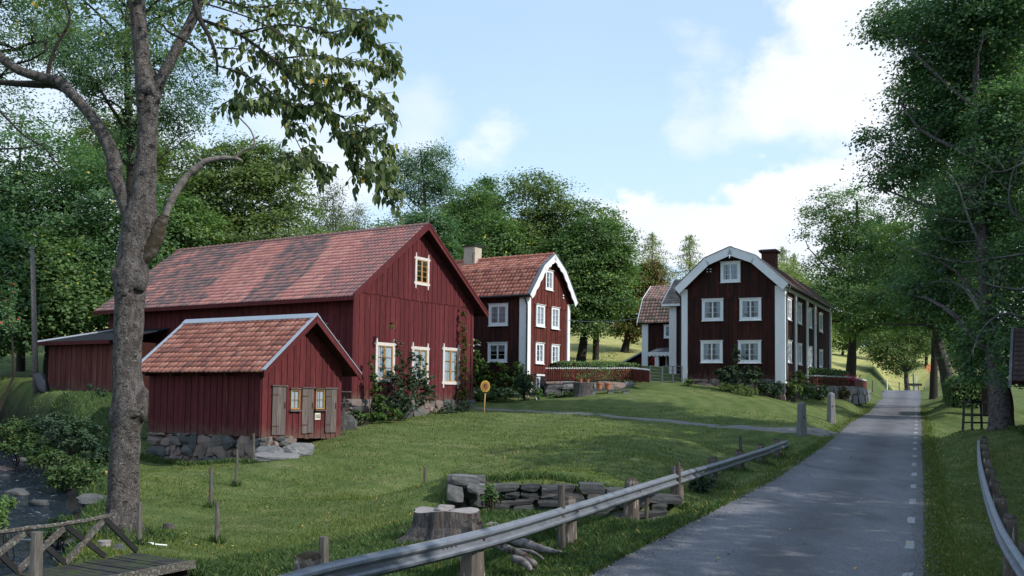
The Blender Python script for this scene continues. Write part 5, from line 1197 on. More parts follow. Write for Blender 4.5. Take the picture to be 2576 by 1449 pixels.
# red building with tiled roof at the right edge ----------------------------------
ep0 = at(2586, 1062, 33.5); eb = thing('barn', 'red shed with dark tiled roof at the right edge beyond the road', 'shed', ep0, math.radians(-29))
ez1 = at(2586, 962, 33.5).z - ep0.z; MB().box(0, 5, 0, 7, -1, ez1).build('wall', M_['core'], eb)
planks(eb, (0, 0, 0), (1, 0), (0, -1), 5, lambda x: ez1, lambda x: .3, [], .2, M_['falu'], 401); planks(eb, (0, 7, 0), (0, -1), (-1, 0), 7, lambda x: ez1, lambda x: .3, [], .2, M_['falu'], 402)
MB().box(-.08, .1, -.12, .06, -.6, ez1).build('corner_post', M_['black'], eb)
s = slab(eb, 'roof', (-.45, -.6, ez1), (5, -.6, ez1), (5, 2.6, ez1 + 2.0), (-.45, 2.6, ez1 + 2.0), .08, 'core'); dy = 3.2; L = math.hypot(3.2, 2.0)
tile_slope(s, (-.42, -.62, ez1 + .01), (1, 0, 0), (0, 3.2 / L, 2 / L), 5.4, L, .25, .33, 'dtile_s', 'dtile_s', 403, 290)
slab(eb, 'roof_panel', (-.45, 6, ez1), (5, 6, ez1), (5, 2.6, ez1 + 2.0), (-.45, 2.6, ez1 + 2.0), .08, 'core')
MB().hexa([(-.55, -.64, ez1 - .2), (-.46, -.64, ez1 - .2), (-.46, 2.6, ez1 + 1.85), (-.55, 2.6, ez1 + 1.85)], [(-.55, -.64, ez1 + .06), (-.46, -.64, ez1 + .06), (-.46, 2.6, ez1 + 2.1), (-.55, 2.6, ez1 + 2.1)]).build('barge_board', M_['steel'], eb)
MB().box(-.02, 5, -.05, .3, -1.2, .3).box(-.02, .3, .3, 7, -1.2, .3).build('foundation', M_['granite'], eb)
# ------------------------------------------------------------------ trees
def ell(cx_, cy_, hw, hh, Y, dk=.8):
    """ellipsoid of a crown from its centre and half sizes as seen, at distance Y"""
    p = at(cx_, cy_, Y); s = Y / FPX
    return (np.array(p), np.array([hw * s, hw * s * dk, hh * s]))

def crown(ells, nclump, per, rc, rng, shell=.55, flat=.5, up=1.0):
    vol = np.array([e[1].prod() ** .7 for e in ells]); pick = rng.choice(len(ells), nclump, p=vol / vol.sum())
    d = rng.normal(0, 1, (nclump, 3)); d /= np.linalg.norm(d, axis=1, keepdims=True)
    r = shell + (1 - shell) * rng.uniform(0, 1, nclump) ** .6; r = np.where(rng.uniform(0, 1, nclump) < .25, rng.uniform(.1, .8, nclump), r)
    c = np.array([ells[k][0] for k in pick]) + d * r[:, None] * np.array([ells[k][1] for k in pick])
    sz = rc * rng.uniform(.6, 1.35, nclump)
    P = np.repeat(c, per, 0); q = rng.normal(0, 1, (len(P), 3)); q /= np.maximum(1, np.linalg.norm(q, axis=1, keepdims=True) / 1.9)
    off = q * np.abs(rng.uniform(.3, 1.15, len(P)))[:, None] * np.repeat(sz, per)[:, None] * np.array([.62, .62, .62 * flat]); od = np.repeat(d, per, 0)
    off[:, 2] -= .30 * (off[:, 0] * od[:, 0] + off[:, 1] * od[:, 1])           # sprays droop outwards
    P = P + off
    N = np.array([0, 0, up]) + od * .55 + rng.normal(0, .55, (len(P), 3))
    t = np.repeat(rng.uniform(0, 1, nclump), per) * .66 + rng.uniform(0, 1, len(P)) * .32
    t = np.where(rng.uniform(0, 1, len(P)) < .010, 1., np.minimum(t, .97))
    return c, P, N, t

def bough(mb, a, b, r0, r1, rng, bend=.12, n=5, sides=5):
    a = np.array(a, float); b = np.array(b, float); L = np.linalg.norm(b - a); side = rng.normal(0, 1, 3) * L * bend; side[2] = abs(side[2]) * .6
    pts = []; 
    for i in range(n + 1):
        t = i / n; p = a + (b - a) * t + side * math.sin(math.pi * t) + rng.normal(0, .012, 3) * L * (0 < i < n); pts.append(tuple(p))
    mb.tube(pts, [r0 + (r1 - r0) * (i / n) ** .8 for i in range(n + 1)], sides, False); return pts

TREES = {}
def tree(name, label, base, ells, nclump, per, rc, leaf, mat, seed, r0=.3, fork=.45, lean=(0, 0), cat='tree', bark='barkdark', limbs=9, twigs=60, shell=.55, flat=.5, aspect=.62, trunkpath=None, group=None, droop=None, forkz=None):
    rng = np.random.default_rng(seed); base = Vector(base); root = thing(name, label, cat, base, 0, group)
    if leaf > .22 and not group: per = int(per * 2.35); nclump = int(nclump * .78); leaf *= .74; rc *= 1.12; flat *= .8
    ells = [(e[0] - np.array(base), e[1]) for e in ells]
    c, P, N, t = crown(ells, nclump, per, rc, rng, shell, flat)
    leaf_obj('crown', P, N, leaf, mat, root, rng, t, kind='stuff', aspect=aspect, droop=None if droop is None else np.array(droop))
    ztop = max(e[0][2] + e[1][2] * .5 for e in ells); zlow = min(e[0][2] - e[1][2] for e in ells)
    cen = sum(e[0] * e[1].prod() for e in ells) / sum(e[1].prod() for e in ells)
    fz_ = forkz if forkz is not None else max(zlow + (ztop - zlow) * .12, 1.2)
    path = [(0, 0, -.4), (rng.normal(0, .05), rng.normal(0, .05), .3), (cen[0] * .15 + lean[0] * .3, cen[1] * .1, fz_ * .5), (cen[0] * .3 + lean[0], cen[1] * .3 + lean[1], fz_), (cen[0] * .7 + rng.normal(0, .2), cen[1] * .7, fz_ + (ztop - fz_) * .5), (cen[0] + rng.normal(0, .3), cen[1], ztop)]
    sp = smoothpath(path, 4); k = len(sp); m = MB(); jr = random.Random(seed)
    rad = [r0 * (1.35 if i < 3 else 1.0) * (1 - .82 * (i / (k - 1)) ** 1.1) for i in range(k)]
    m.tube(sp, rad, 10, True, .05, jr); tr = m.build('trunk', M_[bark], root, True)
    bm = MB(); idx = rng.permutation(len(c))
    # spread the main boughs
    ch = [idx[0]]
    for _ in range(limbs - 1):
        dd = np.min([np.linalg.norm(c - c[j], axis=1) for j in ch], axis=0); ch.append(int(np.argmax(dd * rng.uniform(.75, 1, len(c)))))
    spa = np.array(sp); nodes = []
    lo = next((i for i, q in enumerate(sp) if q[2] > fz_ * .85), k // 2)
    for j in ch:
        tgt = c[j] * .96; h = np.clip(tgt[2] - np.linalg.norm(tgt[:2] - cen[:2]) * .8, sp[lo][2], ztop * .93)
        i = int(np.argmin(np.abs(spa[lo:, 2] - h))) + lo; pts = bough(bm, spa[i], tgt, max(.05, rad[i] * .55), .03, rng, .10, 6); nodes += pts[2:]
    nodes = np.array(nodes)
    for j in idx[:twigs]:
        d = np.linalg.norm(nodes - c[j], axis=1); q = nodes[int(np.argmin(d))]; bough(bm, q, c[j], .035, .012, rng, .08, 3, 4)
    b = bm.build('branches', M_[bark], root, True); b['kind'] = 'stuff'
    return root

def G(px, py, Y): return onground(px, py, Y)
def base_below(px, Y, guess=920): return onground(px, guess, Y)

# -- left: behind and beside the barn
tree('ash_tree', 'tall dark ash whose crown stands behind the big foreground trunk', G(322, 1000, 47), [ell(330, 190, 190, 230, 47), ell(200, 90, 150, 130, 45), ell(470, 250, 90, 150, 47), ell(330, -120, 260, 160, 47), ell(130, 130, 90, 110, 44)], 470, 62, .85, .23, 'leaf_ash', 21, .42, limbs=14, twigs=120, aspect=.42, shell=.4, flat=.8, forkz=11)
tree('ash_tree', 'dark ash crown hanging into the upper left corner', G(-150, 1000, 36), [ell(60, 60, 160, 120, 36), ell(-60, 180, 120, 150, 36), ell(20, -100, 200, 120, 36)], 200, 80, .75, .15, 'leaf_ash', 22, .35, limbs=8, twigs=60, aspect=.42, flat=.8)
for i, (cx_, cy_, hw, hh, Y, m_, lab) in enumerate([
    (50, 480, 210, 230, 62, 'leaf_dark', 'broad dark green tree at the left edge above the low felt-roofed shed'),
    (250, 600, 170, 230, 60, 'leaf_dark', 'green tree just left of the foreground trunk over the barn eave'),
    (120, 720, 150, 140, 57, 'leaf_mid', 'low spreading green tree behind the bare grey pole'),
    (-40, 720, 120, 180, 55, 'leaf_dark', 'dark tree cut by the left edge near the fence'),
    (450, 530, 130, 180, 72, 'leaf_light', 'pale green tree between the foreground trunk and the bushy lime'),
    (300, 380, 120, 110, 78, 'leaf_light', 'light green crown glimpsed behind the left limb of the foreground tree')]):
    b = base_below(cx_, Y, 940); bot = cy_ + hh
    tree('leafy_tree', lab, b, [ell(cx_, cy_, hw, hh, Y), ell(cx_ - hw * .45, cy_ + hh * .35, hw * .6, hh * .55, Y - 2), ell(cx_ + hw * .4, cy_ + hh * .3, hw * .65, hh * .6, Y - 1)], 440, 42, 1.35, .33, m_, 30 + i, .32, limbs=9, twigs=50)
# lime behind the barn ridge
tree('lime_tree', 'full round lime tree rising behind the middle of the barn roof', base_below(632, 70, 930), [ell(620, 470, 150, 120, 70), ell(540, 540, 110, 120, 69), ell(720, 530, 95, 110, 69), ell(640, 620, 190, 100, 68), ell(600, 400, 80, 60, 70), ell(690, 420, 80, 60, 70)], 620, 42, 1.25, .32, 'leaf_light', 41, .40, limbs=14, twigs=90)
tree('leafy_tree', 'dark green tree behind the left half of the barn ridge', base_below(440, 66, 930), [ell(450, 600, 110, 110, 64), ell(520, 680, 80, 60, 64)], 220, 40, 1.2, .31, 'leaf_mid', 42, .3)
for i, (cx_, top_, hw, Y, m_, lab, sh) in enumerate([
    (835, 458, 42, 105, 'birch', 'thin pale birch, left of the two above the barn roof', .3), (890, 510, 46, 110, 'birch', 'thin pale birch, right of the two above the barn roof', .3),
    (985, 535, 38, 108, 'birch', 'small faint birch crown left of the tall airy ash', .3)]):
    tree('birch_tree', lab, base_below(cx_, Y, 930), [ell(cx_, top_ + 70, hw, 75, Y), ell(cx_ + 5, top_ + 150, hw * 1.2, 70, Y)], 130, 34, 1.3, .30, m_, 50 + i, .16, limbs=6, twigs=30, shell=sh, flat=1.2, aspect=.5)
for i, (cx_, top_, hw, Y, m_, lab) in enumerate([
    (860, 560, 90, 84, 'leaf_light', 'sunlit low tree behind the barn ridge below the birches'), (955, 555, 75, 82, 'leaf_light', 'yellowish green bush-like tree behind the barn ridge'),
    (1020, 590, 60, 78, 'leaf_mid', 'small green tree just left of the barn apex'), (790, 600, 70, 78, 'leaf_mid', 'small green tree over the middle of the barn ridge')]):
    tree('small_tree', lab, base_below(cx_, Y, 930), [ell(cx_, top_ + 65, hw, 62, Y), ell(cx_ - hw * .3, top_ + 120, hw, 60, Y)], 190, 38, 1.2, .33, m_, 60 + i, .2, limbs=6, twigs=20)
tree('ash_tree', 'tall airy ash with bare upright stems behind the barn apex', base_below(1065, 84, 920), [ell(1035, 410, 50, 45, 84), ell(1095, 400, 42, 50, 84), ell(1060, 470, 78, 50, 84), ell(1110, 470, 34, 50, 84), ell(1040, 540, 45, 45, 84), ell(985, 445, 22, 18, 84)], 230, 36, 1.15, .30, 'leaf_ash', 70, .3, limbs=12, twigs=60, shell=.35, flat=.8, bark='bark', aspect=.45)
tree('maple_tree', 'dense dark green maple between barn apex and chimney', base_below(1095, 70, 920), [ell(1080, 590, 62, 75, 70), ell(1120, 680, 60, 80, 69), ell(1075, 690, 60, 60, 69)], 300, 38, 1.0, .28, 'leaf_dark', 71, .3)
for i, (cx_, cy_, hw, hh, Y, m_, lab, n) in enumerate([
    (1185, 560, 70, 100, 88, 'leaf_mid', 'mid green tree above the pale chimney', 260), (1230, 500, 30, 60, 98, 'leaf_dark', 'narrow dark spruce top over the wood behind the chimney', 90),
    (1150, 520, 34, 50, 100, 'birch', 'faint grey birch top beside the airy ash', 70),
    (1345, 560, 130, 130, 84, 'leaf_light', 'largest rounded ash crown above the orange-red gambrel roof', 520), (1250, 640, 95, 110, 80, 'leaf_mid', 'green tree right behind the pale chimney', 300),
    (1420, 700, 120, 110, 80, 'leaf_mid', 'dense green crown just right of the centre house gable', 380), (1500, 620, 95, 115, 82, 'leaf_mid', 'rounded green crown at the right shoulder of the wood', 340)]):
    tree('leafy_tree', lab, base_below(cx_, Y, 900), [ell(cx_, cy_, hw, hh, Y), ell(cx_ - hw * .4, cy_ + hh * .5, hw * .7, hh * .6, Y - 1), ell(cx_ + hw * .35, cy_ + hh * .45, hw * .7, hh * .6, Y)], n, 40, 1.3, .33, m_, 80 + i, .33, limbs=8, twigs=40)
# the two trees whose trunks stand on the sunlit meadow between the houses
tree('lime_tree', 'lime with mossy double trunk on the sunlit meadow right of the centre house', G(1463, 915, 80), [ell(1500, 640, 105, 110, 80), ell(1450, 740, 80, 80, 79), ell(1540, 740, 62, 80, 80), ell(1470, 810, 50, 40, 79)], 420, 42, 1.15, .30, 'leaf_mid', 90, .48, limbs=14, twigs=80, forkz=3.2)
tree('maple_tree', 'dark round maple with reddish top left of the mossy-roofed house', G(1572, 912, 88), [ell(1605, 730, 72, 65, 89), ell(1590, 810, 72, 50, 88), ell(1640, 690, 40, 40, 89)], 360, 42, 1.0, .28, 'leaf_maple', 91, .42, forkz=2.0)
b = MB(); g0 = G(1463, 917, 74)
for i, (cx_, top_, hh, Y, lab) in enumerate([(1640, 588, 120, 118, 'feathery larch left of the white house gable against cloud'), (1735, 592, 110, 118, 'feathery larch close to the left roof edge of the dark house'),
                                             (1968, 622, 90, 135, 'pale pine top right of the brick chimney'), (1998, 640, 80, 130, 'second pale pine top, farther right of the brick chimney')]):
    # conifers: whorls of drooping sprays on a straight stem
    rng = np.random.default_rng(700 + i); base = base_below(cx_, Y, 900); root = thing('conifer', lab, 'tree', base); zt = at(cx_, top_, Y).z - base.z
    nw = 60; P = []; Hh = zt * .62; mbr = MB()
    for k in range(nw):
        h = zt - Hh * (k / nw) ** 1.05; R = (.35 + (k / nw) ** .7 * (hh / FPX * Y) * .75) * rng.uniform(.6, 1.25)
        for j in range(4):
            a = rng.uniform(0, 6.28); tip = np.array([math.cos(a) * R, math.sin(a) * R, h - R * .16]); mbr.tube([(0, 0, h), tuple(tip)], [.03, .01], 3, False)
            n = int(6 + 12 * k / nw); t = rng.uniform(.15, 1, n); p = np.array([0, 0, h]) + (tip - np.array([0, 0, h])) * t[:, None] + rng.normal(0, .13, (n, 3)); p[:, 2] -= rng.uniform(0, .3, n); P.append(p)
    P = np.concatenate(P); leaf_obj('crown', P, rng.normal(0, 1, P.shape), .36, 'leaf_gold', root, rng, kind='stuff', aspect=.3, droop=np.array([0, 0, -1.2]))
    mbr.build('branches', M_['bark'], root)['kind'] = 'stuff'; MB().tube([(0, 0, -.3), (0, 0, zt * .5), (0, 0, zt)], [.28, .16, .02], 8).build('trunk', M_['bark'], root, True)
for i, (cx_, top_, hw, Y, lab) in enumerate([(1975, 660, 55, 112, 'golden green thicket tree behind the brick chimney'), (2035, 690, 60, 108, 'golden green thicket tree above the long dark roof'), (1690, 760, 60, 125, 'pale tree gap filler between larches and the far house roof')]):
    if i == 2: lab = 'pale distant tree low between the two larches'
    tree('small_tree', lab, base_below(cx_, Y, 900), [ell(cx_, top_ + 60, hw, 60, Y), ell(cx_ + 10, top_ + 130, hw, 60, Y)], 170, 36, 1.3, .42, 'leaf_gold', 730 + i, .2, flat=1.2, aspect=.4)
# -- right of the dark house and over the road
tree('maple_tree', 'tall maple right behind the dark house, trunk in the sunlit meadow', G(2140, 930, 88), [ell(2120, 560, 105, 100, 88), ell(2190, 640, 120, 110, 87), ell(2090, 690, 75, 90, 87), ell(2150, 770, 120, 85, 86), ell(2230, 780, 90, 70, 86)], 640, 42, 1.2, .31, 'leaf_mid', 95, .62, limbs=14, twigs=90, shell=.45, forkz=4.5)
tree('small_tree', 'pale trunked little tree with sunlit leaves at the far end of the road', G(2284, 971, 122), [ell(2255, 890, 70, 50, 121), ell(2210, 860, 50, 45, 121), ell(2310, 850, 60, 45, 121)], 240, 38, 1.1, .36, 'leaf_light', 96, .42, bark='bark')
for i, (cx_, cy_, hw, hh, Y, lab) in enumerate([(2200, 800, 60, 60, 165, 'distant sunlit tree on the meadow edge above the road'), (2300, 820, 70, 60, 160, 'distant yellow-green tree beyond the round orange sign'), (2120, 820, 60, 50, 175, 'distant tree on the meadow rim seen past the dark house'), (2380, 820, 70, 70, 150, 'distant light green tree behind the grey roadside trunk'), (2230, 720, 90, 70, 170, 'far tall tree closing the view over the road'), (2420, 860, 60, 60, 140, 'distant light green tree right of the grey roadside trunk'), (2330, 720, 90, 80, 150, 'far leafy tree high over the road bend')]):
    tree('leafy_tree', lab, base_below(cx_, Y, 900), [ell(cx_, cy_, hw, hh, Y), ell(cx_ + 15, cy_ + hh * .6, hw, hh * .6, Y)], 200, 36, 1.9, .5, 'leaf_light' if i in (0, 1, 3, 5) else 'leaf_mid', 970 + i, .3)
tree('roadside_tree', 'leaning grey trunk right of the road with crown arching over it', G(2392, 1000, 70), [ell(2360, 560, 190, 150, 66), ell(2250, 640, 110, 100, 62), ell(2340, 740, 150, 90, 68), ell(2440, 420, 160, 140, 66), ell(2200, 760, 70, 50, 66)], 640, 42, 1.05, .27, 'leaf_mid', 97, .62, bark='bark', lean=(-.8, 0), limbs=14, twigs=80, forkz=5.0, shell=.4)
tree('roadside_tree', 'dark slim trunk just left of the leaning grey trunk', G(2348, 984, 84), [ell(2330, 760, 80, 70, 84), ell(2390, 700, 90, 90, 84)], 180, 38, 1.1, .30, 'leaf_dark', 98, .42)
tree('roadside_tree', 'dark thick trunk behind the clipped hedge on the right', G(2437, 980, 68), [ell(2480, 700, 100, 100, 64), ell(2420, 800, 70, 60, 66), ell(2560, 620, 100, 120, 60)], 300, 38, 1.1, .28, 'leaf_dark', 99, .55)
# the huge old tree at the right edge: crown reaches out over the road
tree('old_maple', 'huge old maple at the right edge, flaking trunk beside the tile-roofed shed', G(2520, 1088, 37), [ell(2480, 250, 170, 170, 42), ell(2340, 330, 115, 110, 43), ell(2270, 430, 105, 60, 43), ell(2400, 60, 180, 140, 42), ell(2260, 60, 90, 60, 44), ell(2480, 500, 160, 120, 40), ell(2570, 680, 110, 140, 38), ell(2400, 620, 110, 80, 41), ell(2540, 0, 160, 160, 40), ell(2300, 200, 60, 60, 43), ell(2190, 350, 40, 22, 43), ell(2500, 830, 70, 50, 38), ell(2430, 160, 130, 120, 42), ell(2540, 330, 130, 150, 39), ell(2400, 760, 90, 60, 42), ell(2560, 860, 60, 60, 36.5), ell(2320, 720, 90, 60, 42), ell(2470, 930, 60, 40, 39), ell(2450, 860, 60, 50, 40), ell(2560, 930, 50, 50, 36)], 2800, 44, .80, .165, 'leaf_dark', 101, .55, limbs=22, twigs=220, shell=.45, bark='bark', forkz=3.0)
tree('leafy_tree', 'mid green crown lit from above behind the old maple', base_below(2480, 56, 1000), [ell(2440, 180, 150, 160, 56), ell(2560, 100, 150, 170, 56), ell(2330, 250, 90, 90, 56), ell(2520, 420, 150, 150, 56), ell(2420, 620, 150, 120, 56), ell(2550, 800, 100, 90, 54)], 900, 40, 1.0, .25, 'leaf_mid', 102, .4, limbs=10)
# trees just outside the frame on the right; their shade lies over the road and the near lawn
for i, (x, y, hgt, R) in enumerate([(22, 24, 19, 6.5), (27, 14, 20, 7), (20, 9, 17, 6), (31, 30, 22, 7), (14, 1, 17, 6.5), (26, 2, 20, 7), (33, 21, 21, 7), (20, -6, 19, 7), (12, -12, 18, 6.5), (34, 8, 21, 7)]):
    b = Vector((x, y, hz1(x, y))); tree('roadside_tree', 'leafy roadside tree standing beyond the right edge', b, [(np.array([x, y, b.z + hgt * .62]), np.array([R, R, hgt * .36]))], 380, 52, 1.4, .38, 'leaf_dark', 110 + i, .4, limbs=7, twigs=20, group='trees outside the right edge')

# -- lichened dead branches of the old maple
rng = np.random.default_rng(31); db = MB()
def deadwood(px, depth=0, r=.05):
    pts = [tuple(at(x, y, Y)) for (x, y, Y) in px]; sp = smoothpath(pts, 4); k = len(sp); db.tube(sp, [r * (1 - .75 * i / (k - 1)) for i in range(k)], 5, True)
    for i in range(2, k, 2 if depth < 2 else 3):
        if depth >= 2: break
        d = sp[min(i + 1, k - 1)] - sp[i - 1]; d /= np.linalg.norm(d); L = rng.uniform(.5, 1.5) * (.6 if depth else 1); s = rng.normal(0, 1, 3); s -= s.dot(d) * d; s /= np.linalg.norm(s); s[1] *= .4
        e = sp[i] + (d * .6 + s) * L; m_ = sp[i] + (d * .5 + s) * L * .5 + rng.normal(0, .06, 3); db.tube([tuple(sp[i]), tuple(m_), tuple(e)], [r * .42, r * .28, r * .12], 4, False)
        for _ in range(2):
            f = m_ + rng.normal(0, 1, 3) * np.array([.35, .2, .35]) * (1 if depth == 0 else .7); db.tube([tuple(m_), tuple(f)], [r * .2, r * .07], 3, False)
deadwood([(2576, 640, 36), (2500, 650, 36), (2420, 660, 36.5), (2330, 640, 37), (2250, 610, 37.5)], 0, .05)
deadwood([(2576, 800, 35), (2520, 790, 35), (2470, 830, 35), (2440, 900, 35)], 0, .06)
deadwood([(2480, 640, 36), (2440, 560, 36), (2410, 470, 36.5), (2380, 430, 37)], 0, .06)
deadwood([(2576, 410, 36), (2530, 430, 36), (2480, 440, 36.5), (2440, 500, 37)], 0, .05)
deadwood([(2576, 560, 35), (2540, 520, 35), (2545, 440, 35), (2576, 380, 35)], 0, .05)
deadwood([(2460, 760, 35.5), (2420, 720, 36), (2380, 700, 36.5)], 0, .04)
deadwood([(2576, 730, 35), (2500, 720, 35.5), (2440, 700, 36), (2400, 740, 36)], 0, .05)
o = db.build('dead_branches', M_['deadbranch'], None, True); tagp(o, 'tangle of pale lichened dead branches hanging at the right edge', 'branches', kind='stuff')
deadl = MB().tube([tuple(at(x, y, Y)) for x, y, Y in [(2432, 728, 36), (2452, 760, 36), (2462, 778, 36)]], [.07, .06, .05], 7, True).build('broken_limb', M_['stumptop']); tagp(deadl, 'short pale broken limb stub caught in the dark foliage at right', 'branch')

# ------------------------------------------------------------------ the big tree in front
T0 = onground(310, 1334, 20); big = thing('tree', 'big lichened grey tree in the left foreground, forking above the barn eave', 'tree', T0)
def limb(parent, pts, name, mat='bark', n=14, jit=.06, seed=1, k=5, Ydef=20., bump=0):
    """pts: (px, py, width px[, Y])"""
    P = []
    for q in pts:
        Y = q[3] if len(q) > 3 else Ydef; p = at(q[0], q[1], Y) - T0; P.append((p.x, p.y, p.z, q[2] / FPX * Y / 2))
    sp = smoothpath(P, k); r = random.Random(seed); m = MB()
    m.tube([q[:3] for q in sp], [max(.006, q[3] * (1 + bump * r.uniform(-1, 1))) for q in sp], n, True, jit, r)
    o = m.build(name, M_[mat], parent, True)
    if n > 9:
        md = o.modifiers.new('surface', 'SUBSURF'); md.levels = 1; md.render_levels = 1
    return o
trunk = limb(big, [(309, 1385, 140), (309, 1345, 112), (310, 1300, 88), (311, 1230, 77), (313, 1150, 73), (318, 1075, 74), (326, 1030, 90), (325, 985, 80), (320, 930, 70), (322, 850, 72), (326, 760, 73), (328, 715, 84), (330, 690, 86), (334, 650, 74), (342, 600, 80), (352, 560, 86), (358, 520, 70), (364, 450, 58), (369, 380, 51), (371, 300, 50), (372, 240, 60), (368, 215, 56), (358, 150, 43), (349, 60, 40), (341, -40, 36), (335, -200, 30)], 'trunk', k=4, n=18, jit=.07, bump=.03)
def knot(x, y, r, Y=19.6, seed=0, mat='bark', sx_=1, sz_=1):
    p = at(x, y, Y) - T0; V, F = stone_mesh(seed + 300); R = r / FPX * Y * 2
    me = mesh_from('burl', [(v[0] * R * sx_ + p.x, v[1] * R * .8 + p.y, v[2] * R * sz_ + p.z) for v in V], F, M_[mat], True); o = obj('burl', me, trunk); md = o.modifiers.new('s', 'SUBSURF'); md.levels = 1; md.render_levels = 2
knot(344, 1020, 30, 19.95, 1, sz_=1.5); knot(300, 1045, 24, 19.85, 2, sz_=1.5); knot(304, 690, 24, 19.9, 3, sz_=1.5); knot(345, 705, 24, 19.85, 4, sz_=1.3); knot(330, 1035, 26, 19.8, 14, sz_=.8); knot(367, 229, 13, 19.75, 5); knot(352, 245, 10, 19.7, 6); knot(282, 430, 13, 20, 7); knot(315, 735, 10, 19.7, 9)
limb(big, [(345, 600, 60), (328, 540, 46), (308, 490, 40), (290, 445, 38), (286, 400, 38), (266, 350, 34), (236, 300, 30), (205, 262, 28), (172, 228, 28), (150, 205, 28), (110, 196, 26), (60, 182, 24), (20, 160, 22), (-30, 120, 20), (-160, 60, 14)], 'limb', seed=3)
limb(big, [(292, 440, 30), (276, 442, 24), (270, 444, 20)], 'limb_stub', seed=13)
limb(big, [(190, 240, 22), (140, 214, 22, 20.2), (90, 212, 20, 20.4), (40, 210, 16, 20.6), (-40, 205, 12, 21)], 'limb', seed=4, mat='barkdark')
limb(big, [(120, 196, 12), (124, 165, 10), (140, 120, 8), (168, 70, 7), (175, 40, 6), (165, 0, 5), (150, -60, 4)], 'limb', seed=5, n=7, mat='barkdark')
limb(big, [(382, 270, 34), (396, 225, 30), (410, 190, 28), (436, 140, 26), (462, 90, 26), (486, 45, 27), (500, 5, 24), (512, -40, 22), (545, -160, 20), (560, -260, 16, 19)], 'limb', seed=6)
limb(big, [(352, 668, 20), (374, 632, 44), (391, 598, 42), (403, 568, 34), (412, 548, 24), (417, 538, 14)], 'limb_stub', seed=7, mat='moss', jit=.12, bump=.06)
limb(big, [(415, 545, 18), (428, 510, 18), (446, 478, 18), (468, 446, 17), (492, 425, 16), (515, 408, 16), (550, 399, 12), (590, 398, 10), (606, 404, 7)], 'dead_limb', seed=8, mat='deadlimb', n=9, jit=.16, bump=.12)
limb(big, [(590, 398, 8), (612, 378, 6), (640, 366, 5), (632, 330, 4), (608, 302, 4), (590, 285, 3)], 'dead_twig', seed=9, mat='deadlimb', n=6)
limb(big, [(515, 408, 6), (500, 398, 5), (492, 392, 3)], 'dead_twig', seed=10, mat='deadlimb', n=6)
limb(big, [(410, 60, 4), (424, 80, 7), (470, 105, 6), (505, 130, 4), (520, 150, 3)], 'twig', seed=11, mat='barkdark', n=6, Ydef=19)
limb(big, [(0, 280, 6, 17), (60, 340, 5, 17), (110, 370, 5, 17), (140, 410, 4, 17), (170, 450, 2.5, 17)], 'twig', seed=12, mat='barkdark', n=6)
limb(big, [(0, 375, 5, 17), (60, 372, 4, 17), (110, 360, 3, 17)], 'twig', seed=14, mat='barkdark', n=6)
r = random.Random(3); m = MB()
for k in range(4):
    a = [-2.6, -1.9, -1.1, -.3, .5][k]; c = (math.cos(a), math.sin(a)); m.tube([(c[0] * .18, c[1] * .18, .45), (c[0] * .36, c[1] * .36, .05), (c[0] * .55, c[1] * .55, -.2)], [.15, .14, .08], 8, True, .08, r)
m.build('root_flare', M_['bark'], big, True)['kind'] = 'stuff'
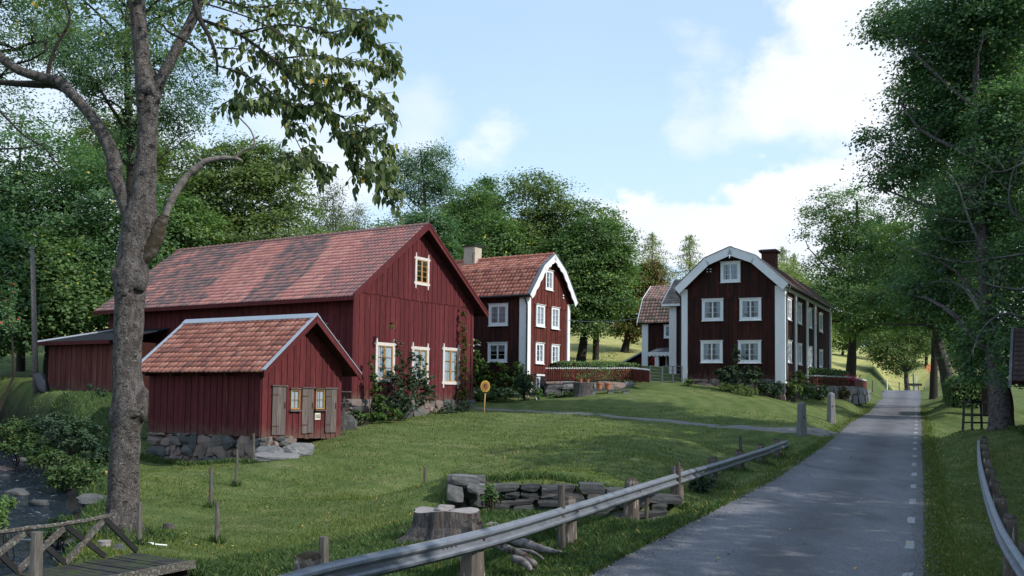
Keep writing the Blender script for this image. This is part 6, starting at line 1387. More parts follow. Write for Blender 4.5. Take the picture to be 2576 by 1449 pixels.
# the leafy boughs that hang down in front of the sky
limb(big, [(560, -260, 16, 19), (560, -330, 16, 17), (520, -260, 15, 14.5), (490, -120, 14, 13.2), (484, -30, 14, 12.8), (500, 40, 14, 12.6), (530, 100, 10, 12.5), (545, 150, 7, 12.4), (546, 190, 5, 12.4)], 'limb', seed=15, mat='barkdark', n=8)
FB = [[(508, 50, 9, 12.6), (600, 86, 8, 12.5), (690, 152, 8, 12.4), (740, 212, 7, 12.3), (800, 262, 7, 12.2), (850, 330, 5, 12.2), (880, 400, 4, 12.2), (900, 455, 3, 12.3)],
      [(600, 86, 5, 12.5), (720, 62, 5, 12.2), (830, 82, 4, 12), (900, 55, 3, 11.9), (938, 45, 2, 11.9)],
      [(690, 150, 5, 12.4), (780, 140, 4, 12.6), (860, 148, 3, 12.7), (930, 165, 2, 12.8), (975, 165, 2, 12.9)],
      [(740, 212, 5, 12.3), (830, 215, 4, 12.0), (900, 235, 3, 11.8), (960, 262, 2, 11.7), (1002, 295, 1.5, 11.7)],
      [(800, 262, 5, 12.2), (870, 300, 4, 12.4), (930, 335, 3, 12.6), (978, 378, 2, 12.7)],
      [(546, 165, 5, 12.4), (620, 190, 5, 12.3), (690, 240, 4, 12.1), (720, 300, 3, 12), (765, 390, 2.5, 12), (800, 438, 2, 12)],
      [(620, 190, 3, 12.3), (600, 235, 2, 12.4), (560, 262, 2, 12.5)],
      [(850, 330, 4, 12.2), (900, 380, 3, 12), (950, 418, 2, 11.9), (1012, 438, 1.5, 11.9)],
      [(500, -20, 6, 12.7), (620, 18, 5, 12.8), (740, 8, 4, 13), (860, 20, 3, 13.1), (930, 28, 2, 13.2)],
      [(520, 10, 5, 12.6), (640, 50, 4, 12.2), (720, 100, 4, 11.9), (790, 180, 3, 11.8), (860, 190, 2, 11.8)],
      [(545, 120, 4, 12.4), (640, 130, 3, 12.7), (730, 175, 3, 12.9), (800, 215, 2, 13)],
      [(690, 240, 3, 12.1), (650, 260, 2, 12), (600, 250, 2, 12)],
      [(880, 400, 3, 12.2), (930, 430, 2, 12.3), (960, 470, 1.5, 12.3), (990, 510, 1.2, 12.3)],
      [(560, -30, 5, 12.8), (700, -30, 5, 12.4), (800, -10, 4, 12.2), (880, 60, 3, 12), (940, 110, 2, 12), (985, 140, 1.2, 12)],
      [(765, 390, 2, 12), (740, 400, 2, 11.9), (715, 385, 1.5, 11.9)], [(800, 262, 3, 12.2), (760, 270, 2, 12), (725, 262, 2, 12)], [(850, 330, 3, 12.2), (880, 340, 2, 12), (940, 320, 2, 11.9)]]
rng = np.random.default_rng(77); LP = []; LD = []; tw = MB()
for b, br in enumerate(FB):
    limb(big, br, 'bough', seed=200 + b, mat='twig', n=6, k=5, jit=.03)
    sp = smoothpath([(q[0], q[1], q[3]) for q in br], 5); L = len(sp)
    for i in range(2, L):
        x, y, Y = sp[i]; f = i / L
        for _ in range(2 if f < .3 else 3):
            if rng.uniform() < .22: continue
            ang = rng.uniform(-.5, 1.25) if rng.uniform() < .8 else rng.uniform(1.2, 2.6); ln = rng.uniform(22, 62)
            ex = x + math.cos(ang) * ln; ey = y + math.sin(ang) * ln * .85; eY = Y + rng.uniform(-.35, .35)
            if ex > 1015 or (ex > 940 and ey < 20): continue
            q = [(x, y, Y), ((x + ex) / 2, (y + ey) / 2 - ln * .10, (Y + eY) / 2), (ex, ey, eY)]; w3 = [at(*a) - T0 for a in q]
            tw.tube([tuple(p) for p in w3], [.007, .005, .002], 3, False)
            k = rng.integers(4, 8)
            for j in range(k):
                t = (j + 1) / k; p = w3[0] * (1 - t) ** 2 + w3[1] * 2 * t * (1 - t) + w3[2] * t * t; LP.append(np.array(p) + rng.normal(0, .02, 3)); LD.append((w3[2] - w3[0]).normalized())
tw.build('twigs', M_['twig'], big)['kind'] = 'stuff'
LP = np.array(LP); LD = np.array([tuple(d) for d in LD]); n = len(LP)
def leafshape():
    """pointed oval leaf hanging from its stalk, folded along the midrib"""
    V = [(0, 0, 0)]; F = []; ys = [.10, .32, .58, .82]; ws = [.17, .27, .23, .11]
    for y, w in zip(ys, ws): V += [(-w, y, .05 * math.sin(y * 3)), (0, y, -.03 + .03 * y), (w, y, .05 * math.sin(y * 3))]
    V.append((0, 1.05, -.10)); F += [(0, 2, 1), (0, 3, 2)]
    for i in range(3):
        a = 1 + 3 * i; F += [(a, a + 1, a + 4, a + 3), (a + 1, a + 2, a + 5, a + 4)]
    F += [(10, 11, 13), (11, 12, 13)]; return np.array(V), F
LV, LF = leafshape()
down = np.array([0, 0, -1.]); dirs = down + LD * .45 + rng.normal(0, .30, (n, 3)); dirs /= np.linalg.norm(dirs, axis=1, keepdims=True)
nr_ = rng.normal(0, 1, (n, 3)); nr_[:, 2] += .4; nr_[:, 1] -= .5; nr_ -= (nr_ * dirs).sum(1, keepdims=True) * dirs; nr_ /= np.linalg.norm(nr_, axis=1, keepdims=True); bx = np.cross(dirs, nr_)
sz = rng.uniform(.075, .135, n); order = np.argsort(-sz / (LP[:, 1] + T0.y)); protos = []
for k in range(8):
    me = mesh_from('leaf', LV.tolist(), LF, M_['leaf_fg'], True, [min(.97, (k + .5) / 8) if k < 7 else .98] * len(LF)); protos.append(me)
VV = []; tt = []
for q, i in enumerate(order):
    R = np.stack([bx[i], dirs[i], nr_[i]], 1) * sz[i]
    if q < 300:
        o = bpy.data.objects.new('leaf', protos[rng.integers(0, 7) if rng.uniform() > .03 else 7]); C.objects.link(o); o.parent = big
        m4 = np.eye(4); m4[:3, :3] = R; m4[:3, 3] = LP[i]; o.matrix_local = Matrix(m4.tolist())
    else: VV.append(LV @ R.T + LP[i]); tt.append(1. if rng.uniform() < .02 else rng.uniform(0, .95))
m = len(LV); FF = []; 
for k in range(len(VV)):
    for f in LF: FF.append(tuple(v + m * k for v in f))
o = obj('foliage', mesh_from('foliage', np.concatenate(VV).tolist(), FF, M_['leaf_fg'], True, np.repeat(tt, len(LF))), big); o['kind'] = 'stuff'
# the rest of its crown, above the frame
c, P, N, t = crown([(np.array([.5, .5, 12.5]), np.array([4.5, 4, 2.6])), (np.array([2.0, -3.0, 11.5]), np.array([2.5, 2.2, 1.3]))], 150, 34, .9, rng)
leaf_obj('upper_foliage', P, N, .14, 'leaf_fg', big, rng, t)
# ------------------------------------------------------------------ guard rails
def wbeam(parent, pts, face, name='rail_beam', seg=2):
    """pts top edge of the beam; face: +1 corrugation bulges to the right of the path direction"""
    prof = [(0, 0), (.012, -.02), (.075, -.050), (.082, -.085), (.055, -.115), (.012, -.135), (.012, -.18), (.055, -.20), (.082, -.230), (.075, -.265), (.012, -.295), (0, -.315)]
    sp = smoothpath(pts, 6); V = []; F = []; n = len(prof)
    for i, p in enumerate(sp):
        d = sp[min(i + 1, len(sp) - 1)] - sp[max(i - 1, 0)]; d = d[:2] / np.linalg.norm(d[:2]); nn = np.array([d[1], -d[0]]) * face
        for (o, z) in prof: V.append((p[0] + nn[0] * o, p[1] + nn[1] * o, p[2] + z))
        for (o, z) in prof[::-1]: V.append((p[0] + nn[0] * (o - .006), p[1] + nn[1] * (o - .006), p[2] + z))
    m = 2 * n
    for i in range(len(sp) - 1):
        for j in range(m): a = i * m + j; b = i * m + (j + 1) % m; F.append((a, b, b + m, a + m))
    me = mesh_from(name, V, F, M_['rail'], False); o = obj(name, me, parent)
    return o, sp
RT = [(120, 1600, 8.0), (420, 1522, 9.2), (697, 1449, 10.8), (841, 1411, 11.8), (1215, 1330, 14.6), (1450, 1265, 18.25), (1608, 1218, 21.9), (1720, 1185, 25.5), (1807, 1161, 29.2), (1873, 1141, 32.8), (1926, 1125, 36.5), (1965, 1111, 40.1), (1979, 1107, 41.4)]
gr = thing('guard_rail', 'long galvanised guard rail on stone posts between lawn and road', 'guard rail', (0, 0, 0))
bm, gsp = wbeam(gr, [tuple(at(*q)) for q in RT], 1)
def railpost(parent, p, dirv, h, w, seed, back=1):
    """heavy tapering post with a mossy top behind the beam"""
    r = random.Random(seed); d = Vector((dirv[0], dirv[1], 0)).normalized(); n = Vector((-d.y, d.x, 0)) * back; c = Vector(p) + n * (w * .42 + .02); g = hz1(c.x, c.y)
    m = MB(); V = []; F = []; prof = [(1.08, g - .35), (1.06, g + .05), (.98, (g + p[2]) / 2), (.90, p[2] + .02), (.78, p[2] + .085), (.45, p[2] + .11)]
    K = 8
    for q, (s, z) in enumerate(prof):
        for k in range(K):
            a = 2 * math.pi * (k + .5) / K; cx_ = math.copysign(abs(math.cos(a)) ** .55, math.cos(a)) * w * .5 * s; cy_ = math.copysign(abs(math.sin(a)) ** .55, math.sin(a)) * w * .42 * s
            j = 1 + r.uniform(-.05, .05); v = c + d * cx_ * j + n * cy_ * j; V.append((v.x, v.y, z + r.uniform(-.01, .01)))
    for q in range(len(prof) - 1):
        for k in range(K): a = q * K + k; b = q * K + (k + 1) % K; F.append((a, b, b + K, a + K))
    F.append(tuple((len(prof) - 1) * K + k for k in range(K)))
    o = obj('post', mesh_from('post', V, F, M_['rampost']), parent)
    cap = MB(); V2 = [];
    for s, z in ((.80, p[2] + .060), (.70, p[2] + .105), (.4, p[2] + .122)):
        for k in range(K):
            a = 2 * math.pi * (k + .5) / K; v = c + d * math.copysign(abs(math.cos(a)) ** .6, math.cos(a)) * w * .52 * s * (1 + r.uniform(-.08, .08)) + n * math.copysign(abs(math.sin(a)) ** .6, math.sin(a)) * w * .45 * s; V2.append((v.x, v.y, z + r.uniform(-.015, .02)))
    F2 = [(q * K + k, q * K + (k + 1) % K, (q + 1) * K + (k + 1) % K, (q + 1) * K + k) for q in range(2) for k in range(K)] + [tuple(2 * K + k for k in range(K))]
    obj('moss_cap', mesh_from('moss_cap', V2, F2, M_['moss'], True), o)
    return o
RTp = [at(*q) for q in RT]
for i in (2, 4, 5, 6, 7, 8, 9, 10, 11):
    q = RTp[i]; d = (RTp[i + 1] - RTp[i - 1])
    if i == 2: q = q.lerp(RTp[3], .75)
    railpost(gr, (q.x, q.y, q.z), d, .8, .37, 400 + i)
    dd = Vector((d.x, d.y, 0)).normalized(); nn = Vector((dd.y, -dd.x, 0)); c = q + nn * .016 + Vector((0, 0, -.158))
    MB().tube([tuple(c), tuple(c + nn * .022)], .018, 6).build('bolt', M_['iron'], bm)
q = RTp[4].lerp(RTp[3], .28); dd = (RTp[4] - RTp[3]).normalized(); nn = Vector((dd.y, -dd.x, 0)).normalized()
sp_ = MB().beam(q + nn * .02 + Vector((0, 0, -.158)) - dd * .22, q + nn * .02 + Vector((0, 0, -.158)) + dd * .22, .012, .05, (0, 0, 1)).build('splice_plate', M_['steel'], bm)
for k in range(4): c = q + nn * .026 + Vector((0, 0, -.158)) + dd * (-.16 + .105 * k); MB().tube([tuple(c), tuple(c + nn * .02)], .015, 6).build('bolt', M_['iron'], bm)

gr2 = thing('guard_rail', 'curved galvanised guard rail on dark posts at the right edge', 'guard rail', (0, 0, 0)); R2 = []
for (x, y) in [(2464, 1105), (2467, 1150), (2478, 1200), (2497, 1260), (2527, 1330), (2580, 1410), (2650, 1500)]:
    ry = (y - (HOR + .012 * (x - CX))) / FPX; Y = 2.65 / (ry + .0437); R2.append((x, y, Y))
bm2, _ = wbeam(gr2, [tuple(at(*q)) for q in R2[::-1]], -1)
S2 = smoothpath([tuple(at(*q)) for q in R2], 12); L = 0; nxt = .15
for i in range(1, len(S2)):
    L += np.linalg.norm(S2[i][:2] - S2[i - 1][:2])
    if L > nxt:
        nxt += 2.6; d = S2[i] - S2[i - 1]; railpost(gr2, tuple(S2[i]), (d[0], d[1]), .8, .28, 440 + i, 1)

# ------------------------------------------------------------------ wire fence
wf = thing('wire_fence', 'old wire fence on thin weathered stakes running across the lawn', 'fence', (0, 0, 0))
stk = [((637, 1155, 33), 1090), ((594, 1218, 29.5), 1130), ((527, 1282, 25.5), 1175), ((546, 1378, 20.5), 1262), ((353, 1372, 18.6), 1265), ((1066, 1272, 27.5), 1175), ((1410, 1400, 17.6), 1220), ((1628, 1300, 23.0), 1236), ((1706, 1272, 24.8), 1163), ((1865, 1190, 33.5), 1098), ((815, 1420, 15.0), 1350), ((92, 1490, 12.6), 1338)]
tops = []
for i, ((x, y, Y), yt) in enumerate(stk):
    g = onground(x, y, Y); t = at(x + [1, 2, 4, 1, -1, 3, 2, 0, 0, -3, 0, 0][i], yt, Y); w = [.045, .045, .05, .05, .055, .05, .075, .05, .06, .06, .085, .09][i]
    m = MB(); r = random.Random(i); a = Vector((g.x, g.y, g.z - .3)); b = t
    m.tube([tuple(a), tuple(a.lerp(b, .35) + Vector((r.uniform(-.02, .02), 0, 0))), tuple(a.lerp(b, .7) + Vector((r.uniform(-.02, .02), 0, 0))), tuple(b)], [w * 1.1, w, w * .95, w * .85], 7, True, .10, r)
    m.build('stake', M_['post_wood'], wf); tops.append((a, b))
def wire(i, j, f, sag=.06, parent=None):
    p = tops[i][0].lerp(tops[i][1], f); q = tops[j][0].lerp(tops[j][1], f); pts = [tuple(p.lerp(q, t / 8) - Vector((0, 0, sag * math.sin(math.pi * t / 8)))) for t in range(9)]
    MB().tube(pts, .0022, 3, False).build('wire', M_['iron'], parent or wf)
for (i, j) in ((0, 1), (1, 2), (2, 4), (3, 5), (3, 10), (4, 11), (6, 7), (6, 10), (7, 8), (8, 9)):
    for f in (.58, .93): wire(i, j, f)

# ------------------------------------------------------------------ dry stone wall, stump, logs
dw = thing('stone_wall', 'low dry stone wall of dark slabs below the lawn, behind the guard rail', 'wall', (0, 0, 0))
A = at(1128, 1275, 23.2); Bp = at(1640, 1322, 23.6); A = Vector((A.x, A.y, 0)); Bq = Vector((Bp.x, Bp.y, 0)); dr_ = (Bq - A); LL = dr_.length; dr_.normalize(); nrm = Vector((dr_.y, -dr_.x, 0))
def zline(pts):
    xs = []; zs = []
    for (x, y) in pts:
        lo, hi = -1, LL + 2
        for _ in range(40):
            m_ = (lo + hi) / 2; P = A + dr_ * m_
            if proj((P.x, P.y, 1))[0] < x: lo = m_
            else: hi = m_
        xs.append(lo); zs.append(at(x, y, (A + dr_ * lo).y).z)
    return lambda q: float(np.interp(q, xs, zs))
zb = zline([(1128, 1288), (1250, 1298), (1400, 1314), (1600, 1336)]); ztp = zline([(1135, 1192), (1210, 1194), (1225, 1216), (1400, 1218), (1520, 1216), (1540, 1226), (1640, 1244)])
r = random.Random(9)
rowsz = [(.0, .26), (.24, .46), (.44, .62), (.60, .80), (.78, 1.0)]
for (f0, f1) in rowsz:
    x = -.05
    while x < LL:
        w = r.uniform(.28, .95) if f0 > .1 else r.uniform(.4, .9); xc = x + w / 2; z0 = zb(xc) - .05; z1 = ztp(xc); hh = (z1 - z0) * (f1 - f0); zc = z0 + (z1 - z0) * (f0 + f1) / 2
        b = bpy.data.objects.new('stone', stone_me('bluestone', r.randrange(12), True)); C.objects.link(b); b.parent = dw
        P = A + dr_ * xc + nrm * r.uniform(-.05, .07); b.location = (P.x, P.y, zc + r.uniform(-.015, .015)); b.rotation_euler = (r.uniform(-.05, .05), r.uniform(-.06, .06), math.atan2(dr_.y, dr_.x) + r.uniform(-.05, .05)); b.scale = (w * 1.0, r.uniform(.4, .55), hh * r.uniform(1.0, 1.15)); x += w * .99
for (px, py, w, h) in [(1172, 1208, .62, .26), (1146, 1240, .36, .42), (1200, 1228, .44, .24)]:
    b = bpy.data.objects.new('stone', stone_me('granite', 3, True)); C.objects.link(b); b.parent = dw; P = at(px, py, 22.7); b.location = P; b.rotation_euler = (0, .04, math.atan2(dr_.y, dr_.x)); b.scale = (w * 1.15, .45, h)
MB().hexa([tuple(A - nrm * .55 + Vector((0, 0, .0))), tuple(Bq - nrm * .55), tuple(Bq - nrm * .12), tuple(A - nrm * .12)], [tuple(A - nrm * .55 + Vector((0, 0, ztp(0) - .08))), tuple(Bq - nrm * .55 + Vector((0, 0, ztp(LL) - .08))), tuple(Bq - nrm * .12 + Vector((0, 0, ztp(LL) - .10))), tuple(A - nrm * .12 + Vector((0, 0, ztp(0) - .10)))]).build('fill', M_['dark'], dw)

def rock(name, label, cat, px, py, Y, w, d, h, mat='stone', seed=0, rz=0, z=None, group=None):
    g = onground(px, py, Y) if z is None else at(px, py, Y); me = mesh_from(name, *stone_mesh(seed + 900, 1, 5, 12), M_[mat], False); o = obj(name, me); o.location = (g.x, g.y, g.z + (h * (.22 if py < 1160 else .02) if z is None else 0)); o.scale = (w, d, h); o.rotation_euler = (0, 0, rz)
    return tagp(o, label, cat, group)
rock('boulder', 'flat blue-grey boulder left of the pair at the outhouse corner', 'boulder', 680, 1140, 34.0, 1.0, .8, .75, 'granite', 1, .1)
rock('boulder', 'pointed blue-grey boulder right of the pair below the outhouse doors', 'boulder', 741, 1135, 34.2, 1.25, .8, .78, 'granite', 2, .2)
rock('boulder', 'low dark stone lying under the two boulders by the outhouse', 'boulder', 705, 1150, 33.6, 1.7, .6, .35, 'granite', 3, 0)
rock('boulder', 'small grey rock in the grass between stump and stone wall', 'boulder', 1228, 1318, 19.8, .42, .3, .24, 'granite', 4)
rock('boulder', 'pale rock on the grass near the bare pole', 'boulder', 45, 990, 44, .7, .6, .55, 'granite', 5)
rock('boulder', 'small dark rock left of the pale rock by the pole', 'boulder', 24, 992, 44, .5, .4, .25, 'stone', 6)
for i, (px, py, Y, w, lab) in enumerate([(20, 1175, 37, 1.6, 'big brown rock at the left edge on the far stream bank'), (8, 1150, 39, 1.2, 'grey pointed rock at the left edge above the stream'), (110, 1185, 35.5, .8, 'dark rock at the head of the riffle'), (150, 1190, 34.5, .7, 'dark rock right of the riffle head under the bank'),
                                         (240, 1248, 26, .9, 'mossy flat rock left of the big trunk'), (215, 1255, 26, .5, 'small reddish rock beside the mossy flat rock'), (120, 1350, 21, .7, 'mossy rock on the near bank beside the bridge railing'), (262, 1318, 20.6, .5, 'grey stone at the foot of the big trunk'), (300, 1365, 17.2, .3, 'small dark stone below the trunk'), (190, 1330, 21.5, .7, 'tussock-covered stone between stream and trunk')]):
    rock('boulder', lab, 'boulder', px, py, Y, w, w * .8, w * .6, 'stone' if i % 2 else 'bluestone', 20 + i, i)
for i in range(14):
    k = 8 + i * 3; p = SP[min(k, len(SP) - 1)]; s = random.Random(i); me = mesh_from('stream_stone', *stone_mesh(950 + i), M_['bluestone'], True); o = obj('stream_stone', me)
    o.location = (p[0] + s.uniform(-1, 1) * p[2] * .8, p[1] + s.uniform(-1, 1), E + p[3] + .02); q = s.uniform(.3, .8); o.scale = (q, q * .8, q * .5); tagp(o, 'wet dark stone breaking the surface of the stream', 'stone', 'wet stones in the stream')

st0 = onground(1122, 1352, 18); stump = thing('tree_stump', 'broad grey split stump with flared roots behind the guard rail', 'stump', st0 + Vector((0, 0, -.03)))
r = random.Random(12); V = []; F = []; K = 40; prof = [(-.2, 1.75), (.03, 1.40), (.16, 1.18), (.34, 1.06), (.52, 1.03), (.60, 1.02)]
ang = [r.uniform(-.03, .03) for _ in range(K)]; rt = [(.5 + .5 * math.cos(5 * 2 * math.pi * k / K + 1.0)) for k in range(K)]
for (z, s) in prof:
    for k in range(K):
        a = 2 * math.pi * k / K; R = .50 * (s + (s - .96) * rt[k] * 1.0) * (1 + .03 * math.sin(9 * a) + .025 * math.sin(17 * a + 1) + ang[k]); hh = z * (1 if z < .55 else 1 + .05 * math.sin(3 * a)); V.append((R * math.cos(a) * 1.12, R * math.sin(a) * .9, hh))
for i in range(len(prof) - 1):
    for k in range(K): a = i * K + k; b = i * K + (k + 1) % K; F.append((a, b, b + K, a + K))
mesh = mesh_from('stump_body', V, F, M_['stumpside'], False); obj('stump_body', mesh, stump)
tp = MB(); tv = [V[(len(prof) - 1) * K + k] for k in range(K)]; tp.add([(x, y, z + .002) for x, y, z in tv] + [(0, 0, .60)], [(k, (k + 1) % K, K) for k in range(K)]); tp.build('stump_top', M_['stumptop'], stump)
sv, sf = stone_mesh(77); sl_ = obj('splinter', mesh_from('splinter', [(x * .42, y * .25, z * .10) for x, y, z in sv], sf, M_['stumptop'], False), stump); sl_.location = (-.02, 0, .65)
for i, (a, l) in enumerate([(3.4, .55), (4.3, .5), (5.2, .55), (.2, .5), (2.6, .4)]): MB().tube([(math.cos(a) * .4, math.sin(a) * .36, .22), (math.cos(a) * .62, math.sin(a) * .55, .05), (math.cos(a) * (.6 + l), math.sin(a) * (.55 + l), -.12)], [.16, .11, .03], 7, True, .15, r).build('root', M_['stumpside'], stump, True)
def log(label, pts, w, seed, mat='log', cat='log', name='fallen_branch'):
    r = random.Random(seed); P = []
    for (x, y, Y, k) in pts: g = at(x, y, Y); P.append((g.x, g.y, max(g.z, hz1(g.x, g.y) + w * k * .35), w * k))
    sp = smoothpath(P, 5); o = MB().tube([q[:3] for q in sp], [max(.01, q[3]) for q in sp], 9, True, .16, r).build(name, M_[mat], None, True); return tagp(o, label, cat, 'fallen limbs in the ditch')
log('thick mossy fallen limb with a bleached tip right of the rail post', [(1270, 1350, 17.3, 1.3), (1330, 1370, 16.9, 1.0), (1380, 1385, 16.5, .6), (1412, 1388, 16.2, .25)], .085, 1)
log('bleached branch lying below the mossy fallen limb', [(1230, 1372, 15.8, .5), (1270, 1378, 15.6, .8), (1310, 1395, 15.3, .9), (1345, 1420, 15.0, .8)], .07, 2)
log('curved grey branch arching over the bleached one', [(1250, 1370, 16.2, .4), (1290, 1382, 16.0, .5), (1335, 1388, 15.7, .5), (1365, 1405, 15.4, .4)], .06, 3)
log('short forked limb end at the foot of the ditch slope', [(1290, 1405, 15.2, .8), (1318, 1415, 15.0, .9), (1335, 1432, 14.8, .5)], .07, 4)
log('thin pale root end sticking out under the rail', [(1120, 1368, 16.8, .3), (1150, 1378, 16.4, .5), (1172, 1385, 16.0, .3)], .05, 5)

# ------------------------------------------------------------------ foot bridge
fb = thing('footbridge', 'small wooden footbridge with a lattice railing in the lower left corner', 'bridge', (0, 0, 0)); zd = at(344, 1391, 15.46).z
a0 = Vector((*at(344, 1391, 15.46).xy, zd)); b0 = Vector((*at(489, 1411, 14.75).xy, zd)); dv = Vector((-.46, -.888, 0)).normalized(); wv = (b0 - a0); nb = 42
for i in range(nb):
    p = a0 + dv * (i * .142); q = p + wv; r = random.Random(i); e = r.uniform(-.02, .02)
    z = Vector((0, 0, r.uniform(-.006, .006))); MB().hexa([tuple(v + z - Vector((0, 0, .045))) for v in (p - wv * e, q + wv * e, q + wv * e + dv * .128, p - wv * e + dv * .128)], [tuple(v + z) for v in (p - wv * e, q + wv * e, q + wv * e + dv * .128, p - wv * e + dv * .128)]).build('deck_board', M_['deck'], fb)
for t in (.12, .88): p = a0 + wv * t - Vector((0, 0, .15)); MB().beam(p + dv * .05, p + dv * 6.0, .12, .2).build('beam', M_['dark'], fb)
e0 = b0 + Vector((0, 0, -.03)) + wv.normalized() * .03; MB().beam(e0 + dv * .02, e0 + dv * 6, .05, .12).build('edge_board', M_['lichen_wood'], fb)
def edge(px):   # parameter along the far edge of the deck
    lo, hi = -1, 9
    for _ in range(40):
        m_ = (lo + hi) / 2; P = a0 + dv * m_
        if proj(P)[0] > px: lo = m_
        else: hi = m_
    return lo
tb = [edge(x) for x in (344, 264, 164)]; step = abs(tb[1] - tb[0]); tbs = [tb[0], tb[1], tb[2], tb[2] + (tb[2] - tb[1]) * 1.1, tb[2] + (tb[2] - tb[1]) * 2.2]
tps = [edge(x) - .0 for x in (262, 164, 66)]; tps = tps + [tps[2] + (tps[2] - tps[1]) * 1.1]
ht = []
for px, py, s in ((262, 1306, tps[0]), (164, 1324, tps[1]), (66, 1336, tps[2])): ht.append(at(px, py, (a0 + dv * s).y).z)
ht.append(ht[-1])
T_ = [Vector((*(a0 + dv * s).xy, h)) for s, h in zip(tps, ht)]; B_ = [a0 + dv * s + Vector((0, 0, .03)) for s in tbs]
for i in range(4):
    MB().beam(T_[i], B_[i], .045, .075).build('brace', M_['black'], fb)
    if i + 2 < len(B_): MB().beam(T_[i] - Vector((.02, .05, .02)), B_[i + 2] , .045, .085).build('brace', M_['lichen_wood'], fb)
for i in range(3): MB().tube([tuple(T_[i] + (T_[i] - T_[i + 1]) * (.12 if i == 0 else 0) + Vector((0, 0, .04))), tuple((T_[i] + T_[i + 1]) / 2 + Vector((0, 0, .035))), tuple(T_[i + 1] + Vector((0, 0, .045)))], [.034, .03, .034], 7, True, .15, random.Random(i)).build('top_rail', M_['lichen_wood'], fb)
for (x1, y1, x2, y2, lab) in [(355, 1353, 388, 1347, 'upper of two thin white sticks lying by the fence stake'), (382, 1372, 420, 1364, 'lower of two thin white sticks lying by the fence stake')]:
    a = onground(x1, y1, 18.8); b = onground(x2, y2, 19.0); tagp(MB().tube([tuple(a + Vector((0, 0, .03))), tuple(b + Vector((0, 0, .03)))], .016, 6).build('stick', M_['white']), lab, 'stick')
g = onground(425, 1290, 22.5); o = MB().lathe((0, 0, 0), [(.17, -.1), (.13, .05), (.12, .12), (.03, .13)], 12, 1, .9).build('small_stump', M_['stumpside']); o.location = g; tagp(o, 'small weathered stump left of the wire fence on the slope', 'stump')
g = onground(262, 1385, 17.6); o = MB().lathe((0, 0, 0), [(.13, -.2), (.11, .05), (.12, .10), (.02, .11)], 12).build('small_stump', M_['stumptop']); o.location = g; tagp(o, 'pale sawn stump seen through the bridge lattice', 'stump')

# ------------------------------------------------------------------ pole, bag, wheel, shelf by the outhouse
P = onground(92, 972, 50); t = at(81, 626, 50); pl_ = thing('utility_pole', 'bare pale grey leaning wooden pole at the far left', 'pole', P)
MB().tube([(0, 0, -.5), tuple((t - P) * .5), tuple(t - P)], [.15, .13, .10], 10).build('shaft', M_['deadlimb'], pl_, True)
MB().lathe(tuple(t - P), [(.13, -.02), (.13, .08), (.04, .12)], 10).build('pole_cap', M_['steel'], pl_)
w0 = t + Vector((0, 0, -.25)); w1 = at(-60, 720, 46); pts = [tuple(w0.lerp(w1, k / 8) - Vector((0, 0, .3 * math.sin(math.pi * k / 8)))) for k in range(9)]; tagp(MB().tube(pts, .012, 4).build('power_line', M_['black']), 'dark cable leading left from the bare pole', 'cable')
P = onground(105, 975, 49.5); V, F = stone_mesh(515); o = obj('plastic_sack', mesh_from('plastic_sack', [(x * .62 + z * -.25, y * .5, z * 1.1 + .45) for x, y, z in V], F, M_['plasticbag'], True)); o.location = P; o.modifiers.new('s', 'SUBSURF').render_levels = 2; tagp(o, 'black plastic sack slumped against the foot of the bare pole', 'sack')
P = onground(368, 1092, 39.6); bk = thing('bicycle', 'old bicycle half hidden behind the outhouse corner', 'bicycle', P, .5)
def wheel(cx_, nm='wheel'):
    n = 26; w = MB().tube([(cx_ + .33 * math.cos(2 * math.pi * k / n), 0, .34 + .33 * math.sin(2 * math.pi * k / n)) for k in range(n + 1)], .022, 6, False).build(nm, M_['rubber'], bk)
    for k in range(8): MB().tube([(cx_, 0, .34), (cx_ + .31 * math.cos(k * .785), 0, .34 + .31 * math.sin(k * .785))], .004, 3, False).build('spoke', M_['steel'], w)
wheel(0); wheel(1.05); MB().tube([(1.05, 0, .34), (.45, 0, .36), (.32, 0, .85), (.85, 0, .82), (.45, 0, .36)], .018, 6).build('frame', M_['black'], bk); MB().tube([(0, 0, .34), (.32, 0, .85)], .015, 6).build('chain_stay', M_['black'], bk); MB().tube([(1.05, 0, .34), (.85, 0, .85), (.8, 0, 1.0)], .016, 6).build('fork', M_['black'], bk)
P = sp0 + gdir * (sW + .05); zt_ = at(868, 984, 38.6).z; zq = at(868, 1012, 38.6).z
c = at(866, 1000, 38.7); tb_ = thing('wooden_stand', 'small grey wooden stand between the outhouse and the barn corner', 'stand', (c.x, c.y, onground(866, 1060, 38.7).z))
z0 = tb_.location.z; MB().box(-.25, .25, -.2, .2, zt_ - z0 - .04, zt_ - z0).build('board', M_['grey_wood'], tb_); MB().box(-.22, .22, -.18, .18, zq - z0 - .04, zq - z0).build('board', M_['grey_wood'], tb_)
for x in (-.02, .02): pass
MB().box(-.03, .03, -.03, .03, -.2, zt_ - z0 - .04).build('leg', M_['grey_wood'], tb_); MB().box(-.2, -.15, .1, .15, -.2, zt_ - z0 - .04).build('leg', M_['grey_wood'], tb_)
rock('boulder', 'dark footing stone between outhouse and barn', 'boulder', 868, 1052, 40.5, .9, .6, 1.0, 'bluestone', 40)

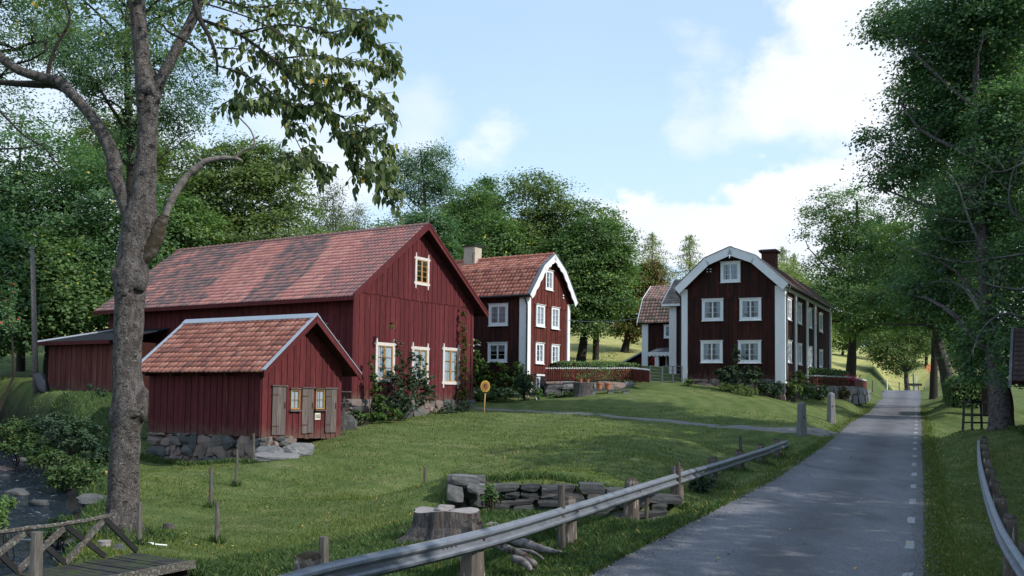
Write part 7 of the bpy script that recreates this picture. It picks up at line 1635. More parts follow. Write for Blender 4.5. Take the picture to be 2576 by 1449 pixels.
# ------------------------------------------------------------------ signs and stone posts
def round_sign(px, pyt, pyb, wpx, Y, gx_, gy_, label, face, pole, text=True):
    g = onground(gx_, gy_, Y); s = Y / FPX; c = at(px, (pyt + pyb) / 2, Y); rx = wpx * s / 2; rz = (pyb - pyt) * s / 2; t = thing('road_sign', label, 'sign', g); c = c - g; yaw = -.12
    def disc(nm, r1, r2, y, mat, par):
        n = 28; V = [(c.x + r1 * math.cos(2 * math.pi * k / n), c.y + y, c.z + r2 * math.sin(2 * math.pi * k / n)) for k in range(n)] + [(c.x + r1 * math.cos(2 * math.pi * k / n), c.y + y + .012, c.z + r2 * math.sin(2 * math.pi * k / n)) for k in range(n)]
        return MB().add(V, [tuple(range(n)), tuple(range(2 * n - 1, n - 1, -1))] + [(k, k + n, (k + 1) % n + n, (k + 1) % n) for k in range(n)]).build(nm, M_[mat], par)
    d = disc('sign_plate', rx, rz, -.05, face[0], t)
    if face[1]: disc('sign_field', rx * .72, rz * .74, -.064, face[1], d)
    if text:
        for (zz, w_, x_, h_, m_) in [(.38, .5, .0, .035, 'printfaint'), (.20, .42, -.05, .03, 'printfaint'), (-.08, .22, -.18, .035, 'print'), (-.08, .20, .22, .03, 'printfaint'), (-.34, .36, .05, .03, 'printfaint')]:
            for q in range(5): x0 = c.x + (x_ - w_ / 2 + w_ * q / 5) * rx * 2 * .72 * .9; MB().box(x0, x0 + w_ * rx * .2, c.y - .068, c.y - .066, c.z + zz * rz * .8 - h_, c.z + zz * rz * .8 + h_).build('print', M_[m_], d)
    MB().tube([(0, 0, -.3), (c.x * .5, c.y * .5, (c.z - rz) * .5), (c.x, c.y - .0, c.z - rz * .7)], .036 * (1 if text else 1.6), 8).build('post', M_[pole], t, True)
    MB().box(c.x - rx * .3, c.x + rx * .3, c.y - .06, c.y + .02, c.z - rz * 1.06, c.z - rz * .90).build('bracket', M_['iron'], t)
round_sign(1221, 957, 987, 24, 48, 1217, 1037, 'faded yellow oval sign on a thin ochre post on the lawn', ('signyellow', 'signorange'), 'ochre')
round_sign(2340, 916, 936, 23, 122, 2339, 956, 'round orange sign on a yellow post at the far road bend', ('orange', None), 'signyellow', False)
for (px, yt, yb, Y, w, lab) in [(2017, 1011, 1097, 42.6, 19, 'near granite gatepost with a flaking pointed top by the path mouth'), (2091, 987, 1058, 51, 16, 'far smooth grey granite gatepost beside the road')]:
    g = onground(px, yb, Y); zt = at(px, yt, Y).z - g.z; w = w * Y / FPX / 2; p = thing('gatepost', lab, 'post', g, .2)
    m = MB(); r = random.Random(px); V = []; lv = [(-.3, 1.25), (.02, 1.22), (zt * .5, 1.05), (zt * .9, .95), (zt * .96, .82), (zt, .25)]
    for (z, s) in lv:
        for k in range(8): a = 2 * math.pi * (k + .5) / 8; V.append((math.copysign(abs(math.cos(a)) ** .5, math.cos(a)) * w * s * (1 + r.uniform(-.03, .03)), math.copysign(abs(math.sin(a)) ** .5, math.sin(a)) * w * s, z))
    m.add(V, [(q * 8 + k, q * 8 + (k + 1) % 8, (q + 1) * 8 + (k + 1) % 8, (q + 1) * 8 + k) for q in range(5) for k in range(8)] + [tuple(40 + k for k in range(8))]); m.build('shaft', M_['granite'], p)
    MB().tube([(0, -w * .95, zt * .55), (0, -w * 1.25, zt * .55)], .03, 6).build('iron_pin', M_['iron'], p)
# trestle beside the road on the right
g = onground(2457, 1070, 40); tr = thing('trestle', 'dark green iron trestle standing on the grass right of the road', 'trestle', g, .15); s = 40 / FPX
zt = at(2457, 1008, 40).z - g.z; 
MB().box(-.44, .46, -.3, .3, zt - .10, zt).build('top', M_['black'], tr)
for x in (-.40, .42):
    for y in (-.26, .26): MB().beam((x * 1.05, y * 1.2, -.15), (x * .92, y, zt - .10), .085, .085).build('leg', M_['black'], tr)
for z in (.28, .58):
    for y in (-.28, .28): MB().beam((-.42, y, z), (.46, y, z + .01), .045, .06).build('rung', M_['black'], tr)
# clipped hedge on the right, blue post with mail box, distant fence
def hedge(name, label, x0, x1, y0, y1, z0, z1, mat, seed, n, size, loc, rz, cat='hedge', rnd=.35):
    t = thing(name, label, cat, loc, rz); r = np.random.default_rng(seed); cx_, cy_, cz_ = (x0 + x1) / 2, (y0 + y1) / 2, (z0 + z1) / 2; hx, hy, hz__ = (x1 - x0) / 2, (y1 - y0) / 2, (z1 - z0) / 2
    d = r.normal(0, 1, (n, 3)); d /= np.max(np.abs(d) ** 1.0, axis=1, keepdims=True); rr = (np.abs(d) ** 6).sum(1, keepdims=True) ** (1 / 6); d = d / rr
    # even out over the faces of the block
    f = r.integers(0, 3, n); sgn = r.choice([-1, 1], n); u = r.uniform(-1, 1, (n, 3)); area = np.array([hy * hz__, hx * hz__, hx * hy]); f = r.choice(3, n, p=area / area.sum()); u[np.arange(n), f] = sgn; q = (np.abs(u) ** 7).sum(1, keepdims=True) ** (1 / 7)
    nrm_ = np.sign(u) * np.abs(u / q) ** 6; u = u / q; P = np.stack([cx_ + u[:, 0] * hx, cy_ + u[:, 1] * hy, cz_ + u[:, 2] * hz__], 1) + r.normal(0, size * .35, (n, 3))
    leaf_obj('foliage', P, nrm_ + r.normal(0, .6, (n, 3)), size, mat, t, r)
    MB().box(x0 + size * .6, x1 - size * .6, y0 + size * .6, y1 - size * .6, z0, z1 - size * .6).build('dark_core', M_['dark'], t); return t  # solid dark box stands for the shade inside the hedge
g = onground(2415, 1012, 58); hedge('hedge', 'clipped rounded green hedge right of the road behind the leaning trunk', -.5, 1.6, 0, 5, -.3, at(2415, 950, 58).z - g.z, 'leaf_mid', 5, 7000, .19, g, -.35)
g = onground(2300, 967, 121); pb_ = thing('post', 'blue and white painted post with a black letter box by the far tree', 'post', g); MB().tube([(0, 0, -.3), (-.12, 0, 2.6)], .09, 8).build('shaft', M_['blue'], pb_); MB().tube([(.35, 0, -.3), (.2, 0, 2.6)], .05, 8).build('shaft', M_['white'], pb_); MB().box(-.9, .9, -.15, .15, 1.15, 1.45).build('letter_box', M_['black'], pb_)
g0 = onground(2190, 985, 100); ff = thing('wire_fence', 'distant wire fence along the sunlit meadow beyond the garden wall', 'fence', (0, 0, 0)); pr_ = None
for k, (px, py, Y) in enumerate([(2195, 983, 100), (2232, 975, 108), (2262, 968, 114), (2310, 962, 124), (2325, 960, 126), (2345, 952, 132), (2370, 950, 134)]):
    g = onground(px, py, Y); MB().tube([(g.x, g.y, g.z - .2), (g.x, g.y, g.z + 1.25)], .06, 6).build('stake', M_['iron'] if k in (3, 5) else M_['white' if k == 1 else 'post_wood'], ff)
    if pr_ is not None:
        for h in (.6, 1.1): MB().tube([(pr_.x, pr_.y, pr_.z + h), (g.x, g.y, g.z + h)], .018, 4, False).build('wire', M_['steel'], ff)
    pr_ = g

# ------------------------------------------------------------------ garden between the houses
def picket_fence(label, A, Bp, h, n, zA, zB, mat='falu_far', tipm='white', w=.029, rail=True, solid=False):
    t = thing('picket_fence', label, 'fence', (0, 0, 0)); A = Vector(A); Bp = Vector(Bp); d = Bp - A; L = math.hypot(d.x, d.y); u = Vector((d.x / L, d.y / L, 0)); nn = Vector((u.y, -u.x, 0)); r = random.Random(n)
    for k in range(n):
        f = (k + .5) / n; c = A.lerp(Bp, f); z0 = zA + (zB - zA) * f; hh = h + r.uniform(-.012, .012); ww = w if not solid else L / n / 2 - .003
        p = lambda x, y, z: tuple(Vector((c.x, c.y, z0 + z)) + u * x + nn * y)
        pk = MB().hexa([p(-ww, 0, 0), p(ww, 0, 0), p(ww, .025, 0), p(-ww, .025, 0)], [p(-ww, 0, hh - .09), p(ww, 0, hh - .09), p(ww, .025, hh - .09), p(-ww, .025, hh - .09)]).build('picket', M_[mat], t)
        V = [p(-ww, y, hh - .089) for y in (0, .025)] + [p(-ww * .9, y, hh - .03) for y in (0, .025)] + [p(0, y, hh) for y in (0, .025)] + [p(ww * .9, y, hh - .03) for y in (0, .025)] + [p(ww, y, hh - .089) for y in (0, .025)]
        MB().add(V, [(0, 2, 4, 6, 8)[::-1], (1, 3, 5, 7, 9), (0, 1, 3, 2), (2, 3, 5, 4), (4, 5, 7, 6), (6, 7, 9, 8), (8, 9, 1, 0)]).build('picket_tip', M_[tipm], pk)
    for z in (.16, h - .28): MB().beam(Vector((A.x, A.y, zA + z)) - nn * .03, Vector((Bp.x, Bp.y, zB + z)) - nn * .03, .04, .07).build('fence_rail', M_[mat], t)
    return t
yF = 56.6; A = at(1371, 957, yF); B1 = at(1590, 958, 58.2)
picket_fence('red picket fence with white tips on the granite terrace', A, B1, A.z * 0 + (at(1371, 924, yF).z - A.z), 50, A.z, B1.z + .05)
B2 = at(1634, 960, 56.2); picket_fence('tight red board fence with white tips, turning from the picket fence to the gate', B1, B2, .78, 15, B1.z + .02, B2.z - .05, solid=True)
ter = thing('stone_terrace', 'terrace wall of big granite blocks under the white-tipped picket fence', 'wall', (0, 0, 0)); blk = [(1393, 963, 1.0, .16), (1423, 962, 1.3, .14), (1460, 964, 1.0, .16), (1392, 990, 1.0, .5), (1428, 972, 1.35, .36), (1435, 985, 1.3, .38), (1395, 974, 1.05, .30), (1492, 973, .9, .55), (1520, 970, 1.2, .5), (1548, 972, 1.3, .5), (1570, 975, .9, .45), (1498, 988, 1.0, .35), (1455, 990, .8, .4), (1584, 969, .6, .4)]
for k, (px, py, w, h) in enumerate(blk):
    P = at(px, py, 56.2 + (px - 1380) * .006); b = bpy.data.objects.new('stone', stone_me('granite' if k % 3 else 'stone', k % 12, True)); C.objects.link(b); b.parent = ter; b.location = P; b.scale = (w * 1.05, .6, h * 1.05); b.rotation_euler = (0, (k % 5 - 2) * .02, .1)
P = at(1380, 962, 56.7); Q = at(1600, 965, 58.0); MB().hexa([(P.x, P.y, P.z - 1.2), (Q.x, Q.y, Q.z - 1), (Q.x, Q.y + 3, Q.z - 1), (P.x, P.y + 3, P.z - 1.2)], [(P.x, P.y, P.z), (Q.x, Q.y, Q.z), (Q.x, Q.y + 3, Q.z), (P.x, P.y + 3, P.z)]).build('earth_fill', M_['dark'], ter)
g = at(1398, 955, 57.3); q = at(1620, 957, 59.3); ang = math.atan2(q.y - g.y, q.x - g.x); hedge('hedge', 'low clipped hedge behind the picket fence between the two houses', 0, (q - g).length, 0, 1.3, -.2, at(1420, 910, 57.5).z - g.z, 'leaf_mid', 6, 7500, .12, g, ang)
# old stump with flower pots, stone bench with two pots
g = onground(1468, 994, 55.0); sp2 = thing('tree_stump', 'upright old stump used as a plant stand before the terrace', 'stump', g); zt = at(1468, 962, 55).z - g.z
MB().lathe((0, 0, 0), [(.72, -.2), (.62, .05), (.58, .4), (.60, zt - .02), (.52, zt)], 18, 1, .9).build('stump_body', M_['stumpside'], sp2)
def pot(px, py, Y, r_, h, label, lf=.3, n=90, up=.28, mat='leaf_mid', z=None):
    p = at(px, py, Y)
    if z is not None: p.z = z
    t = thing('flower_pot', label, 'pot', p, 0, 'terracotta pots before the picket fence'); MB().lathe((0, 0, 0), [(r_ * .72, 0), (r_ * .95, h * .8), (r_ * 1.08, h * .8), (r_ * 1.08, h), (r_ * .5, h)], 12).build('pot_body', M_['terracotta'], t, False)
    rr = np.random.default_rng(int(px)); P_ = rr.normal(0, 1, (n, 3)) * np.array([lf, lf * .7, up]) * .55 + np.array([0, 0, h + up * .8]); leaf_obj('plant', P_, rr.normal(0, 1, (n, 3)) + np.array([0, 0, .5]), .10, mat, t, rr); return t
zz = g.z + zt; pot(1460, 962, 54.8, .14, .2, 'left small pot on the old stump', .28, 70, .14, 'leaf_light', zz); pot(1478, 962, 54.8, .14, .2, 'right small pot on the old stump', .28, 70, .2, 'leaf_dark', zz)
c = at(1520, 982, 54.9); bn = thing('stone_bench', 'low bench of a dark slab on stone feet right of the old stump', 'bench', c, .05); MB().box(-.85, 1.45, -.22, .22, -.04, .06).build('slab', M_['bluestone'], bn)
for x in (-.68, .35, 1.2): MB().box(x - .15, x + .15, -.2, .2, -.5, -.04).build('foot', M_['granite'], bn)
pot(1508, 979, 54.8, .20, .36, 'left big pot on the stone bench with a bushy green plant', .62, 260, .85, 'leaf_dark', c.z + .06); pot(1529, 979, 54.8, .20, .36, 'right big pot on the stone bench with a tall green plant', .55, 240, .95, 'leaf_mid', c.z + .06)
# steel gate
gt = thing('gate', 'grey tubular steel gates, one leaf ajar, before the porch house', 'gate', (0, 0, 0))
def leaf_gate(p, q, h, n=6):
    p = Vector(p); q = Vector(q); fr = MB().tube([p, p + Vector((0, 0, h))], .03, 6).build('gate_stile', M_['steel'], gt); MB().tube([q, q + Vector((0, 0, h))], .03, 6).build('gate_stile', M_['steel'], gt)
    for k in range(n): z = Vector((0, 0, .04 + (h - .06) * k / (n - 1))); MB().tube([p + z, q + z], .022 if k in (0, n - 1) else .014, 6).build('gate_bar', M_['steel'], gt)
a = at(1635, 961, 56.0); b = at(1665, 963, 58.3); c2 = at(1667, 962, 59.4); d2 = at(1716, 962, 59.0)
leaf_gate(a, b, .95); leaf_gate(c2, (c2 + d2) / 2, 1.0, 5); leaf_gate((c2 + d2) / 2 + Vector((.06, 0, 0)), d2, 1.0, 5)
o = MB().tube([tuple(at(1338, 962, 54.6)), tuple(onground(1350, 1003, 54.4) + Vector((0, 0, .02)))], .035, 6).build('white_pole', M_['white']); tagp(o, 'short white pole leaning on the dark bush before the cellar door', 'pole')
rr = np.random.default_rng(8)
for k, (px, py, Y, n, lab) in enumerate([(1572, 968 - 20, 59, 60, ''), (1648, 958, 62, 90, 'tub of red flowers glimpsed behind the steel gate')]):
    if k == 0: continue
    p = at(px, py, Y); P_ = rr.normal(0, .3, (n, 3)) * np.array([1, .6, .6]); o = obj('flower_tub', leaf_mesh('flower_tub', P_, rr.normal(0, 1, (n, 3)), .14, 'redflower', rr)); o.location = p; tagp(o, lab, 'flowers')
# right-hand garden wall, picket fence and hedge
gw = thing('garden_wall', 'grey stone retaining wall under the roadside picket fence of the dark house', 'wall', (0, 0, 0)); ca = at(1973, 984, 59); cb_ = at(2151, 1012, 68.5); cc_ = at(2181, 1004, 73)
def blockrow(parent, A, Bp, ztA, ztB, zbA, zbB, seed, mat='granite'):
    r = random.Random(seed); A = Vector(A); Bp = Vector(Bp); L = (Bp - A).xy.length; u = (Bp - A); u.z = 0; u.normalize(); ang = math.atan2(u.y, u.x)
    for row in range(2):
        x = 0
        while x < L - .1:
            w = min(r.uniform(.8, 1.7), L - x); f = (x + w / 2) / L; z0 = zbA + (zbB - zbA) * f; z1 = ztA + (ztB - ztA) * f; m_ = (z0 + z1) / 2 + r.uniform(-.1, .1); a_, b_ = (z0 - .15, m_) if row == 0 else (m_, z1)
            P = A + u * (x + w / 2); b = bpy.data.objects.new('stone', stone_me(mat, r.randrange(12), True)); C.objects.link(b); b.parent = parent; b.location = (P.x, P.y, (a_ + b_) / 2); b.scale = (w * 1.03, .6, (b_ - a_) * 1.04); b.rotation_euler = (0, 0, ang + r.uniform(-.02, .02)); x += w
zt1 = at(1973, 968, 59).z; zt2 = at(2151, 972, 68.5).z; zt3 = at(2181, 980, 73).z
blockrow(gw, ca, cb_, zt1, zt2, ca.z - .3, cb_.z - .1, 1); blockrow(gw, cb_, cc_, zt2, zt3, cb_.z, cc_.z, 2)
picket_fence('low red picket fence with white tips on the right garden wall', (ca.x, ca.y + .1, zt1), (cb_.x, cb_.y + .1, zt2), at(2151, 946, 68.5).z - zt2, 52, zt1 - .05, zt2 - .03)
picket_fence('short return of the red picket fence at the roadside corner', (cb_.x, cb_.y + .1, zt2), (cc_.x, cc_.y + .1, zt3), .72, 16, zt2 - .05, zt3, solid=True)
u_ = (cb_ - ca); ang = math.atan2(u_.y, u_.x); hedge('hedge', 'rounded dark hedge with red blooms behind the low roadside picket fence', .2, u_.xy.length + 1.2, .5, 3.0, .3, at(2100, 933, 66).z - ca.z + .1, 'leaf_mid', 7, 12000, .15, (ca.x, ca.y, ca.z), ang)
P_ = np.array([tuple(at(2140 + rr.normal(0, 13), 951 + rr.normal(0, 5), 68.2 + rr.normal(0, .3))) for _ in range(60)]); o = obj('roses', leaf_mesh('roses', P_, rr.normal(0, 1, (60, 3)), .2, 'pinkflower', rr)); tagp(o, 'pinkish red blooms on the hedge end nearest the road', 'flowers', kind='stuff')
cbl = [tuple(at(1429, 806, 56.5)), tuple(at(1520, 809, 64)), tuple(at(1612, 800, 72.6))]; tagp(MB().tube([tuple(q) for q in smoothpath(cbl, 6)], .010, 4).build('power_line', M_['steel']), 'thin cable strung from the centre house to the mossy-roofed house', 'cable')

# ------------------------------------------------------------------ shrubs and climbers
def shrub(name, label, blobs, n, size, mat, seed, cat='shrub', flowers=None, shell=.5, zb=None, aspect=.65, per=26, flat=.8):
    rng = np.random.default_rng(seed); es = [ell(*b) for b in blobs]; c = es[0][0]; g = np.array([c[0], c[1], hz1(c[0], c[1])]); root = thing(name, label, cat, tuple(g)); es = [(e[0] - g, e[1]) for e in es]
    cl, P, N, t = crown(es, max(8, n // per), per, max(.12, min(float(e[1].min()) for e in es) * .5), rng, shell, flat); leaf_obj('foliage', P, N, size, mat, root, rng, t, aspect=aspect)
    m = MB()
    for j in range(min(14, len(cl)) if name != 'rowan' else 0): bough(m, (rng.normal(0, .1), rng.normal(0, .1), -.05), cl[j], .02, .006, rng, .1, 3, 4)
    if name == 'rowan': bough(m, (-1.5, 0, -.3), cl[0], .09, .02, rng, .05, 5, 6)
    m.build('stems', M_['barkdark'], root)['kind'] = 'stuff'
    if flowers:
        k = flowers[1]; i = rng.permutation(len(P))[:k]; top_ = P[i]; top_[:, 2] += .05; leaf_obj('blossom', top_ + np.array([0, -.1, 0]), N[i] + np.array([0, 0, 1.5]), flowers[2], flowers[0], root, rng)
    return root
shrub('climbing_shrub', 'loose rambling shrub covering the middle barn window from below', [(1010, 990, 42, 48, 45.3, .5), (1035, 935, 44, 50, 45.5, .45), (985, 950, 25, 40, 45.2, .4), (1065, 960, 35, 35, 46.2, .4), (1000, 885, 14, 35, 45.4, .5), (1010, 1020, 40, 28, 45, .5), (1060, 990, 44, 36, 46, .4)], 7800, .13, 'leaf_bush', 1, aspect=.5)
shrub('climbing_vine', 'leafy creeper climbing left of the first tall barn window', [(938, 930, 9, 45, 44.2, .6), (945, 985, 14, 32, 44.3, .6), (955, 1020, 22, 25, 44.3, .6), (985, 830, 0 + 7, 18, 44.8, .6)], 1700, .14, 'leaf_vine', 2, 'climber')
shrub('climbing_vine', 'tall narrow reddish-green creeper near the right corner of the barn gable', [(1166, 800, 6, 40, 50.7, .5), (1168, 860, 10, 45, 50.7, .4), (1166, 930, 13, 50, 50.7, .35), (1166, 990, 16, 28, 50.6, .35)], 2300, .11, 'leaf_maple', 3, 'climber')
shrub('shrub', 'low dark bush at the foundation under the right barn window', [(1130, 1030, 42, 17, 48.5, .6), (1165, 1025, 22, 18, 50.0, .6)], 1500, .10, 'leaf_bush', 4)
shrub('ground_vine', 'spreading bright-leaved vine along the foot of the barn corner', [(905, 1045, 28, 14, 42.5, .6), (940, 1048, 34, 13, 43.2, .6), (985, 1042, 35, 16, 44.0, .5)], 1500, .14, 'leaf_vine', 5)
shrub('climbing_vine', 'thick green vine hedge swallowing the centre house wall base, peaked at left', [(1196, 895, 13, 38, 56.6, .8), (1205, 945, 28, 48, 56.0, .4), (1245, 950, 40, 42, 55.6, .3), (1290, 950, 32, 40, 55.4, .4), (1306, 925, 12, 20, 55.4, .8)], 7000, .145, 'leaf_vine', 6, 'climber', shell=.7)
shrub('shrub', 'dark rounded bush at the corner board of the centre house', [(1318, 960, 26, 32, 54.6, .9), (1330, 985, 18, 22, 54.4, .9)], 2600, .12, 'leaf_bush', 7)
shrub('flowering_shrub', 'low row of cream flowering shrubs before the vine-covered house', [(1205, 992, 25, 14, 54.6, .8), (1250, 992, 35, 15, 54.3, .7), (1295, 990, 32, 14, 54.0, .7)], 2200, .13, 'leaf_mid', 8, flowers=('paleflower', 180, .13))
shrub('shrub', 'leafy plants beside the cellar door under the terrace blocks', [(1400, 996, 18, 9, 55.3, .8), (1435, 990, 20, 10, 55.2, .8)], 700, .15, 'leaf_mid', 9)
shrub('shrub', 'grey-green plant at the foot of the white pole', [(1352, 988, 12, 14, 54.6, .9)], 500, .13, 'leaf_mid', 10)
shrub('climbing_shrub', 'dark climbing bush between the lower windows of the dark house', [(1835, 945, 28, 26, 57.0, .5), (1885, 945, 34, 26, 56.4, .5), (1852, 900, 9, 42, 57.2, .5), (1810, 935, 14, 12, 57.4, .5)], 3200, .15, 'leaf_bush', 11)
shrub('shrub', 'light green feathery perennials under the dark house front', [(1820, 975, 30, 12, 56.6, .7), (1860, 980, 34, 14, 56.0, .7), (1885, 985, 22, 12, 55.6, .7)], 2200, .12, 'leaf_light', 12, aspect=.35)
shrub('shrub', 'small light shrub at the left corner board of the dark house', [(1732, 962, 12, 9, 58.4, .8)], 350, .12, 'leaf_mid', 13)
shrub('shrub', 'dark shrub at the right corner of the dark house', [(1955, 980, 18, 22, 56.8, .8), (1925, 975, 18, 14, 56.6, .7)], 1300, .14, 'leaf_bush', 14)
shrub('shrub', 'yellowish bush leaning on the garden wall near its left end', [(1995, 975, 22, 24, 57.6, .7), (2012, 950, 16, 18, 58.0, .7)], 1700, .14, 'leaf_light', 15)
shrub('shrub', 'green bush at the middle of the garden wall', [(2060, 985, 26, 20, 61.5, .7), (2030, 985, 20, 18, 60, .7)], 1700, .14, 'leaf_mid', 16)
shrub('shrub', 'yellow-brown bush at the right end of the garden wall', [(2112, 990, 24, 18, 65.5, .7)], 1100, .14, 'leaf_maple', 17)
shrub('shrub', 'small elder growing out of the dry stone wall', [(1232, 1242, 20, 22, 22.2, .6)], 520, .075, 'leaf_mid', 18)
shrub('shrub', 'leafy weeds under the guard rail by the end of the stone wall', [(1690, 1262, 30, 16, 25.6, .8), (1655, 1280, 18, 16, 23.9, .8)], 1100, .08, 'leaf_mid', 19)
shrub('shrub', 'bush behind the guard rail between its middle posts', [(1765, 1215, 32, 20, 27.5, .8), (1835, 1180, 20, 12, 32, .8)], 1300, .09, 'leaf_bush', 20)
shrub('shrub', 'green bush on the far stream bank below the felt-roofed shed', [(190, 1090, 70, 38, 38, .8), (240, 1140, 40, 50, 34, .8), (130, 1060, 60, 22, 40, .8)], 5200, .13, 'leaf_bush', 21)
shrub('shrub', 'lower green bush beside the stream left of the trunk', [(170, 1190, 60, 40, 31.5, .8), (225, 1200, 42, 40, 29, .8), (110, 1150, 50, 25, 35, .8)], 4600, .11, 'weed', 22)
shrub('shrub', 'wide green thicket on the far bank under the pale rock', [(50, 1080, 60, 34, 40.5, .8), (90, 1120, 60, 30, 38.5, .8), (20, 1120, 50, 24, 40, .8)], 4600, .13, 'weed', 27)
shrub('shrub', 'tuft of leafy weeds by the annex corner', [(235, 985, 22, 20, 46.5, .8), (255, 1000, 20, 22, 45, .8)], 900, .14, 'leaf_bush', 23)
shrub('fern', 'bright fern clump at the left edge beside the riffle', [(6, 1275, 30, 32, 19.5, .8), (-10, 1300, 35, 36, 18.5, .8)], 1500, .12, 'leaf_mid', 24, 'fern', aspect=.3)
shrub('shrub', 'reddish brown weeds on the near bank between stream and trunk', [(165, 1320, 42, 22, 21.5, .8), (130, 1345, 34, 20, 20.5, .8), (215, 1345, 30, 14, 19.5, .8)], 2200, .09, 'weed', 25, aspect=.4)
shrub('rowan', 'rowan with red berry clusters hanging in from the left edge', [(10, 800, 55, 35, 30, .8), (-20, 740, 60, 50, 30, .8)], 1500, .13, 'leaf_dark', 26, 'tree', flowers=('redflower', 90, .10), aspect=.4)

# ------------------------------------------------------------------ grass, weeds, fallen leaves
def blades(name, label, x, y, h, w, mat, rng, tint=None, bend=.35, per=1):
    z = H(x, y); n = len(x); a = rng.uniform(0, 6.283, n); d = np.stack([np.cos(a), np.sin(a)], 1); ln = rng.normal(0, bend, (n, 2)) * h[:, None]
    B = np.stack([x, y, z - .01], 1); V = np.zeros((n, 4, 3)); V[:, 0] = B; V[:, 0, :2] -= d * w[:, None]; V[:, 1] = B; V[:, 1, :2] += d * w[:, None]
    V[:, 2] = B; V[:, 2, :2] += d * w[:, None] * .55 + ln * .45; V[:, 2, 2] += h * .62; V[:, 3] = B; V[:, 3, :2] += ln; V[:, 3, 2] += h
    F = np.arange(4 * n).reshape(n, 4); tint = rng.uniform(0, .97, n) if tint is None else tint
    tint = np.where(rng.uniform(0, 1, n) < .02, 1., tint); o = obj(name, np_mesh(name, V.reshape(-1, 3), F, M_[mat], tint)); tagp(o, label, 'grass', kind='stuff'); return o
rng = np.random.default_rng(5)
def visible(x, y):
    px = CX + FPX * x / y; return (px > -60) & (px < 2640)
def onroad(x, y, m=.0): l, r = road_lr(y); return (x > l - m) & (x < r + m)
def keep(x, y, extra=None):
    sd, sw, sz = stream_d(x, y); k = visible(x, y) & ~onroad(x, y, -.05) & (sd > sw + .1)
    # not inside buildings
    for (o, W_, L_) in ((bp0, bW, bL), (sp0, sW, sL), (cp0, cW, cL)):
        dx = x - o.x; dy = y - o.y; u = dx * .533 + dy * .846; v = dx * -.846 + dy * .533; k &= ~((u > .02) & (u < W_) & (v > .02) & (v < L_))
    dx = x - rL0.x; dy = y - rL0.y; u = dx * hdir.x + dy * hdir.y; v = dx * kdir.x + dy * kdir.y; k &= ~((u > 0) & (u < rW) & (v > 0) & (v < rL))
    # not on the path
    pd = np.full(x.shape, 9.)
    for p in pp[::2]: pd = np.minimum(pd, np.hypot(x - p[0], y - p[1]) - p[2])
    u = (x - BR[0]) * BD[0] + (y - BR[1]) * BD[1]; v = (x - BR[0]) * BD[1] - (y - BR[1]) * BD[0]; k &= ~((u > -.05) & (v > -1.75) & (v < .5))
    return k & (pd > .0)
# mown lawn
n = 900000; Yv = 1 / rng.uniform(1 / 50, 1 / 12.5, n); xv = rng.uniform(-.56, .56, n) * Yv; k = keep(xv, Yv); xv = xv[k]; Yv = Yv[k]; rg, dr2, st = zones(xv, Yv); m = (rg < .5) & (rng.uniform(0, 1, len(xv)) < .26); xl = xv[m]; yl = Yv[m]
patch = .5 + .5 * np.sin(xl * .9 + 2 * np.sin(yl * .5)) * np.sin(yl * .7 + xl * .3); tl = np.clip(patch * .45 + rng.uniform(0, .55, len(xl)), 0, .96)
blades('lawn_grass', 'short mown grass of the big lawn', xl, yl, rng.uniform(.02, .055, len(xl)) * (.7 + patch) * (1 + .3 * (yl > 25)), .006 + .00042 * yl, 'blade', rng, tl)
# long grass of ditches, banks and verges
m = (rg > .5) & (rng.uniform(0, 1, len(xv)) < .75); xr = xv[m]; yr = Yv[m]
blades('rough_grass', 'long unmown grass and weeds of ditches and stream banks', xr, yr, rng.uniform(.05, .20, len(xr)), .006 + .0004 * yr, 'weed', rng)
Yv = 1 / rng.uniform(1 / 75, 1 / 9, 60000); l, r_ = road_lr(Yv); side = rng.uniform(0, 1, len(Yv)) < .5; off = np.abs(rng.normal(0, .28, len(Yv))) - .07; xv2 = np.where(side, l - off, r_ + off); k = visible(xv2, Yv)
blades('verge_grass', 'ragged grass creeping over the edges of the road', xv2[k], Yv[k], rng.uniform(.03, .12, k.sum()), .005 + .0004 * Yv[k], 'blade', rng)
# broad leaved weeds
nw_ = 15000; i = rng.permutation(len(xr))[:nw_]; zz = H(xr[i], yr[i]); base_ = np.stack([xr[i], yr[i], zz + rng.uniform(.03, .14, nw_)], 1)
cl = np.sin(base_[:, 0] * 2.1 + np.sin(base_[:, 1] * 1.7) * 2) * np.sin(base_[:, 1] * 1.9 + base_[:, 0]) > .1; base_ = base_[cl]
o = obj('weeds', leaf_mesh('weeds', base_, rng.normal(0, .5, base_.shape) + np.array([0, -.2, 1]), .065, 'weed', rng)); tagp(o, 'broad-leaved weeds in the ditch and along the stream banks', 'weeds', kind='stuff')
# tussocks around posts, stones and walls
tx = []; ty = []
for (cx_, cy_, s_, n_) in [(T0.x, T0.y, .75, 1600), (st0.x, st0.y, .9, 1300)] + [(p[0].x, p[0].y, .12, 120) for p in tops] + [((A.x), (A.y), .1, 10)]:
    tx.append(rng.normal(cx_, s_ * .7, n_)); ty.append(rng.normal(cy_, s_ * .6, n_))
A3 = at(1128, 1275, 23.2); B3 = at(1640, 1322, 23.6); t = rng.uniform(0, 1, 3500); tx.append(A3.x + (B3.x - A3.x) * t + rng.normal(0, .1, 3500)); ty.append(A3.y + (B3.y - A3.y) * t - .42 + rng.normal(0, .15, 3500))
t = rng.uniform(0, 1, 2600); tx.append(A3.x + (B3.x - A3.x) * t); ty.append(A3.y + (B3.y - A3.y) * t + .55 + rng.normal(0, .12, 2600))
for i in (4, 5, 6, 7, 8, 9, 10, 11): tx.append(rng.normal(RTp[i].x - .15, .3, 260)); ty.append(rng.normal(RTp[i].y + .05, .3, 260))
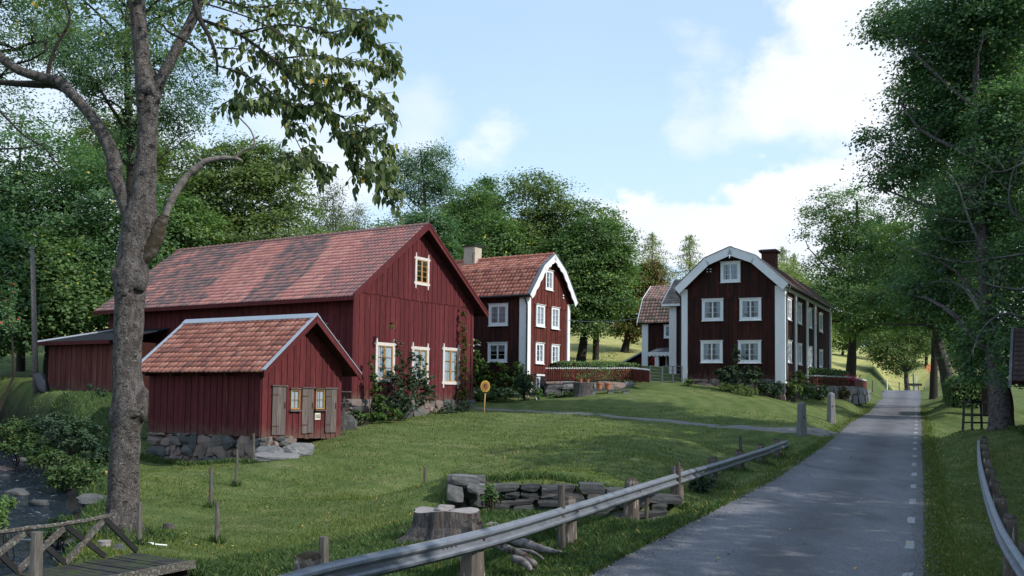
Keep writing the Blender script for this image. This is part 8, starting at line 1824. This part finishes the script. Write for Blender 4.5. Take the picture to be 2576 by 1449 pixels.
t = rng.uniform(0, 1, 2500); tx.append(sp0.x - .846 * t * 6.4 - .25 + rng.normal(0, .08, 2500)); ty.append(sp0.y + .533 * t * 6.4 - .35 + rng.normal(0, .1, 2500))
tx = np.concatenate(tx); ty = np.concatenate(ty)
blades('tussocks', 'taller grass left round stakes, stones and walls', tx, ty, rng.uniform(.06, .22, len(tx)), .006 + .0003 * ty, 'weed', rng)
# yellow leaves on lawn and road
n = 240; Yv = 1 / rng.uniform(1 / 50, 1 / 13, n); xv = rng.uniform(-.42, .5, n) * Yv; sd, sw, _ = stream_d(xv, Yv); k = sd > sw + 1; xv = xv[k]; Yv = Yv[k]; rd = onroad(xv, Yv); zz = np.where(rd, road_z(Yv) + .012, H(xv, Yv) + .045); nn = len(xv)
P_ = np.stack([xv, Yv, zz], 1); o = obj('fallen_leaves', leaf_mesh('fallen_leaves', P_, rng.normal(0, .25, (nn, 3)) + np.array([0, 0, 1]), .07, 'scaleaf', rng, aspect=.8)); tagp(o, 'yellow and brown leaves scattered on lawn and road', 'leaves', kind='stuff')

# crumbs of gravel along the road edges and in the path mouth
rng = np.random.default_rng(9); n = 5200; Yv = 1 / rng.uniform(1 / 60, 1 / 11, n); l, r_ = road_lr(Yv); side = rng.uniform(0, 1, n) < .6; off = rng.normal(.12, .22, n); xv = np.where(side, l + off, r_ - off * .6)
P_ = np.stack([xv, Yv, road_z(Yv) + .012], 1); k = (xv > l - .25) & (xv < r_ + .2); P_ = P_[k]; n = len(P_)
o4 = np.array([[1, 0, -.3], [-.5, .87, -.3], [-.5, -.87, -.3], [0, 0, .6]]); sz = rng.uniform(.008, .024, n)[:, None, None] * (1 + P_[:, 1] / 60)[:, None, None]
V = P_[:, None] + o4[None] * sz * rng.uniform(.6, 1.3, (n, 4, 1)); F = (np.array([[0, 1, 3], [1, 2, 3], [2, 0, 3]])[None] + 4 * np.arange(n)[:, None, None]).reshape(-1, 3)
tagp(obj('gravel', np_mesh('gravel', V.reshape(-1, 3), F, M_['granite'])), 'loose gravel crumbs along both edges of the road', 'gravel', kind='stuff')
